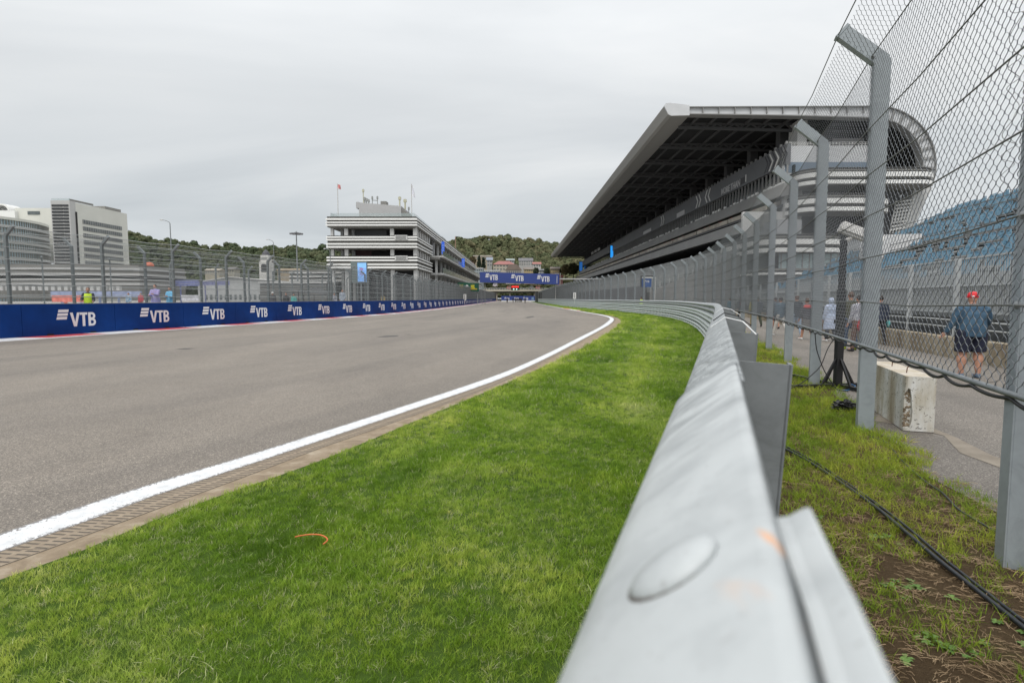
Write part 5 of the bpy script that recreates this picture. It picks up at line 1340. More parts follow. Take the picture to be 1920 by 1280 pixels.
# low striped hall before them
Yh = 100.0; kh = Yh/FPX
def hH(py): return 1.6+(559-py)*kh
M_HALLW = mat('hall louvre', (0.46, 0.46, 0.45), 0.7)
hall = empty('striped_hall', ((-60-960)*kh, Yh, 0), 'low curved hall banded in grey and white louvres below the cream tower', 'building')
hw = (265+60)*kh; path = [(hw, 14), (hw, 0.4)]+[(hw*(1-i/14), -2.2*math.sin(math.pi*i/14)) for i in range(15)]+[(0, 14)]
for zt, zb_, c in ((497, 503, 'g'), (503, 507, 'w'), (507, 513, 'g'), (513, 517.5, 'w'), (517.5, 523, 'd'), (523, 526, 'w'), (526, 531, 'g'), (531, 535, 'w'), (535, 560, 'g')):
    oo = {'w': 0.25, 'g': 0.0, 'd': -0.2}[c]
    mb = MB(); mb.sweep(path, [(-0.6, hH(zb_)), (oo, hH(zb_)), (oo*0.9, hH(zt)-0.01), (-0.6, hH(zt)-0.01)]); mb.build('louvre_band', {'w': M_HALLW, 'g': M_STRG, 'd': M_STRD}[c], hall)
mb = MB(); mb.prism(path, 'z', hH(498), hH(497.5)); mb.build('roof', M_GREYP, hall)
mb = MB()
for i in range(26): mb.box(1+i*1.1, 1.6+i*1.1, -3.2, -2.6, hH(545), hH(537))
mb.build('pale_windows', M_COLW, hall)

# ---------------------------------------------------------------- hills with forest and town
def m_hill():
    k = NT('hill undergrowth'); a = k.noise(k.pos, 0.03, 5, 0.6)
    return k.done(k.ramp(a, [(0.3, (0.030, 0.045, 0.018)), (0.7, (0.06, 0.075, 0.03))]), 0.95, 0, 0.1)
M_HILL = m_hill()
def hill(prof, Ya, Yb, base, name='hill', nx=40, ny=10, back=True):
    """prof: (px, py) skyline of the ground; slope rises from Ya to Yb"""
    xs_ = [p[0] for p in prof]; V = []; F = []
    hfun = lambda px_: 1.6+(559-np.interp(px_, xs_, [p[1] for p in prof]))*Yb/FPX
    for i in range(nx+1):
        px_ = xs_[0]+(xs_[-1]-xs_[0])*i/nx; xw = (px_-960)/FPX
        for j in range(ny+1):
            t = j/ny; Y = Ya+(Yb-Ya)*t; V.append((xw*Y, Y, base+(hfun(px_)-base)*(t**1.25)))
        V.append((xw*(Yb+250), Yb+250, base))
    for i in range(nx):
        for j in range(ny+1): k = i*(ny+2)+j; F.append((k, k+1, k+ny+3, k+ny+2))
    me = mesh_from(name, V, F, M_HILL, smooth=True)
    if sum(p.normal.z for p in me.polygons) < 0: me.flip_normals()
    o = add(name, me); o['kind'] = 'structure'
    def surf(px_, t): Y = Ya+(Yb-Ya)*t; return ((px_-960)/FPX*Y, Y, base+(float(hfun(px_))-base)*t**1.25)
    return surf
def m_tree(name, a_, b_, c_):
    k = NT(name); n_ = k.noise(k.pos, 0.035, 4, 0.6); f = k.noise(k.pos, 0.9, 3, 0.7)
    oi = k.n.new('ShaderNodeObjectInfo'); r = k.math('ADD', k.math('MULTIPLY', n_, 0.5), k.math('MULTIPLY', oi.outputs['Random'], 0.5))
    c = k.ramp(r, [(0.2, a_), (0.5, b_), (0.8, c_)]); c = k.mix(1.0, c, k.ramp(f, [(0.3, (0.9, 0.91, 0.9)), (0.7, (1.08, 1.07, 1.05))]), 'MULTIPLY')
    return k.done(c, 0.9, 0, 0.1)
M_TREE = m_tree('forest leaves', (0.088, 0.105, 0.055), (0.115, 0.125, 0.066), (0.155, 0.142, 0.082))
M_TREE2 = m_tree('left forest leaves', (0.066, 0.090, 0.050), (0.088, 0.108, 0.060), (0.118, 0.124, 0.070))
def crown_mesh(name, m, seed, rx, rz_, n=230, leaf=0.13):
    """leaf-clump faces spread through an uneven crown"""
    r = np.random.default_rng(seed); lob = [(r.uniform(-.45, .45)*rx, r.uniform(-.45, .45)*rx, r.uniform(0.35, 0.75)*rz_, r.uniform(.45, .7)) for _ in range(6)]
    V = []; F = []
    for i in range(n):
        c = lob[r.integers(6)]; d = r.normal(size=3); d /= np.linalg.norm(d); q_ = c[3]*r.uniform(0.75, 1.05)
        p = np.array([c[0]+d[0]*rx*q_, c[1]+d[1]*rx*q_, c[2]+d[2]*rz_*0.45*q_+0.1])
        u = np.cross(d, r.normal(size=3)); u /= np.linalg.norm(u)+1e-6; v = np.cross(d, u); s = leaf*rx*r.uniform(0.9, 2.0); b = len(V)
        tw_ = d*0.25*s*r.normal()
        V += [p-u*s-v*s*0.6+tw_, p+u*s-v*s*0.5, p+u*s*0.8+v*s*0.7-tw_, p-u*s*0.7+v*s*0.6]; F.append((b, b+1, b+2, b+3))
    fill = MB()
    for c in lob: fill.ball((c[0], c[1], c[2]+0.1), (rx*c[3]*0.8, rx*c[3]*0.8, rz_*0.45*c[3]*0.8), 9, 6)
    b = len(V); V += [np.array(v) for v in fill.v]; F += [tuple(i+b for i in f) for f in fill.f]
    b = len(V)
    for a in range(5):
        t = a*1.2566; V.append((math.cos(t)*rx*0.05, math.sin(t)*rx*0.05, -0.4*rz_)); V.append((math.cos(t)*rx*0.035, math.sin(t)*rx*0.035, rz_*0.5))
    for a in range(5): F.append((b+2*a, b+2*((a+1) % 5), b+2*((a+1) % 5)+1, b+2*a+1))
    return mesh_from(name, V, F, m)
skyC = [(800, 484), (835, 469), (858, 463), (880, 463), (905, 459), (930, 456), (960, 459), (1000, 464), (1018, 468), (1050, 469), (1100, 464), (1180, 467)]
surfC = hill(skyC, 400, 640, 2.0)
skyL = [(150, 460), (250, 457), (290, 457), (320, 463), (352, 471), (390, 478), (430, 475), (480, 480), (530, 475), (565, 476), (600, 476), (650, 480), (800, 490)]
surfL = hill(skyL, 520, 820, 1.0, nx=60)
crowns = [crown_mesh('leaf_clumps', M_TREE, 50+i, 4.4+0.5*(i % 3), 7.5+(i % 2)*1.8) for i in range(6)]
crowns2 = [crown_mesh('leaf_clumps', M_TREE2, 70+i, 5.0+0.5*(i % 3), 9.0+(i % 2)*2) for i in range(6)]
P = []; S_ = []
for i in range(2800):
    t = rng.uniform(0, 1.0); px_ = rng.uniform(802, 1175)
    town = t < 0.42 and 885 < px_ < 1060
    if town and rng.uniform() < 0.25: continue
    p = surfC(px_, t); P.append((p[0], p[1], p[2]+(0.3 if town else 1.5))); S_.append(rng.uniform(0.22, 0.5) if town else rng.uniform(0.4, 1.0)+0.5*rng.uniform()**4)
scatter('forest', np.array(P), np.array(S_), crowns, tilt=0.1, label='mixed green and brownish wood covering the hill beyond the gantry')
P = []; S_ = []
for i in range(5200):
    t = rng.uniform(0.05, 1.0)**0.8; px_ = rng.uniform(155, 795); p = surfL(px_, t); P.append((p[0], p[1], p[2]+1.5)); S_.append(rng.uniform(0.4, 1.0)+0.55*rng.uniform()**4)
scatter('forest', np.array(P), np.array(S_), crowns2, tilt=0.1, label='dark green wooded ridge behind the left buildings')
# town houses on the slope: walls, roof, windows
def house(pxc, wpx, py_t, py_e, py_b, Y, wallc, roofc, lab, rot=0.0, kind='gable', nw=5, floors=2):
    a = at(pxc, py_b, Y); k = Y/FPX; wd = wpx*k; he = (py_b-py_e)*k; hr = (py_e-py_t)*k; dp = min(14, max(7, wd*0.6))
    r_ = empty('house', (a.x, Y, a.z), lab, 'house'); r_.rotation_euler = (0, 0, rot)
    mb = MB(); mb.box(-wd/2, wd/2, 0, dp, -6, he); wl = mb.build('wall', mat('house wall', tuple(c*0.72 for c in wallc), 0.85, var=0.08, vscale=0.3), r_)
    mr = mat('house roof', roofc, 0.85, var=0.15, vscale=0.4)
    mb = MB()
    if kind == 'gable': mb.prism([(-0.6, he), (dp/2, he+hr), (dp+0.6, he)], 'x', -wd/2-0.5, wd/2+0.5)
    elif kind == 'hip':
        V = [(-wd/2-0.5, -0.5, he), (wd/2+0.5, -0.5, he), (wd/2+0.5, dp+0.5, he), (-wd/2-0.5, dp+0.5, he), (-wd/2+wd*0.25, dp/2, he+hr), (wd/2-wd*0.25, dp/2, he+hr)]
        mb._a(V, [(0, 1, 5, 4), (1, 2, 5), (2, 3, 4, 5), (3, 0, 4), (3, 2, 1, 0)])
    else: mb.box(-wd/2-0.3, wd/2+0.3, -0.3, dp+0.3, he, he+max(hr, 0.4))
    mb.build('roof', mr, r_)
    mw = M_WIN
    for f in range(floors):
        for i in range(nw):
            x = -wd/2+wd*(i+0.5)/nw; z = he*(f+0.35)/floors; mb = MB(); ww = wd/nw*0.27; hh = he/floors*0.42
            mb.box(x-ww, x+ww, -0.10, 0.02, z, z+hh); mb.build('window', mw, r_)
    return r_
Hs = [
 (905,34,479,481.5,497,430,(0.50,0.42,0.30),(0.42,0.38,0.33),'long beige flat roofed building at the left of the hillside town','flat',7,2),
 (918,10,482,488,500,415,(0.50,0.50,0.48),(0.22,0.25,0.30),'narrow white house with a blue grey roof beside the beige building','gable',2,2),
 (945,40,489,496,508,410,(0.58,0.53,0.44),(0.30,0.13,0.12),'wide cream house with a dull red roof on the hillside','hip',7,2),
 (957,14,484.5,488,493,440,(0.55,0.55,0.54),(0.30,0.34,0.33),'pale house with grey green roof above the red roofed house','gable',3,1),
 (986,26,484,489,498,440,(0.55,0.54,0.52),(0.33,0.33,0.35),'white balconied house with a flat grey roof high on the slope','flat',6,2),
 (1007,14,491,495,502,425,(0.70,0.69,0.66),(0.36,0.16,0.14),'small white house with a red gable on the slope','gable',3,1),
 (963,28,495,506,516,395,(0.55,0.50,0.45),(0.10,0.075,0.06),'building with a big dark brown roof just above the gantry sign','hip',7,1),
 (993,20,501,505,516,390,(0.60,0.47,0.25),(0.20,0.17,0.15),'yellow house with a dark roof above the sign, left one of two','gable',5,2),
 (1041,16,500,504,514,390,(0.60,0.48,0.28),(0.20,0.17,0.15),'yellow house with a dark roof above the right end of the sign','gable',5,2),
 (1016,9,504,507,515,385,(0.45,0.47,0.48),(0.18,0.19,0.2),'small grey house between the two yellow houses','gable',2,2),
 (922,30,506.5,508,512,370,(0.60,0.62,0.63),(0.55,0.57,0.58),'long low white flat roofed hall behind the left end of the sign','flat',8,1),
 (897,16,503,504,521,300,(0.42,0.48,0.50),(0.55,0.56,0.56),'glassy grey block at the far end of the pit building','flat',4,3),
 (1051,9,516,519,526,380,(0.45,0.22,0.2),(0.34,0.12,0.12),'low red building right of the gantry sign','flat',3,1),
 (498,20,486,491,500,420,(0.50,0.48,0.44),(0.22,0.2,0.19),'pale house with a dark roof on the left valley slope','gable',4,1),
 (398,26,503,507,513,350,(0.52,0.48,0.38),(0.38,0.34,0.28),'low sandy house row below the left wooded ridge','gable',6,1),
 (432,14,500,505,512,360,(0.50,0.47,0.38),(0.2,0.19,0.18),'small sandy house with a dark roof below the left ridge','gable',3,1),
 (300,48,508,511,524,300,(0.50,0.43,0.30),(0.45,0.38,0.27),'long tan block right of the striped hall','flat',12,2),
 (540,40,503,507,514,330,(0.45,0.38,0.28),(0.35,0.27,0.18),'long brown roofed building left of the pit building','gable',8,1)]
for h in Hs: house(h[0], h[1], h[2], h[3], h[4], h[5], h[6], h[7], h[8], 0.05*math.sin(h[0]), h[9], h[10], h[11])
# single trees by the houses
def tree(pxc, py_t, py_b, Y, lab, kind='conifer', col=((0.018, 0.034, 0.018), (0.035, 0.055, 0.028)), wf=0.33):
    a = at(pxc, py_b, Y); H = (py_b-py_t)*Y/FPX; r_ = empty(kind+'_tree', (a.x, Y, a.z), lab, 'tree', 'single trees by the far houses')
    mb = MB(); mb.tube([(0, 0, -2), (0, 0, H*0.4), (0.1, 0, H*0.95)], [H*0.04, H*0.03, 0.03], 6)
    if kind != 'conifer':
        for k in range(5): mb.tube([(0, 0, H*0.35), (math.cos(k*1.3)*H*0.2, math.sin(k*1.3)*H*0.2, H*0.62)], [H*0.02, 0.03], 5)
    mb.build('trunk', mat('bark', (0.07, 0.055, 0.04), 0.9), r_)
    m = mat('single tree leaves', col[0], 0.9, col2=col[1], vscale=1.2); r = np.random.default_rng(int(pxc)); V = []; F = []
    for i in range(520):
        if kind == 'conifer': t = r.uniform(0.08, 1)**0.8; rr_ = H*wf*0.5*(1-t)*r.uniform(0.5, 1.15)+0.1
        else: t = r.uniform(0.3, 1.0); rr_ = H*wf*math.sqrt(max(0.02, 1-((t-0.62)/0.4)**2))*r.uniform(0.5, 1.1)
        a_ = r.uniform(0, 6.283); p = np.array([math.cos(a_)*rr_, math.sin(a_)*rr_, t*H]); s = H*0.035*r.uniform(0.6, 1.4); u = r.normal(size=3)*s; v = r.normal(size=3)*s; b = len(V)
        V += [p-u-v, p+u-v, p+u+v, p-u+v]; F.append((b, b+1, b+2, b+3))
    add('crown', mesh_from('crown', V, F, m), r_)
tree(898.5, 481, 503, 405, 'taller dark conifer of the pair left of the town houses')
tree(906.5, 484, 505, 405, 'shorter dark conifer of the pair left of the town houses')
tree(886, 482, 500, 420, 'brownish round tree beside the beige hillside building', 'broadleaf', ((0.075, 0.06, 0.03), (0.13, 0.10, 0.05)))
tree(1005, 503, 518, 384, 'dark green tree between the yellow houses', 'broadleaf', ((0.03, 0.045, 0.02), (0.05, 0.07, 0.03)))
tree(1025, 503, 518, 383, 'broad dark tree just left of the right yellow house', 'broadleaf', ((0.03, 0.045, 0.02), (0.05, 0.07, 0.03)))
tree(1060, 497, 520, 380, 'autumn brown tree right of the yellow houses', 'broadleaf', ((0.09, 0.075, 0.035), (0.15, 0.12, 0.05)), 0.32)
tree(1075, 495, 522, 390, 'olive green tree beneath the far end of the grandstand roof', 'broadleaf', ((0.08, 0.09, 0.035), (0.12, 0.12, 0.05)), 0.32)
tree(1036, 540, 530, 380, 'x', 'broadleaf') if False else None
# church with dark dome
Yc = 400; ch = empty('church', (at(495, 505, Yc).x, Yc, 0), 'white arched gate tower with a dark dome in front of the left ridge', 'church'); kc = Yc/FPX
def cH(py): return 1.6+(559-py)*kc
mb = MB(); mb.box(-9*kc, 9*kc, 0, 8, 0, cH(492)); mb.box(-7*kc, 7*kc, 1, 7, cH(492), cH(479)); mb.build('tower', mat('white church wall', (0.62, 0.61, 0.58), 0.8), ch)
mb = MB(); mb.lathe([(7.5*kc, cH(479)), (7*kc, cH(477)), (5.5*kc, cH(473)), (2.5*kc, cH(470)), (0.7*kc, cH(468)), (0.1, cH(465))], (0, 4, 0), 14); mb.build('dome', mat('dark dome', (0.06, 0.06, 0.07), 0.5), ch)
mb = MB(); mb.prism([(-5*kc, cH(510)), (-5*kc, cH(500))]+[(5*kc*math.cos(a), cH(500)+5*kc*math.sin(a)) for a in np.linspace(math.pi, 0, 9)][1:-1]+[(5*kc, cH(500)), (5*kc, cH(510))], 'y', -0.3, 0.02); mb.build('archway', mat('arch shade', (0.06, 0.06, 0.06), 0.9), ch)
mb = MB()
for i in range(6): mb.box((-6+i*2.1)*kc, (-5+i*2.1)*kc, 0.8, 1.02, cH(487), cH(483))
mb.build('window', M_WIN, ch)
# ---------------------------------------------------------------- middle distance on the left
def simple(name, lab, cat, pxl, pxr, pyt, pyb, Y, m, depth=6, group=None, zb=0.0):
    a = at(pxl, pyb, Y); b = at(pxr, pyt, Y); r_ = empty(name, (a.x, Y, 0), lab, cat, group); return r_, b.x-a.x, b.z, max(a.z, zb)
# white hall with low roof
r_, wd, zt, zb_ = simple('white_hall', 'wide white hall with a low pitched roof seen through the left fence', 'building', 372, 505, 520, 560, 165, None)
mb = MB(); mb.prism([(0, 0), (0, zt-1.6), (wd*0.45, zt), (wd, zt-1.0), (wd, 0)], 'y', 0, 20); mb.build('wall', mat('white hall wall', (0.42, 0.43, 0.43), 0.7, var=0.06, vscale=0.3), r_)
for i in range(14): mb = MB(); mb.box(wd*(0.03+i*0.068), wd*(0.06+i*0.068), -0.1, 0.02, 1.2, 2.6); mb.build('window', M_WIN, r_)
mb = MB(); mb.prism([(-0.5, zt-1.65), (wd*0.45, zt+0.02), (wd+0.5, zt-1.0), (wd+0.5, zt-0.8), (wd*0.45, zt+0.25), (-0.5, zt-1.4)], 'y', -0.6, 20.5); mb.build('roof', M_COLW, r_)
# grey louvred block and dark canopy
r_, wd, zt, zb_ = simple('louvred_block', 'dark grey louvred block with a flat roof behind the left fence', 'building', 488, 612, 531, 560, 112, None)
mb = MB(); mb.box(0, wd, 0, 10, 0, zt); mb.build('wall', mat('dark grey louvre', (0.16, 0.165, 0.17), 0.7), r_); mb = MB()
for i in range(8): mb.box(0, wd, -0.12, -0.01, 0.3+i*0.5, 0.5+i*0.5)
mb.build('louvres', M_STRG, r_)
mb = MB(); mb.box(-0.2, wd+0.2, -0.3, 10.2, zt, zt+0.3); mb.build('roof', M_COLW, r_)
# striped low wing left of the pit building
r_, wd, zt, zb_ = simple('striped_wing', 'low striped wing joined to the left of the pit building', 'building', 545, 700, 506, 560, 128, None)
mb = MB(); mb.box(0, wd, 0, 8, 0, zt); mb.build('wall', M_STRG, r_); mb = MB(); md2 = MB()
for i in range(7): z = zt-0.5-i*0.85; mb.box(-0.15, wd, -0.3, -0.01, z-0.28, z); md2.box(-0.05, wd, -0.06, -0.005, z-0.5, z-0.32)
mb.build('louvres', M_STRW, r_); md2.build('gaps', M_STRD, r_)
M_TENT = mat('dark canopy cloth', (0.075, 0.078, 0.08), 0.8)
for i, (pl, pr_, yt, yb, lab) in enumerate(((526, 560, 541.5, 546, 'smaller dark shade canopy behind the left fence'), (568, 618, 537, 553, 'larger dark sloping canopy beside the smaller one behind the left fence'))):
    Y = 55; a = at(pl, yb, Y); b = at(pr_, yt, Y); r_ = empty('canopy', (a.x, Y, 0.3), lab, 'canopy', 'dark canopies in the paddock'); wd = b.x-a.x; z1_, z0_ = b.z-0.3, a.z-0.3
    mb = MB(); V = [(0, 0, z0_+0.25), (wd, 0, z0_), (wd, 3, z0_), (0, 3, z0_+0.25), (wd*0.25, 1.5, z1_), (wd*0.25, 1.5, z1_-0.12)]
    mb._a(V[:5], [(0, 1, 4), (1, 2, 4), (2, 3, 4), (3, 0, 4), (3, 2, 1, 0)]); mb.build('cloth', M_TENT, r_)
    for x, y in ((0.05, 0.05), (wd-0.05, 0.05), (wd-0.05, 2.95), (0.05, 2.95)):
        mb = MB(); mb.tube([(x, y, 0), (x, y, z0_+0.02)], 0.035, 6); mb.build('leg', M_BLACKM, r_)
# red and blue hoardings low in the paddock
for pl, pr_, yt, yb, Y, c, lab in ((97, 172, 554, 560.5, 60, (0.60, 0.13, 0.09), 'low red hoarding behind the left fence'), (95, 265, 546, 553, 75, (0.20, 0.24, 0.38), 'dull blue hoarding behind the red one'), (276, 372, 525, 533, 110, (0.10, 0.12, 0.30), 'long dark blue hoarding right of the striped hall'), (372, 430, 527, 532, 120, (0.12, 0.13, 0.27), 'shorter dark blue hoarding before the white hall'), (340, 372, 553, 559, 70, (0.42, 0.42, 0.46), 'pale hoarding beside the raincoat pair')):
    a = at(pl, yb, Y); b = at(pr_, yt, Y); mb = MB(); wd = b.x-a.x; z0_ = max(0.3, a.z)
    mb.box(0, wd, 0, 0.08, z0_-0.31, b.z); nn = int(wd/2.5)
    for i in range(nn): mb.box(i*2.5+1.2, i*2.5+1.26, 0.08, 0.5, 0.0, b.z-0.2)
    o = mb.build('hoarding', mat('hoarding print', c, 0.6, col2=tuple(min(1, x*1.5+0.12) for x in c), vscale=2.0), None, loc=(a.x, Y, 0)); tag(o, lab, 'hoarding')
# long pale gallery roofs, orange tank
tk = at(280, 508, 150); tkr = empty('water_tank', (tk.x, 150, 0), 'orange red tank on a stand right of the cream tower', 'tank')
mb = MB(); mb.lathe([(0.9, tk.z), (1.15, tk.z+0.4), (1.15, tk.z+1.7), (0.8, tk.z+2.1), (0.1, tk.z+2.3)], (0, 0, 0), 14); mb.build('drum', mat('orange tank paint', (0.62, 0.13, 0.05), 0.5), tkr, smooth=True)
mb = MB()
for x, y in ((-.8, -.8), (.8, -.8), (.8, .8), (-.8, .8)): mb.tube([(x, y, 0), (x, y, tk.z+0.02)], 0.07, 5)
mb.build('stand', M_GALV, tkr)
# street lamps and mast
def street_lamp(pxp, py_t, Y, pxh, pyh, lab):
    a = at(pxp, 559, Y); b = at(pxp, py_t, Y); h = at(pxh, pyh, Y); r_ = empty('street_lamp', (a.x, Y, 0), lab, 'street lamp', 'street lamps')
    mb = MB(); mb.tube([(0, 0, 0), (0, 0, b.z*0.5), (0, 0, b.z)], [0.13, 0.10, 0.07], 8); mb.build('pole', M_GALV, r_)
    mb = MB(); dx = h.x-a.x; dz = h.z; mb.tube([(0, 0, b.z), (dx*0.1, 0, b.z+(dz-b.z)*0.45), (dx*0.35, 0, b.z+(dz-b.z)*0.75), (dx*0.65, 0, dz)], 0.055, 6); mb.build('arm', M_GALV, r_)
    mb = MB(); mb.ball((dx*0.85, 0, dz+0.02), (abs(dx)*0.22, 0.16, 0.10), 10, 6); mb.build('lamp_head', M_COLW, r_, smooth=True)
street_lamp(325, 419, 95, 300, 412.5, 'tall single arm street lamp right of the cream tower')
street_lamp(516, 455, 130, 499, 449, 'farther street lamp above the church')
street_lamp(621, 470, 112, 607, 466.5, 'low street lamp whose head reaches the corner of the pit building')
Y = 120; a = at(559, 559, Y); b = at(559, 436, Y); r_ = empty('floodlight_mast', (a.x, Y, 0), 'tall slim mast with a ring of lamps left of the pit building', 'light mast')
mb = MB(); mb.tube([(0, 0, 0), (0, 0, b.z)], [0.22, 0.11], 8); mb.build('pole', M_GALV, r_)
for k in range(8):
    a_ = k*math.pi/4; mb = MB(); mb.tube([(0, 0, b.z-0.25), (math.cos(a_)*1.0, math.sin(a_)*1.0, b.z-0.1)], 0.05, 5); mb.box(math.cos(a_)*1.05-0.3, math.cos(a_)*1.05+0.3, math.sin(a_)*1.05-0.25, math.sin(a_)*1.05+0.25, b.z-0.38, b.z-0.16); mb.build('lamp_head', mat('mast lamp', (0.13, 0.13, 0.14), 0.5), r_)
mb = MB(); mb.lathe([(0.2, b.z-0.2), (0.3, b.z), (0.05, b.z+0.3)], (0, 0, 0), 8); mb.build('cap', M_GALV, r_)
Y = 300; a = at(854, 475, Y); b = at(854, 443, Y); r_ = empty('brown_mast', (a.x, Y, 0), 'thin brown mast above the pit building roof line', 'mast'); mb = MB(); mb.tube([(0, 0, 0), (0, 0, b.z)], [0.5, 0.2], 6); mb.build('pole', mat('brown mast paint', (0.30, 0.19, 0.14), 0.8), r_); mb = MB(); mb.box(-0.9, 0.9, -0.5, 0.5, at(0, 484, Y).z, at(0, 477, Y).z); mb.build('platform', M_COLW, r_)
# upright screen on the left fence
Y = 62; a = at(671, 528.5, Y); b = at(686.5, 493, Y); r_ = empty('trackside_screen', (a.x, Y, 0), 'light blue upright screen with pink writing above the left fence', 'screen')
mb = MB(); mb.box(-0.75, b.x-a.x+0.05, 0.02, 0.35, a.z-0.1, b.z+0.15); mb.build('casing', mat('grey green casing', (0.16, 0.20, 0.20), 0.6), r_)
mb = MB(); mb.box(0.0, b.x-a.x, -0.02, 0.018, a.z, b.z); mb.build('display', mat('pale lit display', (0.10, 0.28, 0.6), 0.4, emit=((0.22, 0.42, 0.85), 0.75), col2=(0.2, 0.4, 0.75), vscale=1.5), r_)
mb = MB()
for x0_, w_, z_ in ((0.25, 0.10, 0.62), (0.40, 0.10, 0.62), (0.55, 0.10, 0.62), (0.2, 0.55, 0.48), (0.25, 0.45, 0.38)):
    ww = b.x-a.x; hh = b.z-a.z; mb.box(ww*x0_, ww*(x0_+w_), -0.04, -0.021, a.z+hh*z_, a.z+hh*(z_+(0.12 if w_ < 0.2 else 0.03)))
mb.build('pink_marks', mat('pink marks', (0.55, 0.18, 0.42), 0.5), r_)
mb = MB(); mb.tube([(0.3, 0.2, 0), (0.3, 0.2, a.z)], 0.08, 8); mb.build('post', M_FPOST, r_)

# ---------------------------------------------------------------- start gantry, boards, bridge
M_SIGN = mat('gantry sign blue', (0.035, 0.065, 0.26), 0.6, var=0.06, vscale=0.5)
Yg = 150.0; kg = Yg/FPX
gt = empty('start_gantry', ((900-960)*kg, Yg, 0), 'start gantry with a wide blue sign carrying white lettering three times', 'gantry')
def gz(py): return 1.6+(559-py)*kg
gw = 148*kg; slope = (3.0*kg)/gw
mb = MB(); mb.prism([(0, gz(529.5)), (0, gz(510.3)), (gw, gz(514.2)), (gw, gz(533.5))], 'y', 0, 1.2); sg = mb.build('sign_board', M_SIGN, gt)
lm = logo_mesh(9.6*kg*0.92, 10.3*kg, 0.03)
for px_, py_ in ((918, 525.6), (966, 527.2), (1014.5, 528.6)):
    o = add('lettering', lm, sg, loc=((px_-900)*kg, -0.02, gz(py_)))
mb = MB(); mb.prism([((1043.5-900)*kg, gz(531)), ((1043.5-900)*kg, gz(517)), ((1044.3-900)*kg, gz(517)), ((1044.3-900)*kg, gz(531))], 'y', -0.03, 0.0); mb.build('small_print', M_STRW, sg)
for px_ in (903, 909, 1043, 1049):
    mb = MB(); x = (px_-900)*kg
    for dx in (-0.18, 0.18): mb.tube([(x+dx, 0.6, 0), (x+dx, 0.6, gz(512))], 0.06, 5)
    for k in range(10): mb.tube([(x-0.18, 0.6, 0.5+k*0.5), (x+0.18, 0.6, 1.0+k*0.5)], 0.03, 4)
    mb.build('truss_leg', M_COLW if px_ > 1040 else M_GALV, gt)
mb = MB(); mb.box((1049-900)*kg, (1049-900)*kg+11, 0.4, 0.8, gz(524), gz(522)); mb.build('side_arm', M_COLW, gt)
# start lights
x = (958-900)*kg; mb = MB(); mb.box(x, x+16*kg, -0.4, 0.1, gz(544), gz(535)); mb.box(x+7.5*kg, x+8.5*kg, -0.2, 0.0, gz(535), gz(531)); sl = mb.build('start_lights', M_BLACKM, gt)
M_REDL = mat('red lamp', (0.9, 0.03, 0.02), 0.4, emit=((1.0, 0.03, 0.02), 1.3)); M_GRL = mat('pale green lamp', (0.4, 0.9, 0.8), 0.4, emit=((0.5, 1.0, 0.85), 1.1))
for i in range(5):
    mb = MB(); mb.ball((x+(2.6+i*2.7)*kg, -0.42, gz(537.9)), (1.25*kg, 0.08, 1.6*kg), 8, 6); mb.build('red_lamp', M_REDL, gt)
for i in range(2):
    mb = MB(); mb.ball((x+(5.2+i*5.4)*kg, -0.42, gz(542.2)), (1.3*kg, 0.08, 1.2*kg), 8, 6); mb.build('green_lamp', M_GRL, gt)
mb = MB(); xx = (954.5-900)*kg; mb.tube([(xx, 0.3, 0), (xx, 0.3, gz(531))], 0.12, 8); mb.build('centre_pole', M_COLW, gt) if False else None
# green board with clock and yellow crowns
Yq = 152.0; kq = Yq/FPX; gb = empty('green_board', ((853-960)*kq, Yq, 0), 'dark green advertising board with yellow marks and a white clock by the pit wall', 'sign')
def qz(py): return 1.6+(559-py)*kq
mb = MB(); mb.prism([(0, qz(545)), (6*kq, qz(529.5)), (45*kq, qz(531)), (45*kq, qz(546.5))], 'y', 0, 0.3); bd = mb.build('board', mat('board green', (0.006, 0.085, 0.05), 0.5), gb)
M_YEL = mat('yellow mark', (0.75, 0.66, 0.03), 0.5)
for cx_, cy_ in ((12.5, 536), (33.5, 536)):
    mb = MB(); X_, Z_ = cx_*kq, qz(cy_)
    for k in (-1, -0.5, 0, 0.5, 1): mb.prism([(X_+k*0.36-0.08, Z_-0.15), (X_+k*0.36+0.08, Z_-0.15), (X_+k*0.48, Z_+0.5)], 'y', -0.04-0.002*k, 0)
    mb.box(X_-0.42, X_+0.42, -0.05, 0, Z_-0.30, Z_-0.14); mb.box(X_-0.62, X_+0.62, -0.04, 0, Z_-0.62, Z_-0.42); mb.build('yellow_crown', M_YEL, bd)
mb = MB(); mb.box(25*kq, 42*kq, -0.04, 0, qz(543), qz(541)); mb.build('yellow_line', mat('dark yellow', (0.5, 0.36, 0.03), 0.5), bd)
mb = MB(); X_, Z_ = 23*kq, qz(536.5); mb.prism([(X_+0.36*math.cos(a), Z_+0.36*math.sin(a)) for a in np.linspace(0, 6.283, 17)[:-1]], 'y', -0.08, 0); mb.build('clock_face', M_STRW, bd)
mb = MB(); mb.bar((X_, -0.1, Z_), (X_+0.02, -0.1, Z_+0.26), 0.04, 0.05); mb.bar((X_, -0.12, Z_), (X_+0.18, -0.12, Z_-0.05), 0.04, 0.05); mb.build('clock_hands', M_BLACKM, bd)
for x in (3*kq, 42*kq): mb = MB(); mb.box(x, x+0.2, 0.3, 0.5, 0, qz(535)); mb.build('leg', M_GALV, gb)
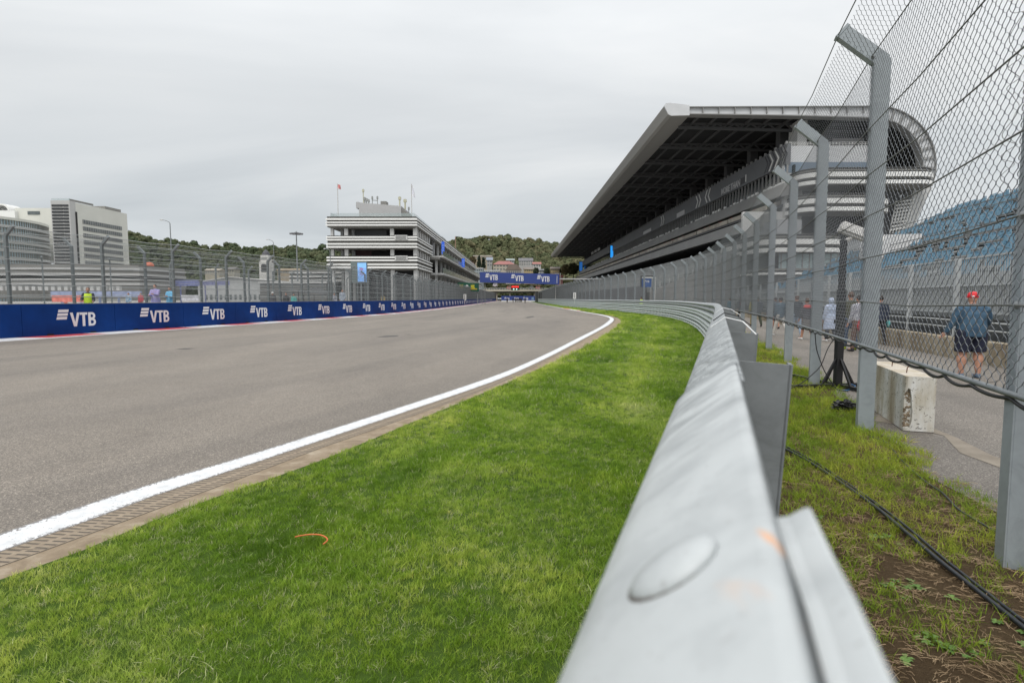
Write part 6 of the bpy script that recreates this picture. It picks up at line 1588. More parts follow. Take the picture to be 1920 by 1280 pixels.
# white distance boards
for px_, pt_, pb_, Y, lab in ((871.5, 551.5, 563.5, 130, 'small white upright board with black figures on the left barrier'), (1077.5, 548.5, 560, 97, 'small white upright board with black figures on the right fence')):
    a = at(px_-2.6, pb_, Y); b = at(px_+2.6, pt_, Y); o = empty('marker_board', (a.x, Y, a.z), lab, 'sign', 'white distance boards'); w_ = b.x-a.x; h = b.z-a.z
    mb = MB(); mb.box(0, w_, 0, 0.05, 0, h); mb.box(w_/2-0.03, w_/2+0.03, 0.05, 0.1, -0.9, h*0.9); mb.build('board', M_STRW, o); mb = MB()
    for k in range(3): z = h*(0.14+0.27*k); mb.box(w_*0.3, w_*0.7, -0.02, -0.001, z, z+h*0.05); mb.box(w_*0.3, w_*0.42, -0.021, -0.001, z+h*0.05, z+h*0.13); mb.box(w_*0.3, w_*0.7, -0.02, -0.001, z+h*0.13, z+h*0.17)
    mb.build('figures', M_BLACKM, o)
# bridge behind
Y = 330; kb_ = Y/FPX; br = empty('road_bridge', ((885-960)*kb_, Y, 0), 'pale concrete road bridge crossing behind the gantry', 'bridge'); bz = lambda py: 1.6+(559-py)*kb_
M_BR = mat('bridge concrete', (0.45, 0.42, 0.34), 0.85, var=0.1, vscale=0.3)
mb = MB(); mb.box(0, 180*kb_, 0, 8, bz(546.3), bz(543)); mb.build('deck', M_BR, br); mb = MB(); mb.box(0, 180*kb_, 0.6, 7, bz(549), bz(546.31)); mb.build('girder', M_STRD, br)
mb = MB()
for i in range(60): mb.box(i*3*kb_, i*3*kb_+0.2, 0.1, 0.2, bz(543), bz(540.5))
mb.box(0, 180*kb_, 0.08, 0.22, bz(540.8), bz(540.2)); mb.build('parapet_rail', M_COLW, br)
for px_ in (905, 930, 955, 1001, 1025): mb = MB(); x = (px_-885)*kb_; mb.box(x, x+0.8, 2, 5, 0, bz(549)); mb.build('pier', M_BR, br)
for px_, c, wv, lab in ((950, (0.42, 0.10, 0.08), 9, 'red lorry on the bridge left of the start lights'), (993, (0.12, 0.12, 0.13), 7, 'dark van on the bridge right of the start lights'), (1005, (0.45, 0.12, 0.11), 8, 'red and grey bus on the bridge near the right'), (924, (0.55, 0.50, 0.55), 8, 'white car transporter on the road above the bridge')):
    x = (px_-960)*kb_; z = bz(543) if px_ != 924 else bz(538); r_ = empty('vehicle', (x, Y+3, z), lab, 'vehicle'); L = wv*kb_
    mb = MB(); mb.prism([(0, 0.35), (0, 1.3), (L*0.14, 2.1), (L, 2.2), (L, 0.35)], 'y', 0, 2.2); mb.build('body', mat('vehicle paint', c, 0.4), r_); mb = MB(); mb.box(L*0.16, L*0.95, -0.02, -0.001, 1.3, 1.9); mb.build('window', M_WIN, r_)
    for xx in (L*0.2, L*0.8): mb = MB(); mb.prism([(xx+0.38*math.cos(a), 0.38+0.38*math.sin(a)) for a in np.linspace(0, 6.283, 13)[:-1]], 'y', -0.05, 0.25); mb.build('wheel', M_BLACK, r_)
# second blue banner row at the end of the straight
Y = 262; ke = Y/FPX; eb = empty('end_banner', ((940-960)*ke, Y, 0), 'blue banner wall with repeated white lettering closing the far end of the straight', 'banner'); ez = lambda py: 1.6+(559-py)*ke
mb = MB(); mb.box(0, 64*ke, 0, 0.3, 0, ez(554.8)); ebb = mb.build('wall', M_SIGN, eb); lm2 = logo_mesh(3.9*ke*0.9, 4.0*ke, 0.03)
for px_ in (949, 967, 984): add('lettering', lm2, ebb, loc=((px_-940)*ke, -0.02, ez(562)))
mb = MB(); mb.box(56.5*ke, 61*ke, -0.03, -0.001, ez(562), ez(557)); mb.build('pale_panel', mat('pale blue panel', (0.2, 0.32, 0.5), 0.6), ebb)
mb = MB(); mb.box(0, 64*ke, -0.2, -0.02, 0, 0.6); mb.build('base_strip', M_STRW, eb)
# dark green scaffold screens right of it
Y = 240; ks_ = Y/FPX; r_ = empty('dark_screens', ((1003-960)*ks_, Y, 0), 'dark screened scaffold with small lamps right of the far banner', 'scaffold')
mb = MB(); mb.box(0, 28*ks_, 0, 1, 0, 1.6+(559-548)*ks_); mb.build('screen', mat('dark net', (0.05, 0.055, 0.055), 0.9), r_); mb = MB()
for i in range(6): mb.box((i*5+1)*ks_, (i*5+1.4)*ks_, -0.1, 0, 0, 1.6+(559-546)*ks_)
mb.build('poles', M_GREYP, r_)
# trackside screen by the right rail
Y = 74; a = at(1203, 538, Y); b = at(1221.5, 522, Y); r_ = empty('video_board', (a.x, Y, 0), 'small blue board with white lettering in a dark frame beyond the right rail', 'screen'); w_ = b.x-a.x; h = b.z-a.z
mb = MB(); mb.box(0, w_, 0, 0.15, a.z, b.z); bd = mb.build('board', mat('board blue', (0.01, 0.08, 0.30), 0.5), r_)
mb = MB(); mb.box(-0.12, -0.02, -0.1, 0.3, a.z, b.z+0.35); mb.box(-0.12, w_+0.5, -0.1, 0.3, b.z+0.25, b.z+0.35); mb.build('frame', M_BLACKM, r_)
mb = MB(); mb.box(0.0, w_+0.55, -0.06, 0.1, b.z+0.04, b.z+0.17); mb.tube([(w_+0.5, 0.1, 0), (w_+0.5, 0.1, b.z+0.1)], 0.05, 6); mb.build('pale_bracket', M_STRW, r_)
lm3 = logo_mesh(0.21, 0.26, 0.01); add('lettering', lm3, bd, loc=(w_*0.48, -0.01, a.z+h*0.52))
mb = MB(); mb.tube([(w_*0.5, 0.2, 0), (w_*0.5, 0.2, a.z)], 0.06, 6); mb.build('leg', M_BLACKM, r_)

# ---------------------------------------------------------------- concrete block
k = NT('chipped white concrete'); a_ = k.noise(k.pos, 3.0, 5, 0.6, stretch=(1, 1, 0.25)); b_ = k.noise(k.pos, 24, 5, 0.7, 1.0); c_ = k.noise(k.pos, 11, 6, 0.7)
cc = k.ramp(a_, [(0.30, (0.24, 0.19, 0.12)), (0.45, (0.46, 0.42, 0.34)), (0.60, (0.68, 0.68, 0.66))])
cc = k.mix(k.math('MULTIPLY', k.math('GREATER_THAN', b_, 0.60), 0.85), cc, (0.13, 0.12, 0.10))
zz = k.sep(k.pos)[2]; topm = k.math('GREATER_THAN', zz, 0.672)
cc = k.mix(k.math('MULTIPLY', topm, 0.6), cc, (0.50, 0.42, 0.31)); k.bump(c_, 0.5, 0.012)
M_BLOCK = k.done(cc, 0.85); M_AGG = mat('rough aggregate', (0.14, 0.10, 0.065), 0.95, col2=(0.42, 0.34, 0.24), vscale=30, bump=1.0, bscale=50)
p0 = gp(1694, 809); p1 = gp(1751, 816); ex = Vector((0.946, -0.325, 0)); ey = Vector((-ex.y, ex.x, 0)); 
if ey.y < 0: ey = -ey
W_, L_, Hh = 0.315, 1.75, 0.685
# cross section with a groove in the near end
bm = bmesh.new(); V = []
nx_, nz_ = 14, 14
mb = MB()
def corner(x, y, z):
    j = 0.010*math.sin(x*37+y*11+z*23)+0.007*math.sin(x*91+z*57+y*5); return Vector((x+j, y+0.5*j, z))
out2 = [(0.0, 0.0), (0.03, -0.012), (W_-0.02, -0.008), (W_, 0.01), (W_, L_), (0.0, L_)]
mb.prism([(x, y) for x, y in [(0.0, 0.02), (0.02, 0.0), (W_-0.02, 0.0), (W_, 0.02), (W_, L_), (0, L_)]], 'z', 0.012, Hh-0.012)
mb.prism([(0.012, 0.03), (0.03, 0.012), (W_-0.03, 0.012), (W_-0.012, 0.03), (W_-0.012, L_-0.01), (0.012, L_-0.01)], 'z', Hh-0.0125, Hh)
blk = empty('concrete_block', (p0.x, p0.y, 0), 'chipped white concrete block with a rough broken groove beside the fence post', 'concrete block')
blk.rotation_euler = (0, 0, math.atan2(ex.y, ex.x)); 
body = mb.build('body', M_BLOCK, blk)
gro = MB(); prof_ = [(0.005, 0.05), (0.0, 0.25), (0.012, 0.42), (0.030, 0.53), (0.050, 0.51), (0.066, 0.42), (0.070, 0.33), (0.082, 0.24), (0.074, 0.12), (0.06, 0.05)]
gro.prism([(x-0.005, z) for x, z in prof_], 'y', -0.004, 0.05); 
# the groove is cut out of the body and lined with aggregate
cut = MB(); cut.prism([(x-0.03 if x < 0.02 else x, z) for x, z in prof_], 'y', -0.05, 0.045); co = cut.build('cutter', None)
co.matrix_world = blk.matrix_world if False else Matrix.Translation(blk.location) @ Matrix.Rotation(blk.rotation_euler.z, 4, 'Z')
bo = body.modifiers.new('groove', 'BOOLEAN'); bo.operation = 'DIFFERENCE'; bo.object = co; bo.solver = 'EXACT'
bpy.context.view_layer.update(); dg = bpy.context.evaluated_depsgraph_get(); nm = bpy.data.meshes.new_from_object(body.evaluated_get(dg)); body.modifiers.clear(); body.data = nm; bpy.data.objects.remove(co)
sb = body.modifiers.new('bevel', 'BEVEL'); sb.width = 0.012; sb.segments = 2; sb.limit_method = 'ANGLE'
lin = MB(); r = random.Random(4)
for i in range(95): 
    z = r.uniform(0.06, 0.50); x = r.uniform(0.004, 0.068); lin.ball((x, 0.050+r.uniform(-0.01, 0.004), z), (r.uniform(0.008, 0.018), 0.012, r.uniform(0.008, 0.018)), 6, 4)
lin.build('aggregate', M_AGG, blk)
mb = MB()
for x, y in ((0.10, 0.35), (0.14, 1.1)): mb.tube([(x, y, Hh-0.01), (x+0.005, y, Hh+0.05), (x+0.025, y+0.01, Hh+0.075)], 0.006, 6)
mb.build('rebar', mat('rusty iron', (0.12, 0.05, 0.03), 0.8), blk)
# ---------------------------------------------------------------- black mast, camera housing, cable heap
mp_ = gp(1570, 727); ms = empty('camera_mast', (mp_.x, mp_.y, 0), 'black square mast on a cross foot holding a white camera housing behind the fence', 'mast')
mb = MB(); mb.box(-0.055, 0.055, -0.055, 0.055, 0.02, 1.75); mb.box(-0.042, 0.042, -0.042, 0.042, 1.75, 2.62); mb.box(-0.075, 0.075, -0.075, 0.075, 1.15, 1.22); mb.build('column', M_BLACKM, ms)
for a_ in (R(12), R(98), R(192), R(278)):
    mb = MB(); d = Vector((math.cos(a_), math.sin(a_), 0)); mb.bar(d*0.05+Vector((0, 0, 0.05)), d*1.25+Vector((0, 0, 0.05)), 0.06, 0.06); mb.build('foot', M_BLACKM, ms)
    mb = MB(); mb.bar(d*0.05+Vector((0, 0, 0.52)), d*0.32+Vector((0, 0, 0.07)), 0.035, 0.035, up=(d.y, -d.x, 0)); mb.build('brace', M_BLACKM, ms)
hz_ = 2.72; hr_ = MB(); M_HOUS = mat('white housing paint', (0.58, 0.57, 0.55), 0.5, var=0.08, vscale=10)
cbx = MB(); cbx.prism([(-0.085, -0.07), (0.085, -0.07), (0.095, 0.02), (0.06, 0.10), (-0.06, 0.10), (-0.095, 0.02)], 'x', -0.30, 0.30)
Mx = Matrix.Translation((0.22, 0, hz_)) @ Matrix.Rotation(R(-18), 4, 'Z') @ Matrix.Rotation(R(24), 4, 'Y')
cbx.xf(Mx); hou = cbx.build('camera_housing', M_HOUS, ms)
sh = MB(); sh.prism([(-0.12, -0.02), (-0.10, 0.06), (-0.07, 0.125), (0.07, 0.125), (0.10, 0.06), (0.12, -0.02), (0.112, -0.02), (0.093, 0.055), (0.064, 0.115), (-0.064, 0.115), (-0.093, 0.055), (-0.112, -0.02)], 'x', -0.28, 0.42); sh.xf(Mx); sh.build('sun_hood', M_HOUS, hou)
mb = MB(); mb.prism([(-0.06, -0.045), (0.06, -0.045), (0.06, 0.06), (-0.06, 0.06)], 'x', 0.3, 0.306); mb.xf(Mx); mb.build('lens_glass', M_BLACK, hou)
mb = MB(); mb.tube([(0, 0, 2.55), (0.06, 0, 2.62), (0.14, 0, 2.66)], 0.035, 8); mb.build('bracket', M_HOUS, ms)
for j, pts in enumerate(([(0.02, -0.02, 1.05), (-0.25, -0.1, 0.75), (-0.42, -0.2, 0.4), (-0.75, -0.25, 0.13), (-1.0, -0.3, 0.03)], [(-0.52, -0.15, 1.0), (-0.50, -0.18, 0.7), (-0.38, -0.22, 0.35), (-0.25, -0.3, 0.1), (-0.2, -0.35, 0.02), (-0.1, -0.5, 0.02)])):
    P = catmull([p for p in pts], 0.05) if False else pts
    mb = MB(); q_ = []
    for i in range(len(pts)-1):
        for t in np.linspace(0, 1, 6, endpoint=False): q_.append(Vector(pts[i]).lerp(Vector(pts[i+1]), t))
    q_.append(Vector(pts[-1])); 
    for _ in range(3): q_ = [q_[0]]+[(q_[i-1]+q_[i]*2+q_[i+1])/4 for i in range(1, len(q_)-1)]+[q_[-1]]
    mb.tube([Vector((mp_.x, mp_.y, 0))+v for v in q_], 0.008, 6); tag(mb.build('drooping_cable', M_BLACK, None, smooth=True), ['black cable drooping from the mast toward the fence post', 'black cable falling from the fence post to the mast foot'][j], 'cable')
mb = MB(); mb.tube([Vector((mp_.x, mp_.y, 0))+Vector(v) for v in ((0.12, -0.16, 0.10), (0.2, -0.2, 0.07), (0.1, -0.3, 0.03), (-0.05, -0.36, 0.015), (-0.2, -0.36, 0.012))], 0.008, 6); tag(mb.build('blue_strap', mat('blue strap', (0.05, 0.16, 0.35), 0.6), None), 'short blue strap lying at the foot of the black mast', 'strap')
hp = gp(1583, 770); V = []; F = []; r = np.random.default_rng(3)
bm = bmesh.new(); bmesh.ops.create_icosphere(bm, subdivisions=4, radius=1.0)
for v in bm.verts:
    c = v.co; n_ = 0.22*math.sin(c.x*7+c.y*3)*math.sin(c.y*8+1)+0.16*math.sin(c.z*13+c.x*11)+0.08*math.sin(c.x*23+c.y*19+c.z*17)
    v.co = c*(1+n_); v.co.x *= 0.17; v.co.y *= 0.12; v.co.z = max(-0.02, v.co.z*0.085+0.06)
me = bpy.data.meshes.new('plastic_heap'); bm.to_mesh(me); bm.free(); me.materials.append(mat('crumpled black plastic', (0.012, 0.012, 0.013), 0.3, bump=0.6, bscale=25))
o = add('plastic_heap', me, None, (hp.x, hp.y, 0.0)); tag(o, 'crumpled heap of black plastic on the grass near the mast', 'plastic sheet')
# ---------------------------------------------------------------- people
def loft(mb, rings, n=14):
    vs = []; fs = []
    for cx_, cy_, cz_, rx, ry in rings:
        for k in range(n): a = 2*math.pi*k/n; vs.append((cx_+rx*math.cos(a), cy_+ry*math.sin(a), cz_))
    for i in range(len(rings)-1):
        for k in range(n): k2 = (k+1) % n; fs.append((i*n+k, i*n+k2, (i+1)*n+k2, (i+1)*n+k))
    fs.append(tuple(range(n-1, -1, -1))); fs.append(tuple((len(rings)-1)*n+k for k in range(n))); return mb._a(vs, fs)
def fuse(mb, name, m, vox, smooth_it=4, extra=None):
    me0 = mb.me(name, m); ob = bpy.data.objects.new(name, me0); sc.collection.objects.link(ob)
    r_ = ob.modifiers.new('r', 'REMESH'); r_.mode = 'VOXEL'; r_.voxel_size = vox; r_.use_smooth_shade = True
    s_ = ob.modifiers.new('s', 'SMOOTH'); s_.iterations = smooth_it; s_.factor = 0.5
    dg = bpy.context.evaluated_depsgraph_get(); me = bpy.data.meshes.new_from_object(ob.evaluated_get(dg)); bpy.data.objects.remove(ob)
    if extra:
        bm = bmesh.new(); bm.from_mesh(me); off = {}
        b = [bm.verts.new(v) for v in extra.v]; bm.verts.ensure_lookup_table()
        for f in extra.f:
            try: bm.faces.new([b[i] for i in f]).smooth = True
            except ValueError: pass
        bm.to_mesh(me); bm.free()
    me.materials.clear(); me.materials.append(m); me.polygons.foreach_set('use_smooth', [True]*len(me.polygons)); return me
SKIN = mat('skin', (0.50, 0.27, 0.19), 0.55, var=0.08, vscale=12)
M_HAIRD = mat('dark hair', (0.03, 0.022, 0.018), 0.7, var=0.3, vscale=60); M_HAIRB = mat('brown hair', (0.10, 0.055, 0.035), 0.7, var=0.3, vscale=60)
M_SHOEW = mat('white shoes', (0.70, 0.70, 0.70), 0.6); M_SHOED = mat('dark shoes', (0.03, 0.03, 0.035), 0.6)
cloth_cache = {}
def cloth(c, c2=None, sc_=5):
    key = (c, c2, sc_)
    if key not in cloth_cache: cloth_cache[key] = mat('clothing', c, 0.85, var=0 if c2 else 0.15, col2=c2, vscale=sc_, bump=0.35, bscale=9)
    return cloth_cache[key]
def person(lab, loc, rz, H=1.72, top=None, bottom=None, shoes=None, hair=M_HAIRD, cap=None, hood=False, kind_top='jacket', kind_bot='trousers', legs=(0.12, -0.12), knees=(0.05, 0.2), arms=((0.1, 0.12, 0.3), (-0.1, 0.12, 0.3)), fat=1.0, vox=0.020, group=None, vest=None, hairlen=0.0, bag=None):
    s = H/1.72; r_ = empty('person', loc, lab, 'person', group, rz); fw = Vector((0, 1, 0))
    def limb(p, angf, angs, L):  # forward angle, sideways angle
        return p+Vector((math.sin(angs)*L, math.sin(angf)*math.cos(angs)*L, -math.cos(angf)*math.cos(angs)*L))
    hipz = 0.93
    J = {}
    for sd, k in ((-1, 0), (1, 1)):
        hp_ = Vector((sd*0.09*fat, 0, hipz)); kn = limb(hp_, legs[k], sd*0.03, 0.43); an = limb(kn, legs[k]-knees[k], 0, 0.42)
        to = an+Vector((sd*0.02, 0.15*math.cos(knees[k]-legs[k]), -0.03-0.15*math.sin(knees[k]-legs[k])*0.8)); J['leg', k] = (hp_, kn, an, to)
        sh = Vector((sd*0.185*(0.7+0.3*fat), 0, 1.40)); af, as_, be = arms[k]; el = limb(sh, af, sd*as_, 0.29); wr = limb(el, af+be, sd*(as_-be*0.25), 0.25); ha = limb(wr, af+be+0.1, sd*(as_-be*0.3), 0.09); J['arm', k] = (sh, el, wr, ha)
    low = min(J['leg', k][2].z for k in (0, 1))-0.075
    dz = -low
    def U(v): return (v+Vector((0, 0, dz)))*s
    def Z(z): return (z+dz)*s
    # body, continuous
    mb = MB()
    loft(mb, [(0, 0, Z(0.86), 0.15*fat*s, 0.11*fat*s), (0, 0, Z(0.98), 0.165*fat*s, 0.115*fat*s), (0, 0, Z(1.12), 0.14*fat*s, 0.10*fat*s), (0, 0, Z(1.30), 0.175*s*fat**.5, 0.11*s*fat**.5), (0, 0, Z(1.42), 0.15*s, 0.085*s), (0, 0, Z(1.48), 0.06*s, 0.06*s)])
    hc = Vector((0, 0.02, 1.62+dz))*s
    mb.tube([U(Vector((0, 0, 1.42))), U(Vector((0, 0.012, 1.56)))], [0.062*s, 0.055*s], 10)
    mb.ball(hc, (0.077*s, 0.093*s, 0.112*s), 14, 10); mb.ball(hc+Vector((0, 0.035, -0.055))*s, (0.05*s, 0.055*s, 0.05*s), 10, 7)
    mb.ball(hc+Vector((0, 0.098, -0.018))*s, (0.014*s, 0.018*s, 0.022*s), 8, 5)
    for sd in (-1, 1): mb.ball(hc+Vector((sd*0.079, -0.005, -0.015))*s, (0.012*s, 0.02*s, 0.032*s), 8, 5)
    for k in (0, 1):
        a, b, c, d = (U(v) for v in J['leg', k]); mb.tube([a, a.lerp(b, .5), b, b.lerp(c, .3), c], [0.088*fat*s, 0.078*fat*s, 0.055*fat*s, 0.060*fat*s, 0.038*s], 10); mb.tube([c, d], [0.038*s, 0.03*s], 8); mb.ball(a, 0.088*fat*s)
        a, b, c, d = (U(v) for v in J['arm', k]); mb.ball(a, 0.056*s); mb.tube([a, b, b.lerp(c, .3), c], [0.052*fat*s, 0.040*s, 0.040*s, 0.026*s], 10); mb.tube([c, c.lerp(d, 0.5), d], [0.026*s, 0.036*s, 0.034*s], 8)
    ex_ = MB()
    for k, sd in ((0, -1), (1, 1)):
        a, b, c, d = (U(v) for v in J['arm', k]); dn = (d-c).normalized(); sidev = Vector((0, 1, 0)).cross(dn).normalized(); fv = dn.cross(sidev)
        for i, L in enumerate((0.068, 0.078, 0.073, 0.058)):
            q0 = d-dn*0.015*s+fv*(0.028-0.019*i)*s; q1 = q0+(dn*0.5+sidev*0.1*-sd)*L*s; q2 = q1+(dn*0.42-sidev*sd*0.28)*L*s; ex_.tube([q0, q1, q2], [0.0095*s, 0.0085*s, 0.0065*s], 6)
        q0 = c+dn*0.03*s+fv*0.03*s; ex_.tube([q0, q0+(dn*0.4+fv*0.8)*0.035*s, q0+(dn*0.95+fv*0.75)*0.05*s], [0.012*s, 0.010*s, 0.008*s], 6)
    # eyes and mouth
    body = add('body', fuse(mb, 'body', SKIN, vox*0.7*s, 3, ex_), r_)
    fm = MB()
    for sd in (-1, 1): fm.ball(hc+Vector((sd*0.031, 0.084, 0.008))*s, (0.012*s, 0.006*s, 0.006*s), 8, 5)
    fm.ball(hc+Vector((0, 0.087, -0.06))*s, (0.022*s, 0.006*s, 0.005*s), 8, 5); fm.build('face_marks', M_HAIRD, r_)
    # hair, hood or cap
    if cap:
        cm = MB(); cm.lathe([(0.094*s, -0.01*s), (0.098*s, 0.03*s), (0.085*s, 0.075*s), (0.05*s, 0.105*s), (0.005, 0.115*s)], hc+Vector((0, -0.008, 0.02))*s, 18)
        cm.prism([(-0.06*s, 0.06*s), (0.06*s, 0.06*s), (0.05*s, 0.17*s), (-0.05*s, 0.17*s)], 'z', hc.z+0.015*s, hc.z+0.025*s); cp_ = cm.build('cap', cap, r_, smooth=False)
        lg = MB(); lg.ball(hc+Vector((-0.045, -0.088, 0.035))*s, (0.03*s, 0.02*s, 0.014*s), 8, 5); lg.build('cap_strap', M_STRW, cp_)
    if hood:
        hm = MB(); hm.ball(hc+Vector((0, -0.012, 0.012))*s, (0.105*s, 0.115*s, 0.13*s), 12, 9); hm.tube([hc+Vector((0, -0.02, -0.04))*s, hc+Vector((0, -0.02, -0.2))*s], [0.09*s, 0.12*s], 10)
        add('hood', fuse(hm, 'hood', top, vox*s), r_)
    else:
        hm = MB(); hm.ball(hc+Vector((0, -0.014, 0.022))*s, (0.086*s, 0.094*s, 0.105*s), 12, 9)
        if hairlen: hm.tube([hc+Vector((0, -0.045, 0.02))*s, hc+Vector((0, -0.07, -0.1))*s, hc+Vector((0, -0.075, -0.1-hairlen))*s], [0.08*s, 0.075*s, 0.04*s], 10)
        if not cap: add('hair', fuse(hm, 'hair', hair, vox*s, 2), r_)
    # top
    t = MB(); rc = kind_top == 'raincoat'; hem = 0.50 if rc else (0.84 if kind_top == 'jacket' else 0.90)
    rr = [(0, 0, Z(hem), (0.30 if rc else 0.178*fat)*s, (0.22 if rc else 0.135*fat)*s), (0, 0, Z(1.0), (0.23 if rc else 0.185*fat)*s, (0.17 if rc else 0.138*fat)*s), (0, 0, Z(1.14), 0.175*fat*s, 0.128*fat*s), (0, 0, Z(1.30), 0.20*s*fat**.5, 0.135*s*fat**.5), (0, 0, Z(1.42), 0.175*s, 0.105*s), (0, 0, Z(1.47), 0.095*s, 0.085*s), (0, 0, Z(1.50), 0.075*s, 0.075*s)]
    loft(t, rr)
    for k in (0, 1):
        a, b, c, d = (U(v) for v in J['arm', k]); e_ = 0.010 if not rc else 0.03
        t.ball(a, 0.072*s); end = c if kind_top != 'tshirt' else a.lerp(b, 0.75)
        if kind_top == 'tshirt': t.tube([a, end], [0.07*s, 0.065*s], 10)
        else: t.tube([a, a.lerp(b, .5), b, b.lerp(c, .5), end], [(0.062*fat+e_)*s, (0.058*fat+e_)*s, (0.053+e_)*s, (0.05+e_)*s, (0.036+e_)*s], 10)
    tb_ = add('top' if not rc else 'raincoat', fuse(t, 'top', top, vox*s, 3), r_)
    if vest:
        v = MB(); loft(v, [(0, 0, Z(0.95), 0.195*fat*s, 0.15*fat*s), (0, 0, Z(1.14), 0.19*fat*s, 0.145*fat*s), (0, 0, Z(1.30), 0.215*s*fat**.5, 0.15*s*fat**.5), (0, 0, Z(1.44), 0.17*s, 0.115*s)]); add('vest', fuse(v, 'vest', vest, vox*s), r_)
    # bottom
    q_ = MB(); loft(q_, [(0, 0, Z(0.84), 0.168*fat*s, 0.125*fat*s), (0, 0, Z(0.94), 0.172*fat*s, 0.128*fat*s), (0, 0, Z(1.02), 0.16*fat*s, 0.12*fat*s)])
    if kind_bot == 'skirt': loft(q_, [(0, 0, Z(0.50), 0.20*s, 0.17*s), (0, 0, Z(0.9), 0.175*s, 0.13*s)])
    else:
        for k in (0, 1):
            a, b, c, d = (U(v) for v in J['leg', k]); e_ = 0.016
            if kind_bot == 'shorts': en = a.lerp(b, 0.92); q_.tube([a, a.lerp(b, .5), en], [(0.095*fat+e_)*s, (0.088*fat+e_)*s, (0.082*fat+e_)*s], 10)
            else: q_.tube([a, a.lerp(b, .5), b, b.lerp(c, .5), b.lerp(c, 0.97)], [(0.09*fat+e_)*s, (0.078*fat+e_)*s, (0.062+e_)*s, (0.056+e_)*s, (0.048+e_)*s], 10)
            q_.ball(a, (0.095*fat+e_)*s)
    add('trousers' if kind_bot == 'trousers' else kind_bot, fuse(q_, 'bottom', bottom, vox*s, 3), r_)
    for k in (0, 1):
        a, b, c, d = (U(v) for v in J['leg', k]); sh = MB(); dd = (d-c); dd.z = 0 if abs(dd.z) < 0.05 else dd.z; dd.normalize(); c2 = Vector((c.x, c.y, c.z-0.035*s))
        sh.tube([c+Vector((0, 0, 0.02*s)), c2], [0.046*s, 0.05*s], 10); sh.tube([c2-dd*0.05*s, c2+dd*0.05*s, c2+dd*0.15*s, c2+dd*0.19*s], [0.036*s, 0.043*s, 0.038*s, 0.02*s], 10)
        add('shoe', fuse(sh, 'shoe', shoes or M_SHOED, 0.012*s, 2), r_)
    if bag:
        bm_, pos, sz = bag; bb = MB(); bb.ball((pos[0]*s, pos[1]*s, (pos[2])*s), tuple(v*s for v in sz), 12, 8); add('bag', fuse(bb, 'bag', bm_, vox*s), r_)
    return r_
def feet(px_, py_, z=0.006): p = gp(px_, py_, z); return (p.x, p.y, z)
G = 'visitors on the service road behind the fence'
away = 0.0; toward = math.pi
p0_ = feet(1816, 708)
person('stocky person in blue jacket, navy shorts and red cap, seen from behind', (p0_[0], p0_[1], 0.006), -0.1, 1.70, cloth((0.022, 0.055, 0.10), (0.06, 0.125, 0.19), 9), cloth((0.012, 0.015, 0.035)), cloth((0.10, 0.15, 0.22)), cap=mat('red cap', (0.62, 0.012, 0.02), 0.5), kind_bot='shorts', fat=1.50, legs=(0.02, -0.02), knees=(0.02, 0.04), arms=((0.12, 0.42, 0.25), (0.25, 0.55, 0.9)), vox=0.013, group=G)
person('person in hooded pale blue raincoat with white shoes near the black mast', feet(1556, 640), 0.15, 1.60, cloth((0.42, 0.50, 0.66), (0.52, 0.58, 0.72)), cloth((0.05, 0.05, 0.06)), M_SHOEW, hood=True, kind_top='raincoat', group=G)
person('person with red shoulders over dark top and grey skirt, walking away', feet(1511, 637), 0.1, 1.60, cloth((0.10, 0.10, 0.11)), cloth((0.20, 0.19, 0.18)), M_SHOEW, M_HAIRB, kind_bot='skirt', legs=(0.2, -0.2), vest=None, group=G, bag=(cloth((0.60, 0.10, 0.09)), (0, -0.02, 1.36), (0.23, 0.15, 0.10)))
person('person in olive jacket and blue jeans beside the black mast', feet(1592, 655), -0.1, 1.78, cloth((0.09, 0.09, 0.06)), cloth((0.07, 0.11, 0.19)), cloth((0.35, 0.42, 0.05)), M_HAIRB, legs=(0.1, -0.1), group=G, arms=((0.1, 0.15, 0.5), (0.1, 0.2, 0.8)), fat=1.05)
person('person in black and white checked shirt with a red bag behind the post', feet(1607, 659), 0.2, 1.68, cloth((0.12, 0.12, 0.17), (0.66, 0.66, 0.70), 30), cloth((0.16, 0.10, 0.08)), M_SHOED, M_HAIRD, group=G, bag=(cloth((0.45, 0.05, 0.05)), (-0.02, -0.12, 0.80), (0.13, 0.09, 0.20)))
person('person in navy clothes with a teal bag, mostly hidden by the near fence post', feet(1648, 645), -0.2, 1.70, cloth((0.03, 0.04, 0.07)), cloth((0.015, 0.015, 0.02)), M_SHOED, M_HAIRD, group=G, legs=(0.25, -0.2), bag=(cloth((0.10, 0.35, 0.36)), (0.26, 0.0, 0.72), (0.07, 0.09, 0.13)))
person('person in dark jacket and pale jeans with white shoes, walking away', feet(1492, 630), 0.0, 1.72, cloth((0.06, 0.07, 0.08)), cloth((0.30, 0.38, 0.48)), M_SHOEW, M_HAIRB, legs=(0.25, -0.2), group=G)
person('person in white trousers and blue grey jacket, stepping forward', feet(1462, 629), 0.3, 1.68, cloth((0.10, 0.15, 0.19)), cloth((0.60, 0.57, 0.53)), M_SHOEW, M_HAIRD, legs=(0.35, -0.3), knees=(0.05, 0.5), group=G)
person('long brown haired person in grey top and black trousers', feet(1446, 615), 0.0, 1.66, cloth((0.11, 0.12, 0.13)), cloth((0.012, 0.012, 0.014)), M_SHOEW, M_HAIRB, hairlen=0.22, legs=(0.15, -0.1), group=G)
person('person in black shorts beside the long haired one', feet(1453, 616), 0.2, 1.64, cloth((0.08, 0.10, 0.12)), cloth((0.012, 0.012, 0.014)), M_SHOED, M_HAIRD, kind_bot='shorts', group=G)
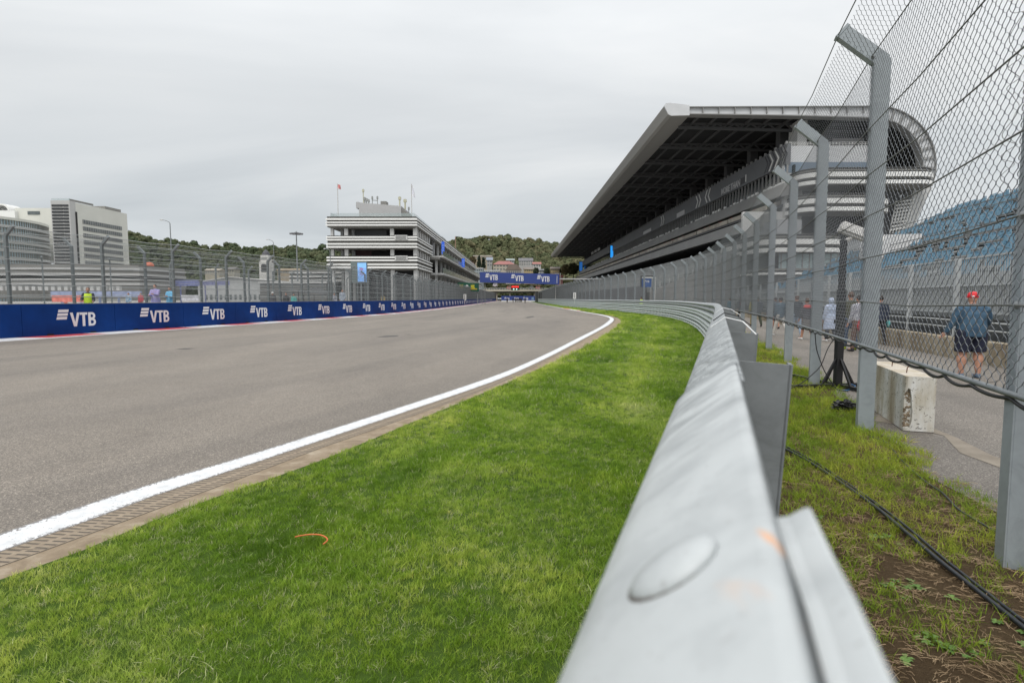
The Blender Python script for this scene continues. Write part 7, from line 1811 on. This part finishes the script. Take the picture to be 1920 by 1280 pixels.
person('person in yellow jacket and khaki trousers with a red bag', feet(1412, 611), -0.2, 1.60, cloth((0.50, 0.45, 0.12)), cloth((0.30, 0.25, 0.15)), M_SHOED, M_HAIRD, group=G, bag=(cloth((0.45, 0.04, 0.04)), (0.05, -0.12, 0.85), (0.14, 0.09, 0.14)))
person('person in dark olive trousers next to the yellow jacket', feet(1420, 612), 0.1, 1.66, cloth((0.08, 0.09, 0.12)), cloth((0.05, 0.06, 0.04)), M_SHOED, M_HAIRD, group=G, legs=(0.2, -0.2))
person('person in black trousers with a red and white emblem on dark top', feet(1388, 601), toward, 1.68, cloth((0.05, 0.05, 0.06)), cloth((0.01, 0.01, 0.012)), M_SHOED, M_HAIRD, group=G, bag=(cloth((0.55, 0.06, 0.06)), (0.0, 0.10, 1.25), (0.12, 0.06, 0.12)))
person('person in teal blue jacket at the far end behind the rail', feet(1368, 597), 0.4, 1.62, cloth((0.05, 0.16, 0.22)), cloth((0.02, 0.02, 0.03)), M_SHOED, M_HAIRD, group=G)
# left side, standing on a raised step behind the barrier
st_c = zc_(offset_curve(BAR, -1.15)); st_d = zc_(offset_curve(BAR, -2.35)); sl_ = (zs > 10) & (zs < 90)
ribbon('path', st_d[sl_], st_c[sl_], 0.60, M_CONC, hB=0.602)
ribbon('path', st_c[sl_], st_c[sl_]+np.array([0.01, 0]), 0.60, M_CONC, hB=0.0)
GL = 'people behind the left barrier'
def on_left(px_, off, z): # point at offset behind the barrier on the sight line of px
    c = offset_curve(BAR, -off); u = (px_-960)/FPX; m_ = (c[:, 1] > 14); i = np.argmin(np.where(m_, np.abs(c[:, 0]/c[:, 1]-u), 9)); return (c[i, 0], c[i, 1], z)
M_HIVIS = mat('yellow high visibility vest', (0.62, 0.85, 0.03), 0.6)
person('marshal in yellow high visibility vest over dark jacket behind the blue barrier', on_left(182, 1.75, 0.40), toward+0.5, 1.72, cloth((0.03, 0.035, 0.05)), cloth((0.02, 0.02, 0.03)), M_SHOED, M_HAIRB, vest=M_HIVIS, group=GL, arms=((0.3, 0.2, 1.0), (0.3, 0.25, 1.1)))
person('person in lilac blue rain poncho, left one of the raincoat pair', on_left(291, 1.75, 0.60), toward, 1.76, cloth((0.28, 0.33, 0.60), (0.45, 0.35, 0.60)), cloth((0.05, 0.05, 0.06)), M_SHOED, M_HAIRD, kind_top='raincoat', group=GL, arms=((0.5, 0.02, 1.3), (0.4, 0.02, 1.2)))
person('person in sky blue rain poncho, right one of the raincoat pair', on_left(308, 1.75, 0.60), toward-0.2, 1.64, cloth((0.12, 0.42, 0.68), (0.25, 0.55, 0.75)), cloth((0.05, 0.05, 0.06)), M_SHOED, M_HAIRD, kind_top='raincoat', group=GL, arms=((0.3, 0.02, 1.5), (0.3, 0.02, 1.6)))
person('person in grey blue coat looking over the barrier below the upright screen', on_left(644, 1.75, 0.60), toward+0.3, 1.78, cloth((0.34, 0.38, 0.44)), cloth((0.05, 0.05, 0.06)), M_SHOED, M_HAIRB, kind_top='raincoat', group=GL, vox=0.03)
person('person with a white cap and dark jacket near the smaller canopy', on_left(519, 3.2, 0.36), toward, 1.72, cloth((0.08, 0.08, 0.09)), cloth((0.05, 0.05, 0.06)), M_SHOED, M_HAIRD, cap=M_STRW, group=GL, vox=0.03)
person('person in black under the smaller canopy', on_left(541, 4.5, 0.36), toward, 1.70, cloth((0.02, 0.02, 0.025)), cloth((0.02, 0.02, 0.02)), M_SHOED, M_HAIRD, group=GL, vox=0.03, fat=1.2)
person('person in teal top beside the black clothed one', on_left(556, 3.2, 0.36), toward, 1.62, cloth((0.10, 0.45, 0.40)), cloth((0.05, 0.05, 0.06)), M_SHOED, M_HAIRD, group=GL, vox=0.03)
person('person in white and navy top right of the larger canopy', on_left(627, 3.0, 0.36), toward, 1.72, cloth((0.05, 0.06, 0.12), (0.65, 0.65, 0.68), 8), cloth((0.05, 0.05, 0.06)), M_SHOED, M_HAIRD, group=GL, vox=0.03)
person('person in yellow coat right of the upright screen', on_left(719, 3.0, 0.36), toward, 1.72, cloth((0.50, 0.36, 0.12)), cloth((0.05, 0.05, 0.06)), M_SHOED, M_HAIRD, group=GL, vox=0.03)
person('distant person in a red top left of the raincoat pair', (*on_left(261, 22, 0)[:2], 0.36), toward, 1.75, cloth((0.45, 0.06, 0.08)), cloth((0.05, 0.05, 0.06)), M_SHOED, M_HAIRB, group=GL, vox=0.03)
person('distant person in blue and white right of the marshal', (*on_left(236, 20, 0)[:2], 0.36), toward, 1.72, cloth((0.06, 0.20, 0.36), (0.55, 0.6, 0.65), 6), cloth((0.05, 0.05, 0.06)), M_SHOED, M_HAIRD, group=GL, vox=0.03)
pq = feet(1214, 578, 0.0); person('person in fluorescent yellow working behind the far rail below the small board', (13.6, 60.0, 0), 0, 1.75, cloth((0.05, 0.05, 0.05)), cloth((0.05, 0.05, 0.05)), M_SHOED, M_HAIRD, vest=M_HIVIS, group=G, vox=0.03)
# group walking on the track far away: two figures copied part by part
src = []
for j in range(2):
    src.append(person('x', (0, 0, 0), 0, 1.72, cloth((0.02, 0.022, 0.035)), cloth((0.015, 0.015, 0.02)), M_SHOED, M_HAIRD, vox=0.03, legs=((0.3, -0.3), (-0.15, 0.2))[j], knees=(0.1, 0.3)))
spots = [(951, 568.0, 'leftmost dark figure of the group walking on the track, apart from the rest'), (962, 567.2, 'second dark figure from the left in the walking group'), (966.5, 567.0, 'third dark figure from the left in the walking group'), (969.5, 567.0, 'fourth dark figure in the walking group'), (973.0, 566.6, 'middle dark figure of the walking group'), (975.5, 566.8, 'figure just right of the middle of the walking group'), (978.0, 566.8, 'figure in the dense right half of the walking group'), (984.5, 568.2, 'rightmost dark figure of the group walking on the track, nearest to the lens')]
for i, (a, b, lab) in enumerate(spots):
    p = gp(a, b); s_ = src[i % 2]
    if i < 2: o = s_
    else:
        o = s_.copy(); sc.collection.objects.link(o)
        for chd in s_.children:
            c = chd.copy(); sc.collection.objects.link(c); c.parent = o
    o.location = (p.x, p.y, 0.006); o.rotation_euler = (0, 0, 0.3*math.sin(i*2)); o['label'] = lab; o['category'] = 'person'; o['group'] = 'group of dark figures walking on the far track'
